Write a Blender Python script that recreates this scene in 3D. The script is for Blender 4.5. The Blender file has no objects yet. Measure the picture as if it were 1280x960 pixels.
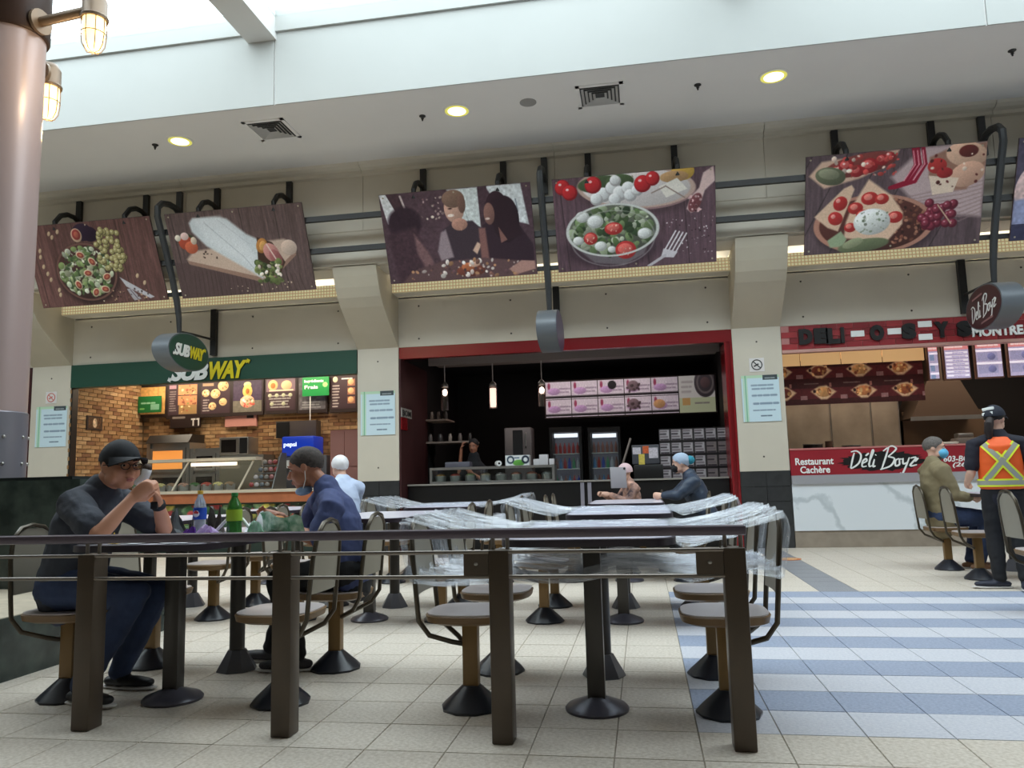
import bpy, bmesh, math, random
import numpy as np
from mathutils import Vector, Matrix, Euler

scene = bpy.context.scene
COL = scene.collection
PI = math.pi
rnd = random.Random(7)

# ------------------------------------------------------------------ camera
F_PX = 964.6
YAW, PITCH, ROLL = math.radians(9.454), math.radians(7.078), math.radians(-1.470)
CAM = Vector((0.0, 0.0, 1.1))
c_f = Vector((-math.sin(YAW) * math.cos(PITCH), math.cos(YAW) * math.cos(PITCH), math.sin(PITCH)))
_r0 = Vector((math.cos(YAW), math.sin(YAW), 0.0))
_u0 = _r0.cross(c_f)
c_r = _r0 * math.cos(ROLL) + _u0 * math.sin(ROLL)
c_u = -_r0 * math.sin(ROLL) + _u0 * math.cos(ROLL)
cam_data = bpy.data.cameras.new('camera')
cam_data.sensor_fit = 'HORIZONTAL'
cam_data.sensor_width = 36.0
cam_data.lens = 36.0 * F_PX / 1280.0
cam_data.clip_start = 0.02
cam = bpy.data.objects.new('camera', cam_data)
cam.matrix_world = Matrix(((c_r.x, c_u.x, -c_f.x, CAM.x), (c_r.y, c_u.y, -c_f.y, CAM.y),
                           (c_r.z, c_u.z, -c_f.z, CAM.z), (0, 0, 0, 1)))
COL.objects.link(cam)
scene.camera = cam

# ------------------------------------------------------------------ world, exposure, big lights
world = bpy.data.worlds.new('sky')
scene.world = world
world.use_nodes = True
bg = world.node_tree.nodes['Background']
bg.inputs[0].default_value = (0.90, 0.945, 1.0, 1)
bg.inputs[1].default_value = 6.3
scene.view_settings.view_transform = 'Standard'
scene.view_settings.look = 'None'
scene.view_settings.gamma = 1.0
scene.view_settings.use_curve_mapping = False
scene.view_settings.exposure = 0.0


def area_light(name, loc, size, power, color=(1, 1, 1), rot=(0, 0, 0), spread=PI):
    l = bpy.data.lights.new(name, 'AREA')
    l.shape = 'RECTANGLE'
    l.size, l.size_y = size
    l.energy = power
    l.color = color
    l.spread = spread
    o = bpy.data.objects.new(name, l)
    o.location = loc
    o.rotation_euler = rot
    COL.objects.link(o)
    return o


# sky portal in the roof opening: only guides the sampling of the daylight
pl = area_light('skylight_portal', (-2.0, 6.4, 7.28), (21.8, 4.7), 1.0)
pl.data.cycles.is_portal = True


# ------------------------------------------------------------------ helpers
def lin(c):
    c = c / 255.0
    return c / 12.92 if c <= 0.04045 else ((c + 0.055) / 1.055) ** 2.4


def rgb(c):
    if isinstance(c, str):
        c = c.lstrip('#')
        c = tuple(int(c[i:i + 2], 16) for i in (0, 2, 4))
    return (lin(c[0]), lin(c[1]), lin(c[2]), 1.0)


MATS = {}


def mat(name, col=(128, 128, 128), rough=0.6, metal=0.0, spec=0.5, var=0.0, vscale=6.0, bump=0.0, bscale=60.0,
        emit=None, estr=0.0, col2=None, c2scale=3.0, trans=0.0, alpha=1.0, attr=False, stretch=None, coat=0.0, sheen=0.0):
    if name in MATS:
        return MATS[name]
    m = bpy.data.materials.new(name)
    m.use_nodes = True
    nt = m.node_tree
    N, L = nt.nodes, nt.links
    b = N['Principled BSDF']
    b.inputs['Base Color'].default_value = rgb(col)
    b.inputs['Roughness'].default_value = rough
    b.inputs['Metallic'].default_value = metal
    b.inputs['Specular IOR Level'].default_value = spec
    b.inputs['Transmission Weight'].default_value = trans
    b.inputs['Alpha'].default_value = alpha
    b.inputs['Coat Weight'].default_value = coat
    b.inputs['Sheen Weight'].default_value = sheen
    if emit is not None:
        b.inputs['Emission Color'].default_value = rgb(emit)
        b.inputs['Emission Strength'].default_value = estr
    tc = N.new('ShaderNodeTexCoord')
    co = tc.outputs['Object']
    if stretch:
        mp = N.new('ShaderNodeMapping')
        mp.inputs['Scale'].default_value = stretch
        L.new(co, mp.inputs['Vector'])
        co = mp.outputs['Vector']
    if attr:
        a = N.new('ShaderNodeVertexColor')
        a.layer_name = 'Col'
        L.new(a.outputs['Color'], b.inputs['Base Color'])
        if estr:
            L.new(a.outputs['Color'], b.inputs['Emission Color'])
            b.inputs['Emission Strength'].default_value = estr
    elif var > 0 or col2 is not None:
        nz = N.new('ShaderNodeTexNoise')
        nz.inputs['Scale'].default_value = vscale if col2 is None else c2scale
        nz.inputs['Detail'].default_value = 6
        L.new(co, nz.inputs['Vector'])
        rp = N.new('ShaderNodeValToRGB')
        base = rgb(col)
        if col2 is None:
            rp.color_ramp.elements[0].color = tuple(max(0, x * (1 - var)) for x in base[:3]) + (1,)
            rp.color_ramp.elements[1].color = tuple(min(1, x * (1 + var)) for x in base[:3]) + (1,)
        else:
            rp.color_ramp.elements[0].color = base
            rp.color_ramp.elements[1].color = rgb(col2)
        rp.color_ramp.elements[0].position = 0.35
        rp.color_ramp.elements[1].position = 0.65
        L.new(nz.outputs['Fac'], rp.inputs['Fac'])
        L.new(rp.outputs['Color'], b.inputs['Base Color'])
    if bump > 0:
        nb = N.new('ShaderNodeTexNoise')
        nb.inputs['Scale'].default_value = bscale
        nb.inputs['Detail'].default_value = 4
        L.new(co, nb.inputs['Vector'])
        bp = N.new('ShaderNodeBump')
        bp.inputs['Strength'].default_value = bump
        bp.inputs['Distance'].default_value = 0.02
        L.new(nb.outputs['Fac'], bp.inputs['Height'])
        L.new(bp.outputs['Normal'], b.inputs['Normal'])
    MATS[name] = m
    return m


def glass_mat(name, tint=(255, 255, 255), gloss=0.12, rough=0.03):
    """thin pane: mostly clear, a little mirror"""
    if name in MATS:
        return MATS[name]
    m = bpy.data.materials.new(name)
    m.use_nodes = True
    nt = m.node_tree
    nt.nodes.clear()
    out = nt.nodes.new('ShaderNodeOutputMaterial')
    mx = nt.nodes.new('ShaderNodeMixShader')
    tr = nt.nodes.new('ShaderNodeBsdfTransparent')
    gl = nt.nodes.new('ShaderNodeBsdfGlossy')
    tr.inputs[0].default_value = rgb(tint)
    gl.inputs['Roughness'].default_value = rough
    mx.inputs[0].default_value = gloss
    nt.links.new(tr.outputs[0], mx.inputs[1])
    nt.links.new(gl.outputs[0], mx.inputs[2])
    nt.links.new(mx.outputs[0], out.inputs[0])
    MATS[name] = m
    return m


class MB:
    """collects geometry for ONE mesh"""

    def __init__(s):
        s.v, s.f, s.m = [], [], []

    def add(s, vs, fs, mi=0, M=None):
        o = len(s.v)
        if M is not None:
            vs = [M @ Vector(v) for v in vs]
        s.v.extend([tuple(v) for v in vs])
        for f in fs:
            s.f.append(tuple(i + o for i in f))
            s.m.append(mi)
        return s

    def box(s, x0, x1, y0, y1, z0, z1, mi=0, M=None):
        vs = [(x0, y0, z0), (x1, y0, z0), (x1, y1, z0), (x0, y1, z0), (x0, y0, z1), (x1, y0, z1), (x1, y1, z1), (x0, y1, z1)]
        fs = [(3, 2, 1, 0), (4, 5, 6, 7), (0, 1, 5, 4), (1, 2, 6, 5), (2, 3, 7, 6), (3, 0, 4, 7)]
        return s.add(vs, fs, mi, M)

    def cbox(s, x0, x1, y0, y1, z0, z1, c=0.01, mi=0, M=None):
        """box with chamfered edges"""
        bm = bmesh.new()
        bmesh.ops.create_cube(bm, size=1)
        for v in bm.verts:
            v.co = Vector(((x0 + x1) / 2 + v.co.x * (x1 - x0), (y0 + y1) / 2 + v.co.y * (y1 - y0), (z0 + z1) / 2 + v.co.z * (z1 - z0)))
        bmesh.ops.bevel(bm, geom=bm.edges[:], offset=c, segments=2, affect='EDGES', profile=0.5)
        bm.verts.index_update()
        s.add([v.co.copy() for v in bm.verts], [[v.index for v in f.verts] for f in bm.faces], mi, M)
        bm.free()
        return s

    def prism(s, poly, fn, a, b, mi=0, M=None):
        """poly: 2-D outline, fn(p,q,t) -> xyz, from t=a to t=b"""
        n = len(poly)
        vs = [fn(p, q, a) for p, q in poly] + [fn(p, q, b) for p, q in poly]
        fs = [tuple(range(n))[::-1], tuple(range(n, 2 * n))] + [(i, (i + 1) % n, n + (i + 1) % n, n + i) for i in range(n)]
        return s.add(vs, fs, mi, M)

    def lathe(s, prof, c=(0, 0, 0), seg=24, mi=0, M=None, sx=1.0, sy=1.0):
        """prof [(r,z)] bottom to top about a vertical axis"""
        vs, fs = [], []
        for r, z in prof:
            for k in range(seg):
                a = 2 * PI * k / seg
                vs.append((c[0] + r * sx * math.cos(a), c[1] + r * sy * math.sin(a), c[2] + z))
        for j in range(len(prof) - 1):
            for k in range(seg):
                k2 = (k + 1) % seg
                fs.append((j * seg + k, j * seg + k2, (j + 1) * seg + k2, (j + 1) * seg + k))
        fs.append(tuple(range(seg))[::-1])
        fs.append(tuple((len(prof) - 1) * seg + k for k in range(seg)))
        return s.add(vs, fs, mi, M)

    def tube(s, pts, rad, seg=10, closed=False, mi=0, M=None, round_ends=False, flat=None):
        """round bar through pts; rad number or list; flat=(ref vector, factor) squashes along ref"""
        P = [Vector(p) for p in pts]
        n = len(P)
        R = list(rad) if hasattr(rad, '__len__') else [rad] * n
        if round_ends and not closed:
            d0 = (P[0] - P[1]).normalized()
            d1 = (P[-1] - P[-2]).normalized()
            pre, prr, post, por = [], [], [], []
            for a in (75, 45, 20):
                t = math.radians(a)
                pre.append(P[0] + d0 * R[0] * math.sin(t)); prr.append(R[0] * math.cos(t))
                post.insert(0, P[-1] + d1 * R[-1] * math.sin(t)); por.insert(0, R[-1] * math.cos(t))
            P, R = pre + P + post, prr + R + por
            n = len(P)
        vs, fs = [], []
        up = None
        for i in range(n):
            a = P[(i - 1) % n] if (closed or i > 0) else P[i]
            b = P[(i + 1) % n] if (closed or i < n - 1) else P[i]
            d = (b - a)
            d = d.normalized() if d.length > 1e-9 else Vector((0, 0, 1))
            if up is None:
                ref = Vector((0, 0, 1)) if abs(d.z) < 0.9 else Vector((1, 0, 0))
                if flat:
                    ref = Vector(flat[0])
                up = (ref - d * ref.dot(d)).normalized()
            else:
                up = (up - d * up.dot(d)).normalized()
            sd = d.cross(up)
            fl = flat[1] if flat else 1.0
            for k in range(seg):
                t = 2 * PI * k / seg
                vs.append(P[i] + (up * math.cos(t) * fl + sd * math.sin(t)) * R[i])
        m = n if closed else n - 1
        for i in range(m):
            for k in range(seg):
                i2, k2 = (i + 1) % n, (k + 1) % seg
                fs.append((i * seg + k, i * seg + k2, i2 * seg + k2, i2 * seg + k))
        if not closed:
            fs.append(tuple(range(seg))[::-1])
            fs.append(tuple((n - 1) * seg + k for k in range(seg)))
        return s.add(vs, fs, mi, M)

    def ell(s, c, r, mi=0, M=None, seg=16, rings=10, R=None):
        vs, fs = [], []
        c = Vector(c)
        for j in range(rings + 1):
            t = PI * j / rings
            for k in range(seg):
                a = 2 * PI * k / seg
                p = Vector((r[0] * math.sin(t) * math.cos(a), r[1] * math.sin(t) * math.sin(a), -r[2] * math.cos(t)))
                if R is not None:
                    p = R @ p
                vs.append(c + p)
        for j in range(rings):
            for k in range(seg):
                k2 = (k + 1) % seg
                fs.append((j * seg + k, j * seg + k2, (j + 1) * seg + k2, (j + 1) * seg + k))
        return s.add(vs, fs, mi, M)

    def grid(s, fn, nu, nv, mi=0, closed_u=False):
        vs = [fn(i / nu, j / nv) for j in range(nv + 1) for i in range(nu + (0 if closed_u else 1))]
        w = nu if closed_u else nu + 1
        fs = []
        for j in range(nv):
            for i in range(nu):
                i2 = (i + 1) % w
                fs.append((j * w + i, j * w + i2, (j + 1) * w + i2, (j + 1) * w + i))
        return s.add(vs, fs, mi)


def obj(name, mb, mats, parent=None, label=None, cat=None, group=None, kind=None, world_co=False, smooth=True, me=None, loc=None, rot=None):
    if me is None:
        vs = mb.v
        if world_co and parent is not None:
            p = parent.matrix_basis.inverted()
            vs = [tuple(p @ Vector(v)) for v in vs]
        me = bpy.data.meshes.new(name)
        me.from_pydata(vs, [], mb.f)
        for m in (mats if isinstance(mats, (list, tuple)) else [mats]):
            me.materials.append(m)
        if any(mb.m):
            me.polygons.foreach_set('material_index', mb.m)
        if smooth:
            me.shade_smooth()
            me.set_sharp_from_angle(angle=math.radians(38))
        me.update()
    o = bpy.data.objects.new(name, me)
    COL.objects.link(o)
    if parent is not None:
        o.parent = parent
    if loc is not None:
        o.location = loc
    if rot is not None:
        o.rotation_euler = rot
    tag(o, label, cat, group, kind)
    return o


def tag(o, label=None, cat=None, group=None, kind=None):
    if label: o['label'] = label
    if cat: o['category'] = cat
    if group: o['group'] = group
    if kind: o['kind'] = kind
    return o


def thing(name, label, cat, loc=(0, 0, 0), rz=0.0, group=None):
    o = bpy.data.objects.new(name, None)
    o.empty_display_size = 0.1
    COL.objects.link(o)
    o.location = loc
    o.rotation_euler = (0, 0, rz)
    return tag(o, label, cat, group)


def dup(root, loc, rz=0.0, label=None, group=None, skip=()):
    def cp(o, par):
        c = o.copy()
        COL.objects.link(c)
        c.parent = par
        for ch in kids.get(o.name, []):
            if ch.name.split('.')[0] not in skip:
                cp(ch, c)
        return c
    kids = {}
    for x in bpy.data.objects:
        if x.parent is not None:
            kids.setdefault(x.parent.name, []).append(x)
    r = cp(root, None)
    r.location = loc
    r.rotation_euler = (0, 0, rz)
    if label: r['label'] = label
    if group: r['group'] = group
    return r


def text_geo(body, size, extrude=0.004, bold=0.0, shear=0.0, align='CENTER', M=None, spacing=1.0):
    """lettering as mesh data (verts, faces), in the xy plane; M places it"""
    cu = bpy.data.curves.new('lettering', 'FONT')
    cu.body = body
    cu.size = size
    cu.extrude = extrude
    cu.offset = bold
    cu.shear = shear
    cu.align_x = align
    cu.align_y = 'CENTER'
    cu.space_character = spacing
    cu.resolution_u = 3
    o = bpy.data.objects.new('lettering', cu)
    me = bpy.data.meshes.new_from_object(o)
    vs = [v.co.copy() for v in me.vertices]
    fs = [tuple(p.vertices) for p in me.polygons]
    bpy.data.objects.remove(o)
    bpy.data.curves.remove(cu)
    bpy.data.meshes.remove(me)
    if M is not None:
        vs = [M @ v for v in vs]
    return vs, fs


def front(x, y, z, yaw=0.0):
    """frame for something that faces the camera side (-Y): local x right, local y up, local z towards -Y"""
    return Matrix.Translation((x, y, z)) @ Matrix.Rotation(yaw, 4, 'Z') @ Matrix.Rotation(PI / 2, 4, 'X')


def lettering(name, body, size, M, m, parent, extrude=0.004, bold=0.0, shear=0.0, align='CENTER', spacing=1.0, label=None):
    mb = MB()
    vs, fs = text_geo(body, size, extrude, bold, shear, align, M, spacing)
    mb.add(vs, fs)
    return obj(name, mb, m, parent, label, world_co=True, smooth=False)


def strokes(mb, lines, width, M, thick=0.004, mi=0):
    """hand-lettered brush strokes given as polylines in a plane"""
    for pts in lines:
        # Catmull-Rom resample
        q = [Vector((p[0], p[1], 0)) for p in pts]
        out = []
        for i in range(len(q) - 1):
            a, b, c, d = q[max(i - 1, 0)], q[i], q[i + 1], q[min(i + 2, len(q) - 1)]
            for k in range(5):
                t = k / 5
                out.append(0.5 * ((2 * b) + (c - a) * t + (2 * a - 5 * b + 4 * c - d) * t * t + (3 * b - a - 3 * c + d) * t ** 3))
        out.append(q[-1])
        n = len(out)
        ws = [width * (0.55 + 0.45 * math.sin(PI * min(1, (i + 0.6) / n))) for i in range(n)]
        mb.tube(out, ws, seg=6, mi=mi, M=M, flat=((0, 0, 1), thick / width))


# ------------------------------------------------------------------ painted flat prints (vertex colours)
class Canvas:
    def __init__(s, w, h, base):
        s.w, s.h = w, h
        s.a = np.zeros((h, w, 3)) + np.array(base, float)
        s.X, s.Y = np.meshgrid(np.arange(w) + 0.5, np.arange(h) + 0.5)
        s.rs = np.random.RandomState(w * 31 + h)

    def blend(s, mask, col):
        mask = np.clip(mask, 0, 1)[..., None]
        s.a = s.a * (1 - mask) + np.array(col, float) * mask

    def ell(s, cx, cy, rx, ry, col, ang=0.0, soft=1.0, k=1.0):
        c, n = math.cos(ang), math.sin(ang)
        dx, dy = s.X - cx, s.Y - cy
        u, v = (dx * c + dy * n) / rx, (-dx * n + dy * c) / ry
        d = (1 - np.sqrt(u * u + v * v)) * min(rx, ry) / soft + 0.5
        col = np.array(col, float)
        if min(rx, ry) > 2.2 and soft < 3:          # rounded look of the printed food
            sh = 1 - 0.17 * np.clip((dx / rx + 1.3 * dy / ry) * 0.62, -1, 1)
            col = np.clip(col * sh[..., None], 0, 255)
        s.blend(np.clip(d, 0, 1) * k, col)

    def ring(s, cx, cy, rx, ry, wd, col, ang=0.0, k=1.0):
        c, n = math.cos(ang), math.sin(ang)
        dx, dy = s.X - cx, s.Y - cy
        u, v = (dx * c + dy * n) / rx, (-dx * n + dy * c) / ry
        d = np.abs(1 - np.sqrt(u * u + v * v)) * min(rx, ry)
        s.blend(np.clip(wd - d + 0.5, 0, 1) * k, col)

    def poly(s, pts, col, k=1.0, soft=1.0):
        inside = np.zeros((s.h, s.w), bool)
        dist = np.full((s.h, s.w), 1e9)
        n = len(pts)
        for i in range(n):
            (x0, y0), (x1, y1) = pts[i], pts[(i + 1) % n]
            cond = ((y0 > s.Y) != (y1 > s.Y))
            xs = (x1 - x0) * (s.Y - y0) / ((y1 - y0) if y1 != y0 else 1e-9) + x0
            inside ^= cond & (s.X < xs)
            ex, ey = x1 - x0, y1 - y0
            t = np.clip(((s.X - x0) * ex + (s.Y - y0) * ey) / (ex * ex + ey * ey + 1e-9), 0, 1)
            dist = np.minimum(dist, np.hypot(s.X - x0 - t * ex, s.Y - y0 - t * ey))
        sd = np.where(inside, dist, -dist)
        s.blend(np.clip(sd / soft + 0.5, 0, 1) * k, col)

    def line(s, pts, wd, col, k=1.0):
        for (x0, y0), (x1, y1) in zip(pts[:-1], pts[1:]):
            ex, ey = x1 - x0, y1 - y0
            t = np.clip(((s.X - x0) * ex + (s.Y - y0) * ey) / (ex * ex + ey * ey + 1e-9), 0, 1)
            d = np.hypot(s.X - x0 - t * ex, s.Y - y0 - t * ey)
            s.blend(np.clip(wd / 2 - d + 0.5, 0, 1) * k, col)

    def rect(s, x0, y0, x1, y1, col, k=1.0):
        s.poly([(x0, y0), (x1, y0), (x1, y1), (x0, y1)], col, k)

    def noise(s, amp, cell=1, stretch=(1, 1)):
        h, w = int(s.h / (cell * stretch[1])) + 2, int(s.w / (cell * stretch[0])) + 2
        g = s.rs.randn(h, w)
        yy = np.clip(s.Y / s.h * (h - 1.01), 0, h - 1.01)
        xx = np.clip(s.X / s.w * (w - 1.01), 0, w - 1.01)
        y0, x0 = yy.astype(int), xx.astype(int)
        fy, fx = yy - y0, xx - x0
        n = (g[y0, x0] * (1 - fy) * (1 - fx) + g[y0 + 1, x0] * fy * (1 - fx) + g[y0, x0 + 1] * (1 - fy) * fx + g[y0 + 1, x0 + 1] * fy * fx)
        s.a = np.clip(s.a * (1 + amp * n[..., None]), 0, 255)

    def scatter(s, n, box, r, cols, ar=0.6, within=None):
        for _ in range(n):
            x = box[0] + s.rs.rand() * (box[2] - box[0])
            y = box[1] + s.rs.rand() * (box[3] - box[1])
            if within:
                cx, cy, rx, ry = within
                if ((x - cx) / rx) ** 2 + ((y - cy) / ry) ** 2 > 1:
                    continue
            rr = r[0] + s.rs.rand() * (r[1] - r[0])
            c = np.array(cols[s.rs.randint(len(cols))], float) * (0.8 + 0.4 * s.rs.rand())
            s.ell(x, y, rr, rr * (ar + (1 - ar) * s.rs.rand()), c, s.rs.rand() * PI)

    def words(s, x0, y0, x1, y1, rows, col, k=0.8, h=0.45):
        """unreadably small print: broken dashes"""
        ph = (y1 - y0) / rows
        for r in range(rows):
            y = y0 + (r + 0.5) * ph
            x = x0 + s.rs.rand() * (x1 - x0) * 0.1
            end = x1 - s.rs.rand() * (x1 - x0) * 0.25
            while x < end:
                ln = min(ph * (0.8 + 2.2 * s.rs.rand()), end - x)
                s.line([(x, y), (x + ln, y)], ph * h, col, k)
                x += ln + ph * 0.5

    def build(s, name, width, height, m, parent, M, label=None):
        """a flat print width x height metres in the xy plane of M, centred"""
        w, h = s.w, s.h
        xs = (np.arange(w + 1) / w - 0.5) * width
        ys = (0.5 - np.arange(h + 1) / h) * height
        gx, gy = np.meshgrid(xs, ys)
        co = np.stack([gx, gy, np.zeros_like(gx)], -1).reshape(-1, 3)
        Mn = np.array((parent.matrix_basis.inverted() if parent else Matrix()) @ M)
        co = co @ Mn[:3, :3].T + Mn[:3, 3]
        j, i = np.meshgrid(np.arange(h), np.arange(w), indexing='ij')
        a = (j * (w + 1) + i).ravel()
        quads = np.stack([a, a + w + 1, a + w + 2, a + 1], -1)
        me = bpy.data.meshes.new(name)
        nf = len(quads)
        me.vertices.add(len(co))
        me.vertices.foreach_set('co', co.ravel())
        me.loops.add(nf * 4)
        me.loops.foreach_set('vertex_index', quads.ravel().astype(np.int32))
        me.polygons.add(nf)
        me.polygons.foreach_set('loop_start', np.arange(0, nf * 4, 4, dtype=np.int32))
        me.update(calc_edges=True)
        c = np.clip(s.a, 0, 255) / 255.0
        c = np.where(c <= 0.04045, c / 12.92, ((c + 0.055) / 1.055) ** 2.4)
        cc = np.concatenate([c, np.ones((h, w, 1))], -1).reshape(-1, 4)
        lay = me.color_attributes.new('Col', 'FLOAT_COLOR', 'CORNER')
        lay.data.foreach_set('color', np.repeat(cc, 4, axis=0).ravel())
        me.materials.append(m)
        o = bpy.data.objects.new(name, me)
        COL.objects.link(o)
        o.parent = parent
        if label: o['label'] = label
        return o


PRINT = mat('print_matte', attr=True, rough=0.45, spec=0.3)
PRINT_LIT = mat('print_backlit', attr=True, rough=0.4, spec=0.3, estr=0.55)
PRINT_DIM = mat('print_backlit_dim', attr=True, rough=0.4, spec=0.3, estr=0.12)


def ray(px, py):
    return c_f + c_r * ((px - 640) / F_PX) - c_u * ((py - 480) / F_PX)


def at_y(px, py, Y):
    d = ray(px, py)
    return CAM + d * (Y / d.y)


def at_x(px, py, X):
    d = ray(px, py)
    return CAM + d * (X / d.x)


def on_z(px, py, z=0.0):
    d = ray(px, py)
    return CAM + d * ((z - CAM.z) / d.z)
# ================================================================== SETTING
W = 12.1                                   # plane of the stall fronts
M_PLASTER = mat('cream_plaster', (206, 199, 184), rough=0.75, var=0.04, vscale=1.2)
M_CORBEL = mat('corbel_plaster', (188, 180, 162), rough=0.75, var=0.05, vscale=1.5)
M_WHITE = mat('white_paint', (166, 168, 165), rough=0.8, var=0.02, vscale=0.8)
M_SOFFIT = mat('soffit_paint', (224, 222, 219), rough=0.8, var=0.025, vscale=0.7)
M_RIVET = mat('rivet', (70, 64, 56), rough=0.5)
M_BLACK = mat('black_steel', (26, 25, 25), rough=0.45, var=0.1)
M_DARKTILE = mat('charcoal_tile', (52, 53, 54), rough=0.3, var=0.12, vscale=9)
M_GROUT = mat('grout', (158, 148, 134), rough=0.9)

# ---- floor: slab with single tiles
T = 0.345
TX0, TY0 = 0.18, 3.57
mb = MB().box(-17, 12, -8, 19, -0.2, -0.006)
floor = obj('floor', mb, M_GROUT, kind='structure', smooth=False)
t_beige = mat('beige_terrazzo', (224, 215, 203), rough=0.42, spec=0.45, col2=(199, 188, 173), c2scale=55, bump=0.12, bscale=160)
t_blue = mat('blue_terrazzo', (164, 174, 194), rough=0.42, spec=0.45, col2=(140, 151, 174), c2scale=60, bump=0.12, bscale=160)
t_pale = mat('pale_terrazzo', (212, 213, 220), rough=0.42, spec=0.45, col2=(194, 196, 206), c2scale=60, bump=0.12, bscale=160)
t_grey = mat('grey_terrazzo', (150, 152, 158), rough=0.42, spec=0.45, col2=(132, 134, 140), c2scale=60, bump=0.12, bscale=160)
TILE_MATS = [t_beige, t_blue, t_pale, t_grey]


def tile_kind(x, y):
    if x > TX0 and TY0 < y < TY0 + 12 * T:
        r = int((y - TY0) / T)
        return 1 if r % 2 == 1 else 2
    if TX0 + 4 * T < x < TX0 + 5 * T and y > TY0 + 12 * T:
        return 3
    return 0


def tile_mb(x, y, lift=0.0):
    g, c = 0.0016, 0.0018
    a = MB()
    x0, x1, y0, y1, z = x - T / 2 + g, x + T / 2 - g, y - T / 2 + g, y + T / 2 - g, lift
    a.add([(x0, y0, -0.008), (x1, y0, -0.008), (x1, y1, -0.008), (x0, y1, -0.008),
           (x0 + c, y0 + c, z), (x1 - c, y0 + c, z), (x1 - c, y1 - c, z), (x0 + c, y1 - c, z)],
          [(4, 5, 6, 7), (0, 1, 5, 4), (1, 2, 6, 5), (2, 3, 7, 6), (3, 0, 4, 7)])
    return a


tile_me = []
for k in range(4):
    me = bpy.data.meshes.new('floor_tile')
    a = tile_mb(0, 0)
    me.from_pydata(a.v, [], a.f)
    me.materials.append(TILE_MATS[k])
    tile_me.append(me)
cells = []
for i in range(-46, 34):
    for j in range(-20, 25):
        x, y = TX0 + (i + 0.5) * T, TY0 + (j + 0.5) * T
        if y > W + 0.2:
            continue
        d = Vector((x, y, 0)) - CAM
        zc = d.dot(c_f)
        vis = False
        if zc > 0.3:
            px, py = 640 + F_PX * d.dot(c_r) / zc, 480 - F_PX * d.dot(c_u) / zc
            vis = -20 < px < 1300 and py < 985
            if x < -3.75 and y < 7:
                vis = False
        cells.append((0 if vis else 1, zc if vis else 0, x, y))
cells.sort()
rest = MB()
for n, (hid, zc, x, y) in enumerate(cells):
    k = tile_kind(x, y)
    if n < 300 and not hid:
        obj('tile', None, None, floor, me=tile_me[k], loc=(x, y, rnd.uniform(-0.0006, 0.0006)))
    else:
        a = tile_mb(x, y)
        rest.add(a.v, a.f, k)
obj('floor_tiles', rest, TILE_MATS, floor, kind='stuff', smooth=False)

# ---- roof: skylight, light-well fascia, soffit
EDGE = 8.86
ZS, ZT = 6.0, 6.99
mb = MB().box(-17, 12, EDGE, 11.6, ZS, ZS + 0.12)
mb.box(-17, 12, EDGE, EDGE + 0.12, ZS + 0.12, ZT + 0.35)
ceiling = obj('ceiling', mb, M_SOFFIT, kind='structure', smooth=False)
mb = MB()
for x0, x1 in ((-17, -13.01), (-12.99, -4.51), (-4.49, 3.99), (4.01, 12)):
    mb.box(x0, x1, EDGE - 0.02, EDGE, ZS - 0.001, ZT)
obj('trim_1', mb, M_WHITE, kind='structure', smooth=False)
NEAR = 4.1
mb = MB().box(-17, 12, -8, NEAR, ZT - 0.2, ZT + 0.2)
mb.box(-17, -13, NEAR, EDGE, ZT, ZT + 0.3).box(9, 12, NEAR, EDGE, ZT, ZT + 0.3)
obj('ceiling_2', mb, M_SOFFIT, kind='structure', smooth=False)
win = obj('window_1', MB().box(-13, 9, EDGE - 0.06, EDGE + 0.1, ZT + 0.0, ZT + 0.3), M_WHITE, kind='structure', smooth=False)
for x in (-10.7, -4.68, 1.34, 7.36):
    obj('roof_beam', MB().box(x - 0.2, x + 0.2, NEAR - 0.2, EDGE - 0.01, ZT - 0.1, ZT + 0.3), mat('beam_paint', (200, 199, 196), rough=0.8), win, smooth=False)
GLASS = glass_mat('clear_glass', (245, 250, 250), 0.06)
for x0, x1 in ((-13, -10.9), (-10.5, -4.88), (-4.48, 1.14), (1.54, 7.16), (7.56, 9)):
    obj('pane', MB().box(x0, x1, NEAR, EDGE - 0.06, ZT + 0.2, ZT + 0.21), GLASS, win, smooth=False)

# ---- far walls of the hall, outside the frame
M_HALL = mat('hall_wall', (150, 145, 136), rough=0.85)
obj('wall_left', MB().box(-17.2, -17, -8, 19, 0, 7.2), M_HALL, kind='structure', smooth=False)
obj('wall_right', MB().box(12, 12.2, -8, 19, 0, 7.2), M_HALL, kind='structure', smooth=False)
obj('wall_rear', MB().box(-17.2, 12.2, -8.2, -8, 0, 7.2), M_HALL, kind='structure', smooth=False)

# ---- stepped upper wall, cornice, light recess
prof = [(11.6, 6.0), (10.78, 6.0), (10.80, 5.96), (10.86, 5.93), (10.93, 5.915), (10.93, 5.86), (11.0, 5.85), (11.0, 4.985), (11.055, 4.955), (11.055, 4.575),
        (11.10, 4.55), (11.10, 4.42), (11.6, 4.42)]
mb = MB()
seams = [-17.0] + [x for x in (-16.1, -13.1, -10.1, -7.1, -4.1, -1.1, 1.9, 4.9, 7.9, 10.9)] + [12.0]
for a, b in zip(seams[:-1], seams[1:]):
    mb.prism(prof[::-1], lambda p, q, t: (t, p, q), a + 0.004, b - 0.004)
mb.box(-17, 12, 11.02, 11.6, 4.45, 5.9)
obj('wall_back', mb, M_PLASTER, kind='structure', smooth=False)
M_RECW = mat('recess_white', (232, 230, 222), rough=.8)
obj('ceiling_3', MB().box(-17, 12, 11.6, 12.12, 5.2, 5.3), M_RECW, kind='structure', smooth=False)
mb = MB().box(-17, 12, 12.12, 12.3, 4.14, 5.6)
obj('wall_recess', mb, M_RECW, kind='structure', smooth=False)

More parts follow.
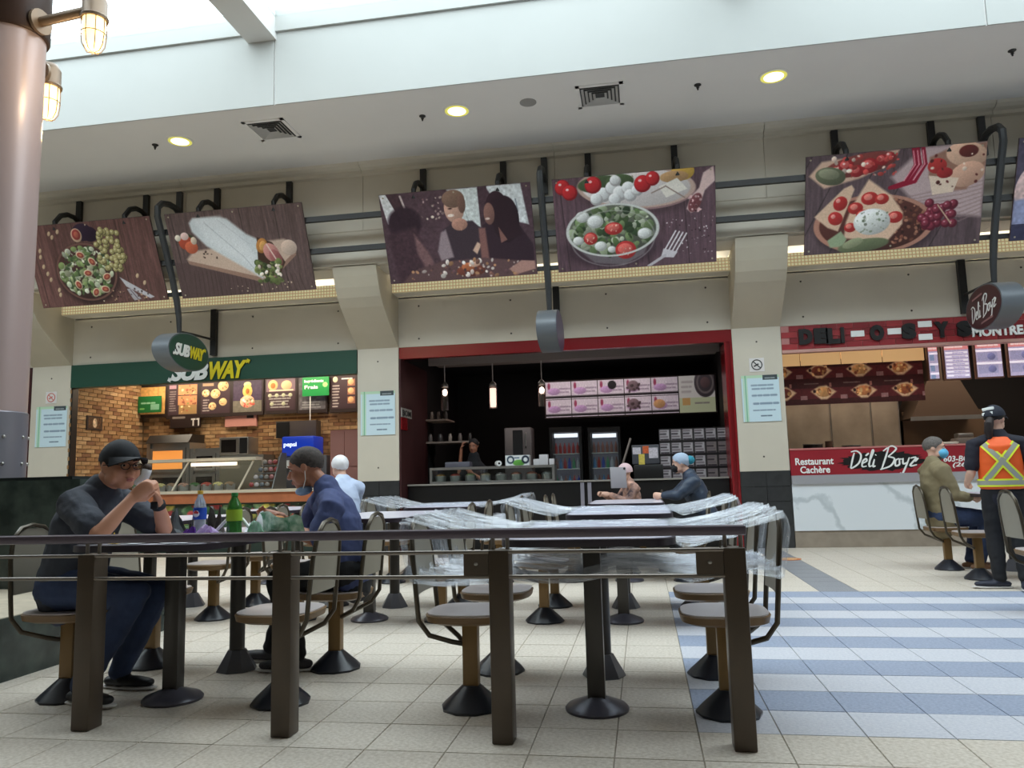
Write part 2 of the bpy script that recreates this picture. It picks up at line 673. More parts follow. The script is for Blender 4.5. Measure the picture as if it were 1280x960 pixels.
# ---- bays: pillars with corbels, panel above each stall, ledge with light grille
PILL = [(-10.73, -9.95), (-4.61, -3.905), (1.43, 2.15), (7.48, 8.2)]
pill_lab = ['cream pillar with corbel left of the green sandwich shop front', 'cream pillar between the green sandwich shop and the dark red bubble tea stall',
            'cream pillar left of the deli counter, with two notices', 'cream pillar at the far end of the deli, outside the frame']
M_JOINT = mat('tile_joint', (22, 22, 22), rough=0.8)
for (x0, x1), lab in zip(PILL, pill_lab):
    t = thing('pillar', lab, 'pillar', ((x0 + x1) / 2, W, 0), group='cream pillars between the food stalls')
    obj('shaft', MB().box(x0, x1, W, W + 0.6, 1.135, 3.32), M_PLASTER, t, world_co=True, smooth=False)
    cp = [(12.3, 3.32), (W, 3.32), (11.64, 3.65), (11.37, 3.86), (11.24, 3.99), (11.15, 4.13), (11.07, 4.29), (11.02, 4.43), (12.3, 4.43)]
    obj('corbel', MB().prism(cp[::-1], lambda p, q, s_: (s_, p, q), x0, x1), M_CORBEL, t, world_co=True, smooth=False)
    obj('plinth', MB().box(x0 + 0.012, x1 - 0.012, W + 0.008, W + 0.6, 0, 1.135), M_JOINT, t, world_co=True, smooth=False)
    xm = x0 + (x1 - x0) * 0.52
    for za, zb in ((0.0, 0.33), (0.336, 0.68), (0.686, 0.9), (0.906, 1.13)):
        for xa, xb in ((x0, xm - 0.003), (xm + 0.003, x1)):
            obj('tile', MB().box(xa, xb, W - 0.004, W + 0.3, za, zb), M_DARKTILE, t, world_co=True, smooth=False)
    r = MB()
    for z in (1.35, 3.1):
        r.lathe([(0.014, 0), (0.012, 0.006), (0.001, 0.008)], seg=8, M=front((x0 + x1) / 2, W - 0.001, z))
    obj('rivet', r, M_RIVET, t, world_co=True)

BAYS = [(-17, -10.73), (-9.95, -4.61), (-3.905, 1.43), (2.15, 7.48), (8.2, 12)]
bay_names = ['left edge', 'sandwich shop', 'bubble tea stall', 'deli', 'right edge']
M_GRILLE = bpy.data.materials.new('egg_crate_grille')
M_GRILLE.use_nodes = True
nt = M_GRILLE.node_tree
b = nt.nodes['Principled BSDF']
b.inputs['Roughness'].default_value = 0.5
tc = nt.nodes.new('ShaderNodeTexCoord')
mp = nt.nodes.new('ShaderNodeMapping')
mp.inputs['Rotation'].default_value = (PI / 2, 0, 0)
br = nt.nodes.new('ShaderNodeTexBrick')
br.offset = 0.0
br.inputs['Scale'].default_value = 1.0
br.inputs['Brick Width'].default_value = 0.05
br.inputs['Row Height'].default_value = 0.05
br.inputs['Mortar Size'].default_value = 0.009
br.inputs['Color1'].default_value = rgb((255, 238, 196))
br.inputs['Color2'].default_value = rgb((250, 232, 190))
br.inputs['Mortar'].default_value = rgb((196, 180, 136))
nt.links.new(tc.outputs['Object'], mp.inputs['Vector'])
nt.links.new(mp.outputs['Vector'], br.inputs['Vector'])
nt.links.new(br.outputs['Color'], b.inputs['Base Color'])
nt.links.new(br.outputs['Color'], b.inputs['Emission Color'])
b.inputs['Emission Strength'].default_value = 0.32
for (x0, x1), nm in zip(BAYS, bay_names):
    w = obj('wall_panel', MB().box(x0, x1, W + 0.02, W + 0.2, 3.32, 4.16), M_PLASTER, kind='structure', smooth=False)
    r = MB()
    n = max(2, int((x1 - x0) / 1.3))
    for z in (3.45, 4.0):
        for k in range(n):
            r.lathe([(0.016, 0), (0.013, 0.006), (0.001, 0.009)], seg=8, M=front(x0 + 0.35 + k * (x1 - x0 - 0.7) / (n - 1), W + 0.019, z))
    obj('rivets', r, M_RIVET, w, kind='stuff')
    led = thing('light_trough', 'lit egg-crate light trough under the upper wall above the ' + nm, 'light', ((x0 + x1) / 2, W, 4.17), group='egg-crate light troughs')
    obj('tray', MB().box(x0, x1, 11.82, W - 0.01, 4.16, 4.18), M_PLASTER, led, world_co=True, smooth=False)
    obj('grille', MB().box(x0 + 0.002, x1 - 0.002, 11.80, 11.82, 4.17, 4.37), M_GRILLE, led, world_co=True, smooth=False)
    area_light('trough_lamp', ((x0 + x1) / 2, 11.97, 4.22), (x1 - x0 - 0.2, 0.14), 42 * (x1 - x0) / 5.3, (1.0, 0.93, 0.8), (PI, 0, 0))

# ---- soffit fittings
M_TRIMW = mat('white_trim', (225, 224, 218), rough=0.5)
M_LAMP = mat('warm_downlight', (255, 255, 220), emit=(255, 252, 205), estr=3.2)
M_LAMPREF = mat('gold_reflector', (235, 225, 120), rough=0.25, metal=0.6, emit=(230, 225, 110), estr=0.7)
places = ['above the left food posters', 'above the photo of two diners', 'above the gap beside the salad poster']
for n, (px, py) in enumerate(((225, 176), (571, 138), (967, 95))):
    p = on_z(px, py, ZS)
    t = thing('downlight', ('leftmost', 'middle', 'rightmost')[n] + ' round recessed downlight in the soffit, ' + places[n], 'light', (p.x, p.y, ZS), group='soffit downlights')
    k = MB()
    k.lathe([(0.165, -0.012), (0.185, -0.006), (0.185, 0.0)], seg=32)
    obj('rim', k, M_TRIMW, t)
    obj('reflector', MB().lathe([(0.155, -0.014), (0.16, -0.013)], seg=32), M_LAMPREF, t)
    obj('bulb', MB().lathe([(0.11, -0.018), (0.12, -0.0145)], seg=24), M_LAMP, t)
    l = bpy.data.lights.new('downlight_lamp', 'SPOT')
    l.energy, l.color, l.spot_size, l.shadow_soft_size = 45, (1, 0.95, 0.75), 1.6, 0.12
    o = bpy.data.objects.new('downlight_lamp', l)
    o.location = (p.x, p.y, ZS - 0.03)
    COL.objects.link(o)
M_VENTDARK = mat('vent_dark', (62, 62, 62), rough=0.8)
for n, (px, py) in enumerate(((340, 162), (750, 119))):
    p = on_z(px, py, ZS)
    t = thing('ceiling_vent', ('left', 'right')[n] + ' square louvred air vent in the grey soffit', 'vent', (p.x, p.y, ZS), group='soffit air vents')
    obj('backing', MB().box(-0.26, 0.26, -0.26, 0.26, -0.004, 0.0), M_VENTDARK, t, smooth=False)
    fr = MB()
    for a in (0, 1, 2, 3):
        R4 = Matrix.Rotation(a * PI / 2, 4, 'Z')
        fr.box(-0.3, 0.3, 0.25, 0.3, -0.012, 0.0, M=R4)
    obj('frame', fr, M_SOFFIT, t, smooth=False)
    for k in range(1, 5):
        rr = 0.25 - k * 0.048
        sl = MB()
        for a in range(4):
            R4 = Matrix.Rotation(a * PI / 2, 4, 'Z')
            sl.add([(-rr - 0.03, rr + 0.03, -0.022), (rr + 0.03, rr + 0.03, -0.022), (rr, rr, -0.004), (-rr, rr, -0.004)], [(0, 1, 2, 3), (3, 2, 1, 0)], 0, R4)
        obj('slat', sl, M_SOFFIT, t, smooth=False)
for n, (px, py) in enumerate(((194, 181), (528, 145), (872, 106), (1265, 63))):
    p = on_z(px, py, ZS)
    t = thing('sprinkler_head', ('first', 'second', 'third', 'fourth')[n] + ' small dark sprinkler head in the soffit, counting from the left', 'sprinkler', (p.x, p.y, ZS), group='soffit sprinklers')
    obj('head', MB().lathe([(0.01, -0.07), (0.012, -0.045), (0.022, -0.04), (0.012, -0.03), (0.045, -0.008), (0.045, 0)], seg=12), M_BLACK, t)
p = on_z(660, 128, ZS)
t = thing('ceiling_speaker', 'faint grey round speaker grille in the soffit left of the right vent', 'speaker', (p.x, p.y, ZS))
obj('cover', MB().lathe([(0.09, -0.012), (0.11, -0.006), (0.11, 0)], seg=24), mat('speaker_grey', (150, 149, 146), rough=0.7), t)
# ================================================================== HANGING POSTERS AND DRUM SIGNS
P_TOP, P_BOT = Vector((0, 10.40, 5.28)), Vector((0, 10.95, 4.085))
P_DIR = (P_BOT - P_TOP)
P_LEN = P_DIR.length
P_UP = -P_DIR.normalized()
P_N = Vector((1, 0, 0)).cross(P_UP)          # towards the hall and downwards
P_MID = (P_TOP + P_BOT) / 2


def panel_frame(xc, off=0.0):
    c = Vector((xc, 0, 0)) + P_MID + P_N * off
    return Matrix(((1, P_UP.x, P_N.x, c.x), (0, P_UP.y, P_N.y, c.y), (0, P_UP.z, P_N.z, c.z), (0, 0, 0, 1)))


def fit_text(body, M, w, h, extrude=0.004, bold=0.0, shear=0.0, spacing=1.0):
    """lettering stretched to w x h metres about the origin of M"""
    vs, fs = text_geo(body, 1.0, extrude, bold, shear, 'CENTER', None, spacing)
    xs = [v.x for v in vs]; ys = [v.y for v in vs]
    cx, cy = (min(xs) + max(xs)) / 2, (min(ys) + max(ys)) / 2
    sx, sy = w / (max(xs) - min(xs)), h / (max(ys) - min(ys))
    return [M @ Vector(((v.x - cx) * sx, (v.y - cy) * sy, v.z)) for v in vs], fs


def sign_text(name, body, M, w, h, m, parent, extrude=0.006, bold=0.0, shear=0.0, spacing=1.0, label=None):
    vs, fs = fit_text(body, M, w, h, extrude, bold, shear, spacing)
    return obj(name, MB().add(vs, fs), m, parent, label, world_co=True, smooth=False)


# ---- painted photographs
def wood(c, planks=5, ang=0.0):
    for k in range(planks + 1):
        x = c.w * (k + 0.3 * c.rs.rand()) / planks
        c.line([(x, 0), (x + c.h * ang, c.h)], 1.6, c.a.mean(axis=(0, 1)) * 0.62, 0.8)
    c.noise(0.08, 2, (1, 14))
    c.noise(0.05, 1, (1, 6))


GREENS = [(92, 112, 70), (120, 138, 88), (150, 160, 118), (70, 86, 58), (176, 178, 150)]


def paint_fig_salad():
    c = Canvas(228, 134, (104, 74, 70))
    wood(c, 3, 0.0)
    c.a[:, :40] *= 1.12
    c.ell(98, 84, 56, 50, (40, 28, 28), soft=10, k=0.7)
    c.ell(96, 80, 52, 46, (70, 46, 44))
    c.ring(96, 80, 52, 46, 1.6, (116, 84, 76))
    c.scatter(420, (44, 34, 148, 126), (1.5, 6.5), GREENS + [(188, 194, 170), (206, 208, 190)], 0.4, (96, 79, 47, 41))
    for x, y, a in ((92, 52, .3), (110, 64, .9), (98, 82, .1), (130, 90, -.4), (76, 100, 1.2), (122, 110, .2), (104, 114, -.9)):
        c.ell(x, y, 8, 6, (206, 186, 158), a); c.ell(x, y, 6, 4.2, (150, 66, 58), a); c.ell(x, y, 3, 2, (190, 120, 90), a)
    c.ell(106, 16, 18, 14, (50, 36, 52)); c.ell(118, 20, 14, 12, (44, 30, 46))
    c.ell(94, 20, 9.5, 11, (206, 176, 150)); c.ell(94, 19, 7.5, 8.5, (146, 62, 60)); c.ell(94, 19, 4, 5, (178, 98, 80))
    for _ in range(75):
        x, y = c.rs.rand() * 48 + 124, c.rs.rand() * 68 + 14
        if (x - 148) ** 2 / 26 ** 2 + (y - 48) ** 2 / 38 ** 2 < 1:
            c.ell(x, y, 4.6, 4.8, (98, 88, 58)); c.ell(x - .4, y - .5, 3.9, 4.1, (172, 162, 112)); c.ell(x - 1.2, y - 1.4, 1.4, 1.4, (214, 206, 166))
    for x, y in ((46, 14), (50, 20), (22, 40), (20, 50), (21, 66), (25, 78), (28, 88), (38, 106), (38, 114), (62, 12), (184, 92), (194, 104)):
        c.ell(x, y, 2.4, 4, (204, 178, 146), 0.5)
    c.poly([(152, 92), (158, 96), (206, 128), (198, 130), (160, 108)], (196, 194, 200))
    c.poly([(160, 112), (168, 112), (182, 130), (168, 132)], (176, 172, 178)); c.line([(166, 114), (176, 130)], 1.2, (90, 70, 80))
    c.scatter(40, (130, 112, 200, 134), (.6, 1.6), [(190, 160, 130), (60, 44, 40)])
    c.noise(0.03, 1)
    return c


def paint_wrap():
    c = Canvas(228, 134, (98, 80, 78))
    wood(c, 4, 0.02)
    c.poly([(0, 76), (50, 82), (140, 118), (120, 134), (0, 134)], (84, 66, 66), 0.6)
    for k in range(26):
        c.line([(30 + k * 7, 92 + k * .6), (26 + k * 7.4, 134)], 1, (58, 44, 44), .6)
    c.poly([(22, 72), (36, 60), (190, 52), (206, 62), (206, 74), (160, 110), (138, 112), (26, 80)], (196, 172, 156), soft=4)
    c.poly([(22, 74), (138, 108), (160, 106), (205, 72), (206, 78), (160, 114), (136, 115), (24, 80)], (150, 120, 106))
    c.ell(196, 66, 13, 12, (200, 178, 164))
    c.poly([(38, 16), (46, 9), (84, 10), (102, 14), (130, 40), (152, 52), (150, 96), (144, 112), (128, 100), (60, 54), (40, 30)], (206, 212, 216), soft=4)
    c.poly([(46, 12), (92, 10), (120, 40), (146, 94), (132, 92), (64, 48)], (220, 224, 228), .8, soft=8)
    c.line([(64, 18), (118, 74), (142, 108)], 1.5, (176, 182, 188), .7); c.line([(86, 14), (132, 56)], 1.2, (184, 188, 194), .6)
    c.poly([(146, 46), (170, 56), (186, 88), (176, 104), (150, 112), (140, 92)], (70, 50, 40))
    c.ell(152, 60, 9, 12, (178, 122, 66), .4); c.ell(153, 60, 5, 8, (210, 160, 96), .4)
    c.ell(166, 72, 12, 16, (186, 132, 126), -.5); c.ell(172, 80, 9, 14, (150, 92, 92), -.5); c.line([(160, 58), (178, 96)], 2, (226, 200, 190))
    c.scatter(70, (136, 84, 176, 118), (2, 5.5), [(92, 104, 62), (116, 126, 80), (62, 74, 46)], .5)
    c.scatter(12, (140, 92, 178, 110), (2, 4), [(226, 212, 200)])
    c.ell(28, 44, 15, 12, (64, 66, 46)); c.ell(26, 46, 12, 11, (166, 74, 54)); c.ell(34, 54, 11, 10, (190, 98, 70)); c.ell(26, 36, 7, 6, (226, 196, 190)); c.ell(14, 38, 5, 5, (220, 212, 196)); c.ell(40, 44, 5, 6, (206, 190, 170))
    c.scatter(10, (50, 62, 76, 76), (.8, 1.6), [(60, 44, 40)])
    c.scatter(12, (80, 118, 190, 130), (.6, 1.4), [(206, 186, 160)])
    c.noise(0.03, 1)
    return c


def paint_diners():
    c = Canvas(228, 134, (82, 62, 70))
    c.poly([(0, 0), (16, 0), (30, 26), (22, 40), (8, 44)], (214, 214, 216)); c.poly([(10, 0), (30, 0), (40, 26), (26, 34)], (70, 50, 56)); c.line([(32, 4), (38, 26), (20, 40)], 3, (206, 190, 186))
    c.poly([(104, 0), (150, 0), (150, 58), (126, 60)], (206, 212, 212), soft=3); c.poly([(162, 0), (214, 0), (222, 60), (190, 50)], (210, 214, 216), soft=2)
    c.poly([(150, 0), (164, 0), (160, 60), (150, 60)], (74, 54, 62))
    c.line([(128, 30), (136, 70)], 1, (150, 160, 160)); c.line([(205, 22), (207, 40)], 2, (130, 140, 150))
    c.scatter(30, (60, 10, 104, 44), (.8, 2.4), [(150, 128, 126), (200, 180, 170), (110, 84, 86)])
    c.ell(78, 38, 2.5, 2, (235, 220, 205)); c.ell(70, 40, 1.5, 1.5, (230, 215, 200))
    c.ell(34, 44, 26, 24, (50, 34, 44), soft=5); c.poly([(6, 60), (50, 50), (66, 96), (70, 134), (14, 134)], (70, 50, 58), soft=6)
    c.poly([(46, 60), (66, 90), (76, 118), (62, 122), (48, 90)], (122, 92, 94), soft=4)
    c.noise(0.07, 3)
    c.poly([(92, 58), (110, 48), (138, 48), (156, 66), (160, 104), (96, 112), (84, 96)], (62, 50, 58), soft=2)
    c.poly([(88, 62), (96, 58), (104, 100), (84, 104), (80, 90)], (150, 134, 140), soft=3)
    c.ell(112, 28, 15, 21, (196, 156, 138)); c.ell(112, 14, 17, 13, (124, 98, 84)); c.ell(124, 22, 6, 14, (112, 84, 74)); c.ell(106, 38, 5, 2.2, (238, 224, 214)); c.ell(106, 28, 3, 1.2, (70, 44, 44)); c.ell(118, 52, 12, 9, (176, 132, 116)); c.poly([(112, 48), (126, 48), (120, 62)], (176, 132, 116))
    c.poly([(134, 92), (142, 80), (148, 84), (140, 98)], (210, 176, 156), soft=2)
    c.poly([(152, 56), (172, 46), (208, 60), (226, 90), (226, 134), (150, 118)], (52, 36, 46), soft=2)
    c.ell(176, 34, 17, 26, (48, 30, 38)); c.ell(188, 50, 20, 34, (44, 28, 36)); c.poly([(170, 20), (190, 16), (212, 74), (180, 84)], (46, 29, 37), soft=3); c.ell(164, 40, 8, 16, (132, 96, 88)); c.ell(161, 47, 3.4, 1.6, (222, 200, 192))
    c.poly([(146, 60), (156, 60), (158, 110), (146, 110)], (130, 92, 88), soft=3); c.poly([(176, 60), (188, 80), (178, 84)], (128, 92, 86))
    c.poly([(20, 134), (36, 118), (80, 106), (150, 104), (228, 116), (228, 134)], (96, 72, 74), soft=3)
    c.ell(128, 122, 22, 9, (112, 62, 50)); c.ell(124, 116, 10, 6, (176, 104, 70)); c.ell(134, 112, 9, 5, (214, 172, 150))
    c.scatter(70, (34, 106, 216, 132), (1, 4.5), [(206, 190, 184), (140, 100, 90), (170, 128, 96), (90, 66, 70), (224, 214, 208)])
    c.poly([(186, 124), (206, 112), (226, 114), (226, 126), (200, 132)], (176, 136, 126), soft=2)
    c.noise(0.04, 1)
    return c


def paint_salad_bowl():
    c = Canvas(228, 134, (96, 74, 82))
    wood(c, 4, 0.06)
    c.ell(124, 28, 84, 32, (60, 46, 50), .06, soft=8, k=.5)
    c.ell(120, 22, 82, 30, (176, 140, 140), .08); c.ell(118, 20, 80, 28, (216, 208, 206), .08)
    c.ring(118, 20, 80, 28, 1.2, (188, 162, 150), .08)
    c.ell(184, 4, 16, 12, (196, 160, 76)); c.ell(172, 10, 20, 8, (176, 140, 100)); c.poly([(150, 22), (176, 12), (190, 28), (160, 38)], (226, 220, 210)); c.line([(140, 30), (160, 22), (186, 40)], 1.6, (140, 120, 110))
    c.ell(70, 12, 34, 12, (70, 84, 58)); c.ell(96, 10, 20, 10, (74, 90, 60))
    for x, y, r in ((72, 26, 11), (86, 18, 11), (62, 32, 9), (96, 26, 11), (108, 20, 10), (88, 34, 9), (110, 30, 9), (120, 24, 8), (90, 8, 8)):
        c.ell(x, y + 1, r, r * .92, (184, 182, 182)); c.ell(x - 1, y - 1, r * .84, r * .78, (226, 228, 228))
    for x, y, r in ((14, 12, 11), (24, 20, 11), (58, 12, 12), (128, 16, 12), (142, 10, 10)):
        c.ell(x, y, r, r, (150, 30, 38)); c.ell(x - 1, y - 1, r * .84, r * .84, (190, 46, 50)); c.ell(x - r * .3, y - r * .4, r * .2, r * .16, (245, 200, 200))
    c.poly([(226, 0), (228, 20), (214, 32), (204, 58), (194, 62), (188, 56), (194, 40), (206, 28), (212, 8)], (212, 184, 180), soft=2); c.ell(200, 48, 8, 14, (116, 66, 70), .5); c.scatter(26, (192, 38, 208, 60), (.8, 2.2), [(206, 170, 170), (90, 46, 52)])
    c.scatter(60, (160, 66, 226, 120), (.4, 1.3), [(214, 204, 206), (60, 44, 52)])
    c.ell(80, 104, 70, 28, (52, 38, 46), soft=8, k=.6)
    c.poly([(20, 76), (146, 72), (126, 116), (96, 130), (54, 124), (26, 98)], (126, 120, 124), .7, soft=3)
    c.ell(82, 78, 64, 36, (92, 96, 84))
    c.scatter(260, (22, 44, 142, 116), (2, 8), [(76, 96, 60), (104, 122, 84), (52, 70, 46), (140, 152, 124), (170, 176, 156)], .35, (82, 78, 60, 33))
    for x, y, r in ((40, 56, 10), (58, 64, 12), (32, 90, 8), (128, 86, 10), (64, 100, 9), (80, 106, 6)):
        c.ell(x, y, r, r * .8, (188, 190, 186)); c.ell(x - 1, y - 1, r * .8, r * .6, (224, 226, 224))
    for x, y, rx, ry in ((50, 88, 10, 9), (84, 76, 13, 9), (100, 108, 15, 13)):
        c.ell(x, y, rx, ry, (176, 50, 50)); c.ell(x - 1, y - 2, rx * .7, ry * .6, (214, 104, 96)); c.scatter(8, (x - rx * .6, y - ry * .6, x + rx * .6, y + ry * .6), (.6, 1.2), [(240, 200, 180)])
    c.ring(82, 78, 65, 37, 1.3, (206, 208, 204)); c.ring(82, 90, 60, 40, .8, (190, 190, 190), k=.4)
    for k in range(4):
        c.line([(172 + k * 5, 86 + k * 1.5), (156 + k * 5, 112 + k * 1.5)], 2, (226, 222, 226))
    c.poly([(154, 110), (174, 116), (168, 124), (150, 122)], (206, 200, 206)); c.line([(156, 120), (132, 134)], 4, (190, 184, 190))
    c.noise(0.03, 1)
    return c


def paint_tortillas():
    c = Canvas(228, 134, (92, 76, 80))
    wood(c, 5, -.5)
    c.poly([(110, 36), (150, 0), (228, 0), (228, 98), (190, 92), (140, 70)], (184, 162, 162), soft=6)
    for k in range(9):
        c.line([(120 + k * 6, 66 + k * 3), (200, 54 + k * 6), (228, 50 + k * 5)], 2, (140, 118, 120), .5)
    c.poly([(4, 26), (20, 8), (120, 0), (110, 18), (70, 34), (24, 44)], (206, 172, 150), soft=3); c.ell(70, 16, 48, 14, (120, 60, 56), -.15)
    for x, y, r in ((52, 16, 10), (66, 24, 9), (82, 18, 11), (98, 12, 8), (40, 22, 8), (108, 8, 6)):
        c.ell(x, y, r, r * .9, (150, 40, 44)); c.ell(x - 2, y - 2, r * .6, r * .5, (206, 96, 92)); c.ell(x - 3, y - 3, 1.6, 1.4, (245, 210, 205))
    c.scatter(40, (30, 4, 118, 32), (1, 4), [(220, 196, 180), (176, 70, 66)])
    c.ell(32, 28, 20, 12, (96, 100, 78), .2); c.ell(30, 25, 14, 7, (134, 136, 112), .2)
    for dx in (0, 7, -5):
        c.line([(142 + dx, 0), (146 + dx, 22), (134 + dx, 44), (112 + dx * .5, 50)], 5, (140, 24, 50)); c.line([(142 + dx, 4), (145 + dx, 22), (132 + dx, 42)], 1.4, (226, 150, 160))
    c.poly([(158, 14), (178, 6), (228, 0), (228, 30), (206, 60), (170, 60), (158, 40)], (150, 112, 96), soft=3)
    c.ell(204, 14, 26, 16, (206, 168, 144), .2); c.ell(206, 10, 12, 8, (96, 44, 40)); c.ell(206, 40, 22, 16, (200, 158, 136), -.3); c.poly([(158, 38), (196, 44), (190, 62), (164, 64)], (222, 200, 180)); c.ell(168, 26, 12, 10, (170, 54, 52)); c.ell(178, 36, 10, 7, (150, 44, 46)); c.scatter(16, (160, 10, 226, 58), (1, 3), [(90, 40, 38), (236, 214, 196)])
    c.ell(92, 104, 80, 40, (50, 36, 40), .05, soft=6, k=.6); c.ell(90, 98, 76, 40, (84, 48, 42), .04); c.ring(90, 98, 75, 39, 2, (176, 128, 110), .04)
    c.scatter(140, (110, 62, 166, 126), (1, 3), [(120, 74, 60), (60, 34, 32), (150, 104, 84)], .5, (90, 98, 72, 36))
    c.poly([(12, 82), (50, 46), (60, 42), (64, 48), (44, 104), (30, 98)], (216, 184, 158), soft=2); c.ell(46, 66, 9, 10, (170, 48, 46), .6); c.ell(40, 86, 10, 9, (176, 52, 50), .6); c.ell(43, 62, 3, 3, (230, 150, 140)); c.ell(37, 83, 3, 3, (230, 150, 140))
    c.poly([(62, 70), (76, 46), (82, 36), (112, 60), (128, 84), (128, 100), (108, 124), (52, 114), (54, 92)], (220, 186, 160), soft=3)
    for x, y, r in ((66, 74, 10), (84, 62, 11), (100, 64, 9), (76, 84, 9), (118, 90, 10), (60, 100, 8)):
        c.ell(x, y, r, r * .8, (172, 48, 46)); c.ell(x - 2, y - 2, r * .5, r * .4, (224, 130, 118))
    c.ell(88, 94, 24, 18, (206, 208, 204)); c.ell(86, 90, 20, 13, (232, 234, 230)); c.scatter(26, (68, 80, 108, 108), (.8, 2.4), [(110, 120, 100), (150, 156, 140)])
    c.poly([(30, 116), (48, 104), (56, 116), (50, 126), (34, 126)], (150, 166, 134), soft=2); c.ell(78, 126, 34, 9, (104, 112, 84), -.1); c.ell(64, 122, 14, 6, (146, 152, 120), -.3)
    for _ in range(26):
        x, y = 152 + c.rs.rand() * 40, 74 + c.rs.rand() * 34
        c.ell(x, y, 6, 6, (96, 30, 46)); c.ell(x - 1, y - 1, 4, 4, (132, 54, 70)); c.ell(x - 2, y - 2.4, 1.2, 1, (206, 150, 160))
    c.line([(172, 78), (190, 104)], 1.6, (200, 176, 150))
    c.noise(0.03, 1)
    return c


def paint_jeans():
    c = Canvas(228, 134, (80, 74, 92))
    c.ell(40, 70, 40, 44, (196, 170, 168)); c.ell(60, 90, 30, 40, (70, 58, 66))
    c.poly([(0, 80), (40, 76), (60, 134), (0, 134)], (150, 156, 190), soft=4); c.rect(0, 112, 228, 134, (60, 60, 84)); c.noise(0.08, 3)
    return c


M_EDGE = mat('panel_edge', (74, 58, 56), rough=0.6)
M_STEEL = mat('dark_grey_steel', (62, 64, 66), rough=0.4, metal=0.2)
PW = 2.24
posters = [(-8.45, paint_fig_salad, 'hanging food poster of fig salad with grapes on a brown board'),
           (-5.96, paint_wrap, 'hanging food poster of a rolled white wrap with tomatoes on brown planks'),
           (-2.52, paint_diners, 'hanging photo poster of a smiling short-haired diner and a dark-haired woman at a table'),
           (0.03, paint_salad_bowl, 'hanging food poster of a glass salad bowl with mozzarella and a fork'),
           (3.45, paint_tortillas, 'hanging food poster of filled tortillas, red chillies and grapes'),
           (6.06, paint_jeans, 'hanging poster cut off by the right edge of the frame')]
BARS = [(-9.0, -7.78), (-6.53, -5.3), (-3.12, -1.876), (-0.604, 0.645), (2.85, 4.11), (5.5, 6.6)]
for (xc, fn, lab), bars in zip(posters, BARS):
    t = thing('hanging_poster', lab, 'poster', (xc, P_BOT.y, P_BOT.z), group='tilted posters above the food stalls')
    obj('board', MB().box(-PW / 2, PW / 2, -P_LEN / 2, P_LEN / 2, -0.022, 0, M=panel_frame(xc)), M_EDGE, t, world_co=True, smooth=False)
    fn().build('print', PW - 0.01, P_LEN - 0.01, PRINT, t, panel_frame(xc, 0.003))
    sc = MB()
    for sx in (-1, 0, 1):
        for sy in (-1, 1):
            sc.lathe([(0.014, 0), (0.01, 0.005)], seg=8, M=panel_frame(xc, 0.004) @ Matrix.Translation((sx * (PW / 2 - 0.06), sy * (P_LEN / 2 - 0.05), 0)))
    obj('screws', sc, mat('screw', (180, 170, 150), rough=0.3, metal=0.8), t, world_co=True)
    for xb in bars:
        a = MB().box(xb - 0.045, xb + 0.045, 10.93, 10.99, 4.6, 5.85)
        path = [(xb, 10.95, 5.50), (xb, 10.85, 5.545), (xb, 10.7, 5.54), (xb, 10.55, 5.47), (xb, 10.44, 5.33), (xb, 10.46, 5.2)]
        a.tube([(p[0], p[1], p[2]) for p in path], 0.042, seg=8, flat=((1, 0, 0), 0.9))
        obj('hanger', a, M_BLACK, t, world_co=True)

# horizontal rails behind the posters (one run through all bays)
t = thing('poster_rails', 'pair of long black rails running behind all the tilted posters', 'rail', (-1.3, 10.7, 4.4))
for s_, x0, x1 in ((0.21, -9.7, 7.3), (0.57, -9.7, 7.3)):
    c = P_TOP + P_DIR * s_ - P_N * 0.06
    obj('rail', MB().box(x0, x1, c.y - 0.03, c.y + 0.03, c.z - 0.04, c.z + 0.04), M_BLACK, t, world_co=True, smooth=False)
c = P_TOP + P_DIR * 0.95 - P_N * 0.05
for xs in (-7.19, -1.255, 4.75):
    obj('rail', MB().box(xs - 0.4, xs + 0.4, c.y - 0.025, c.y + 0.025, c.z - 0.03, c.z + 0.03), M_BLACK, t, world_co=True, smooth=False)

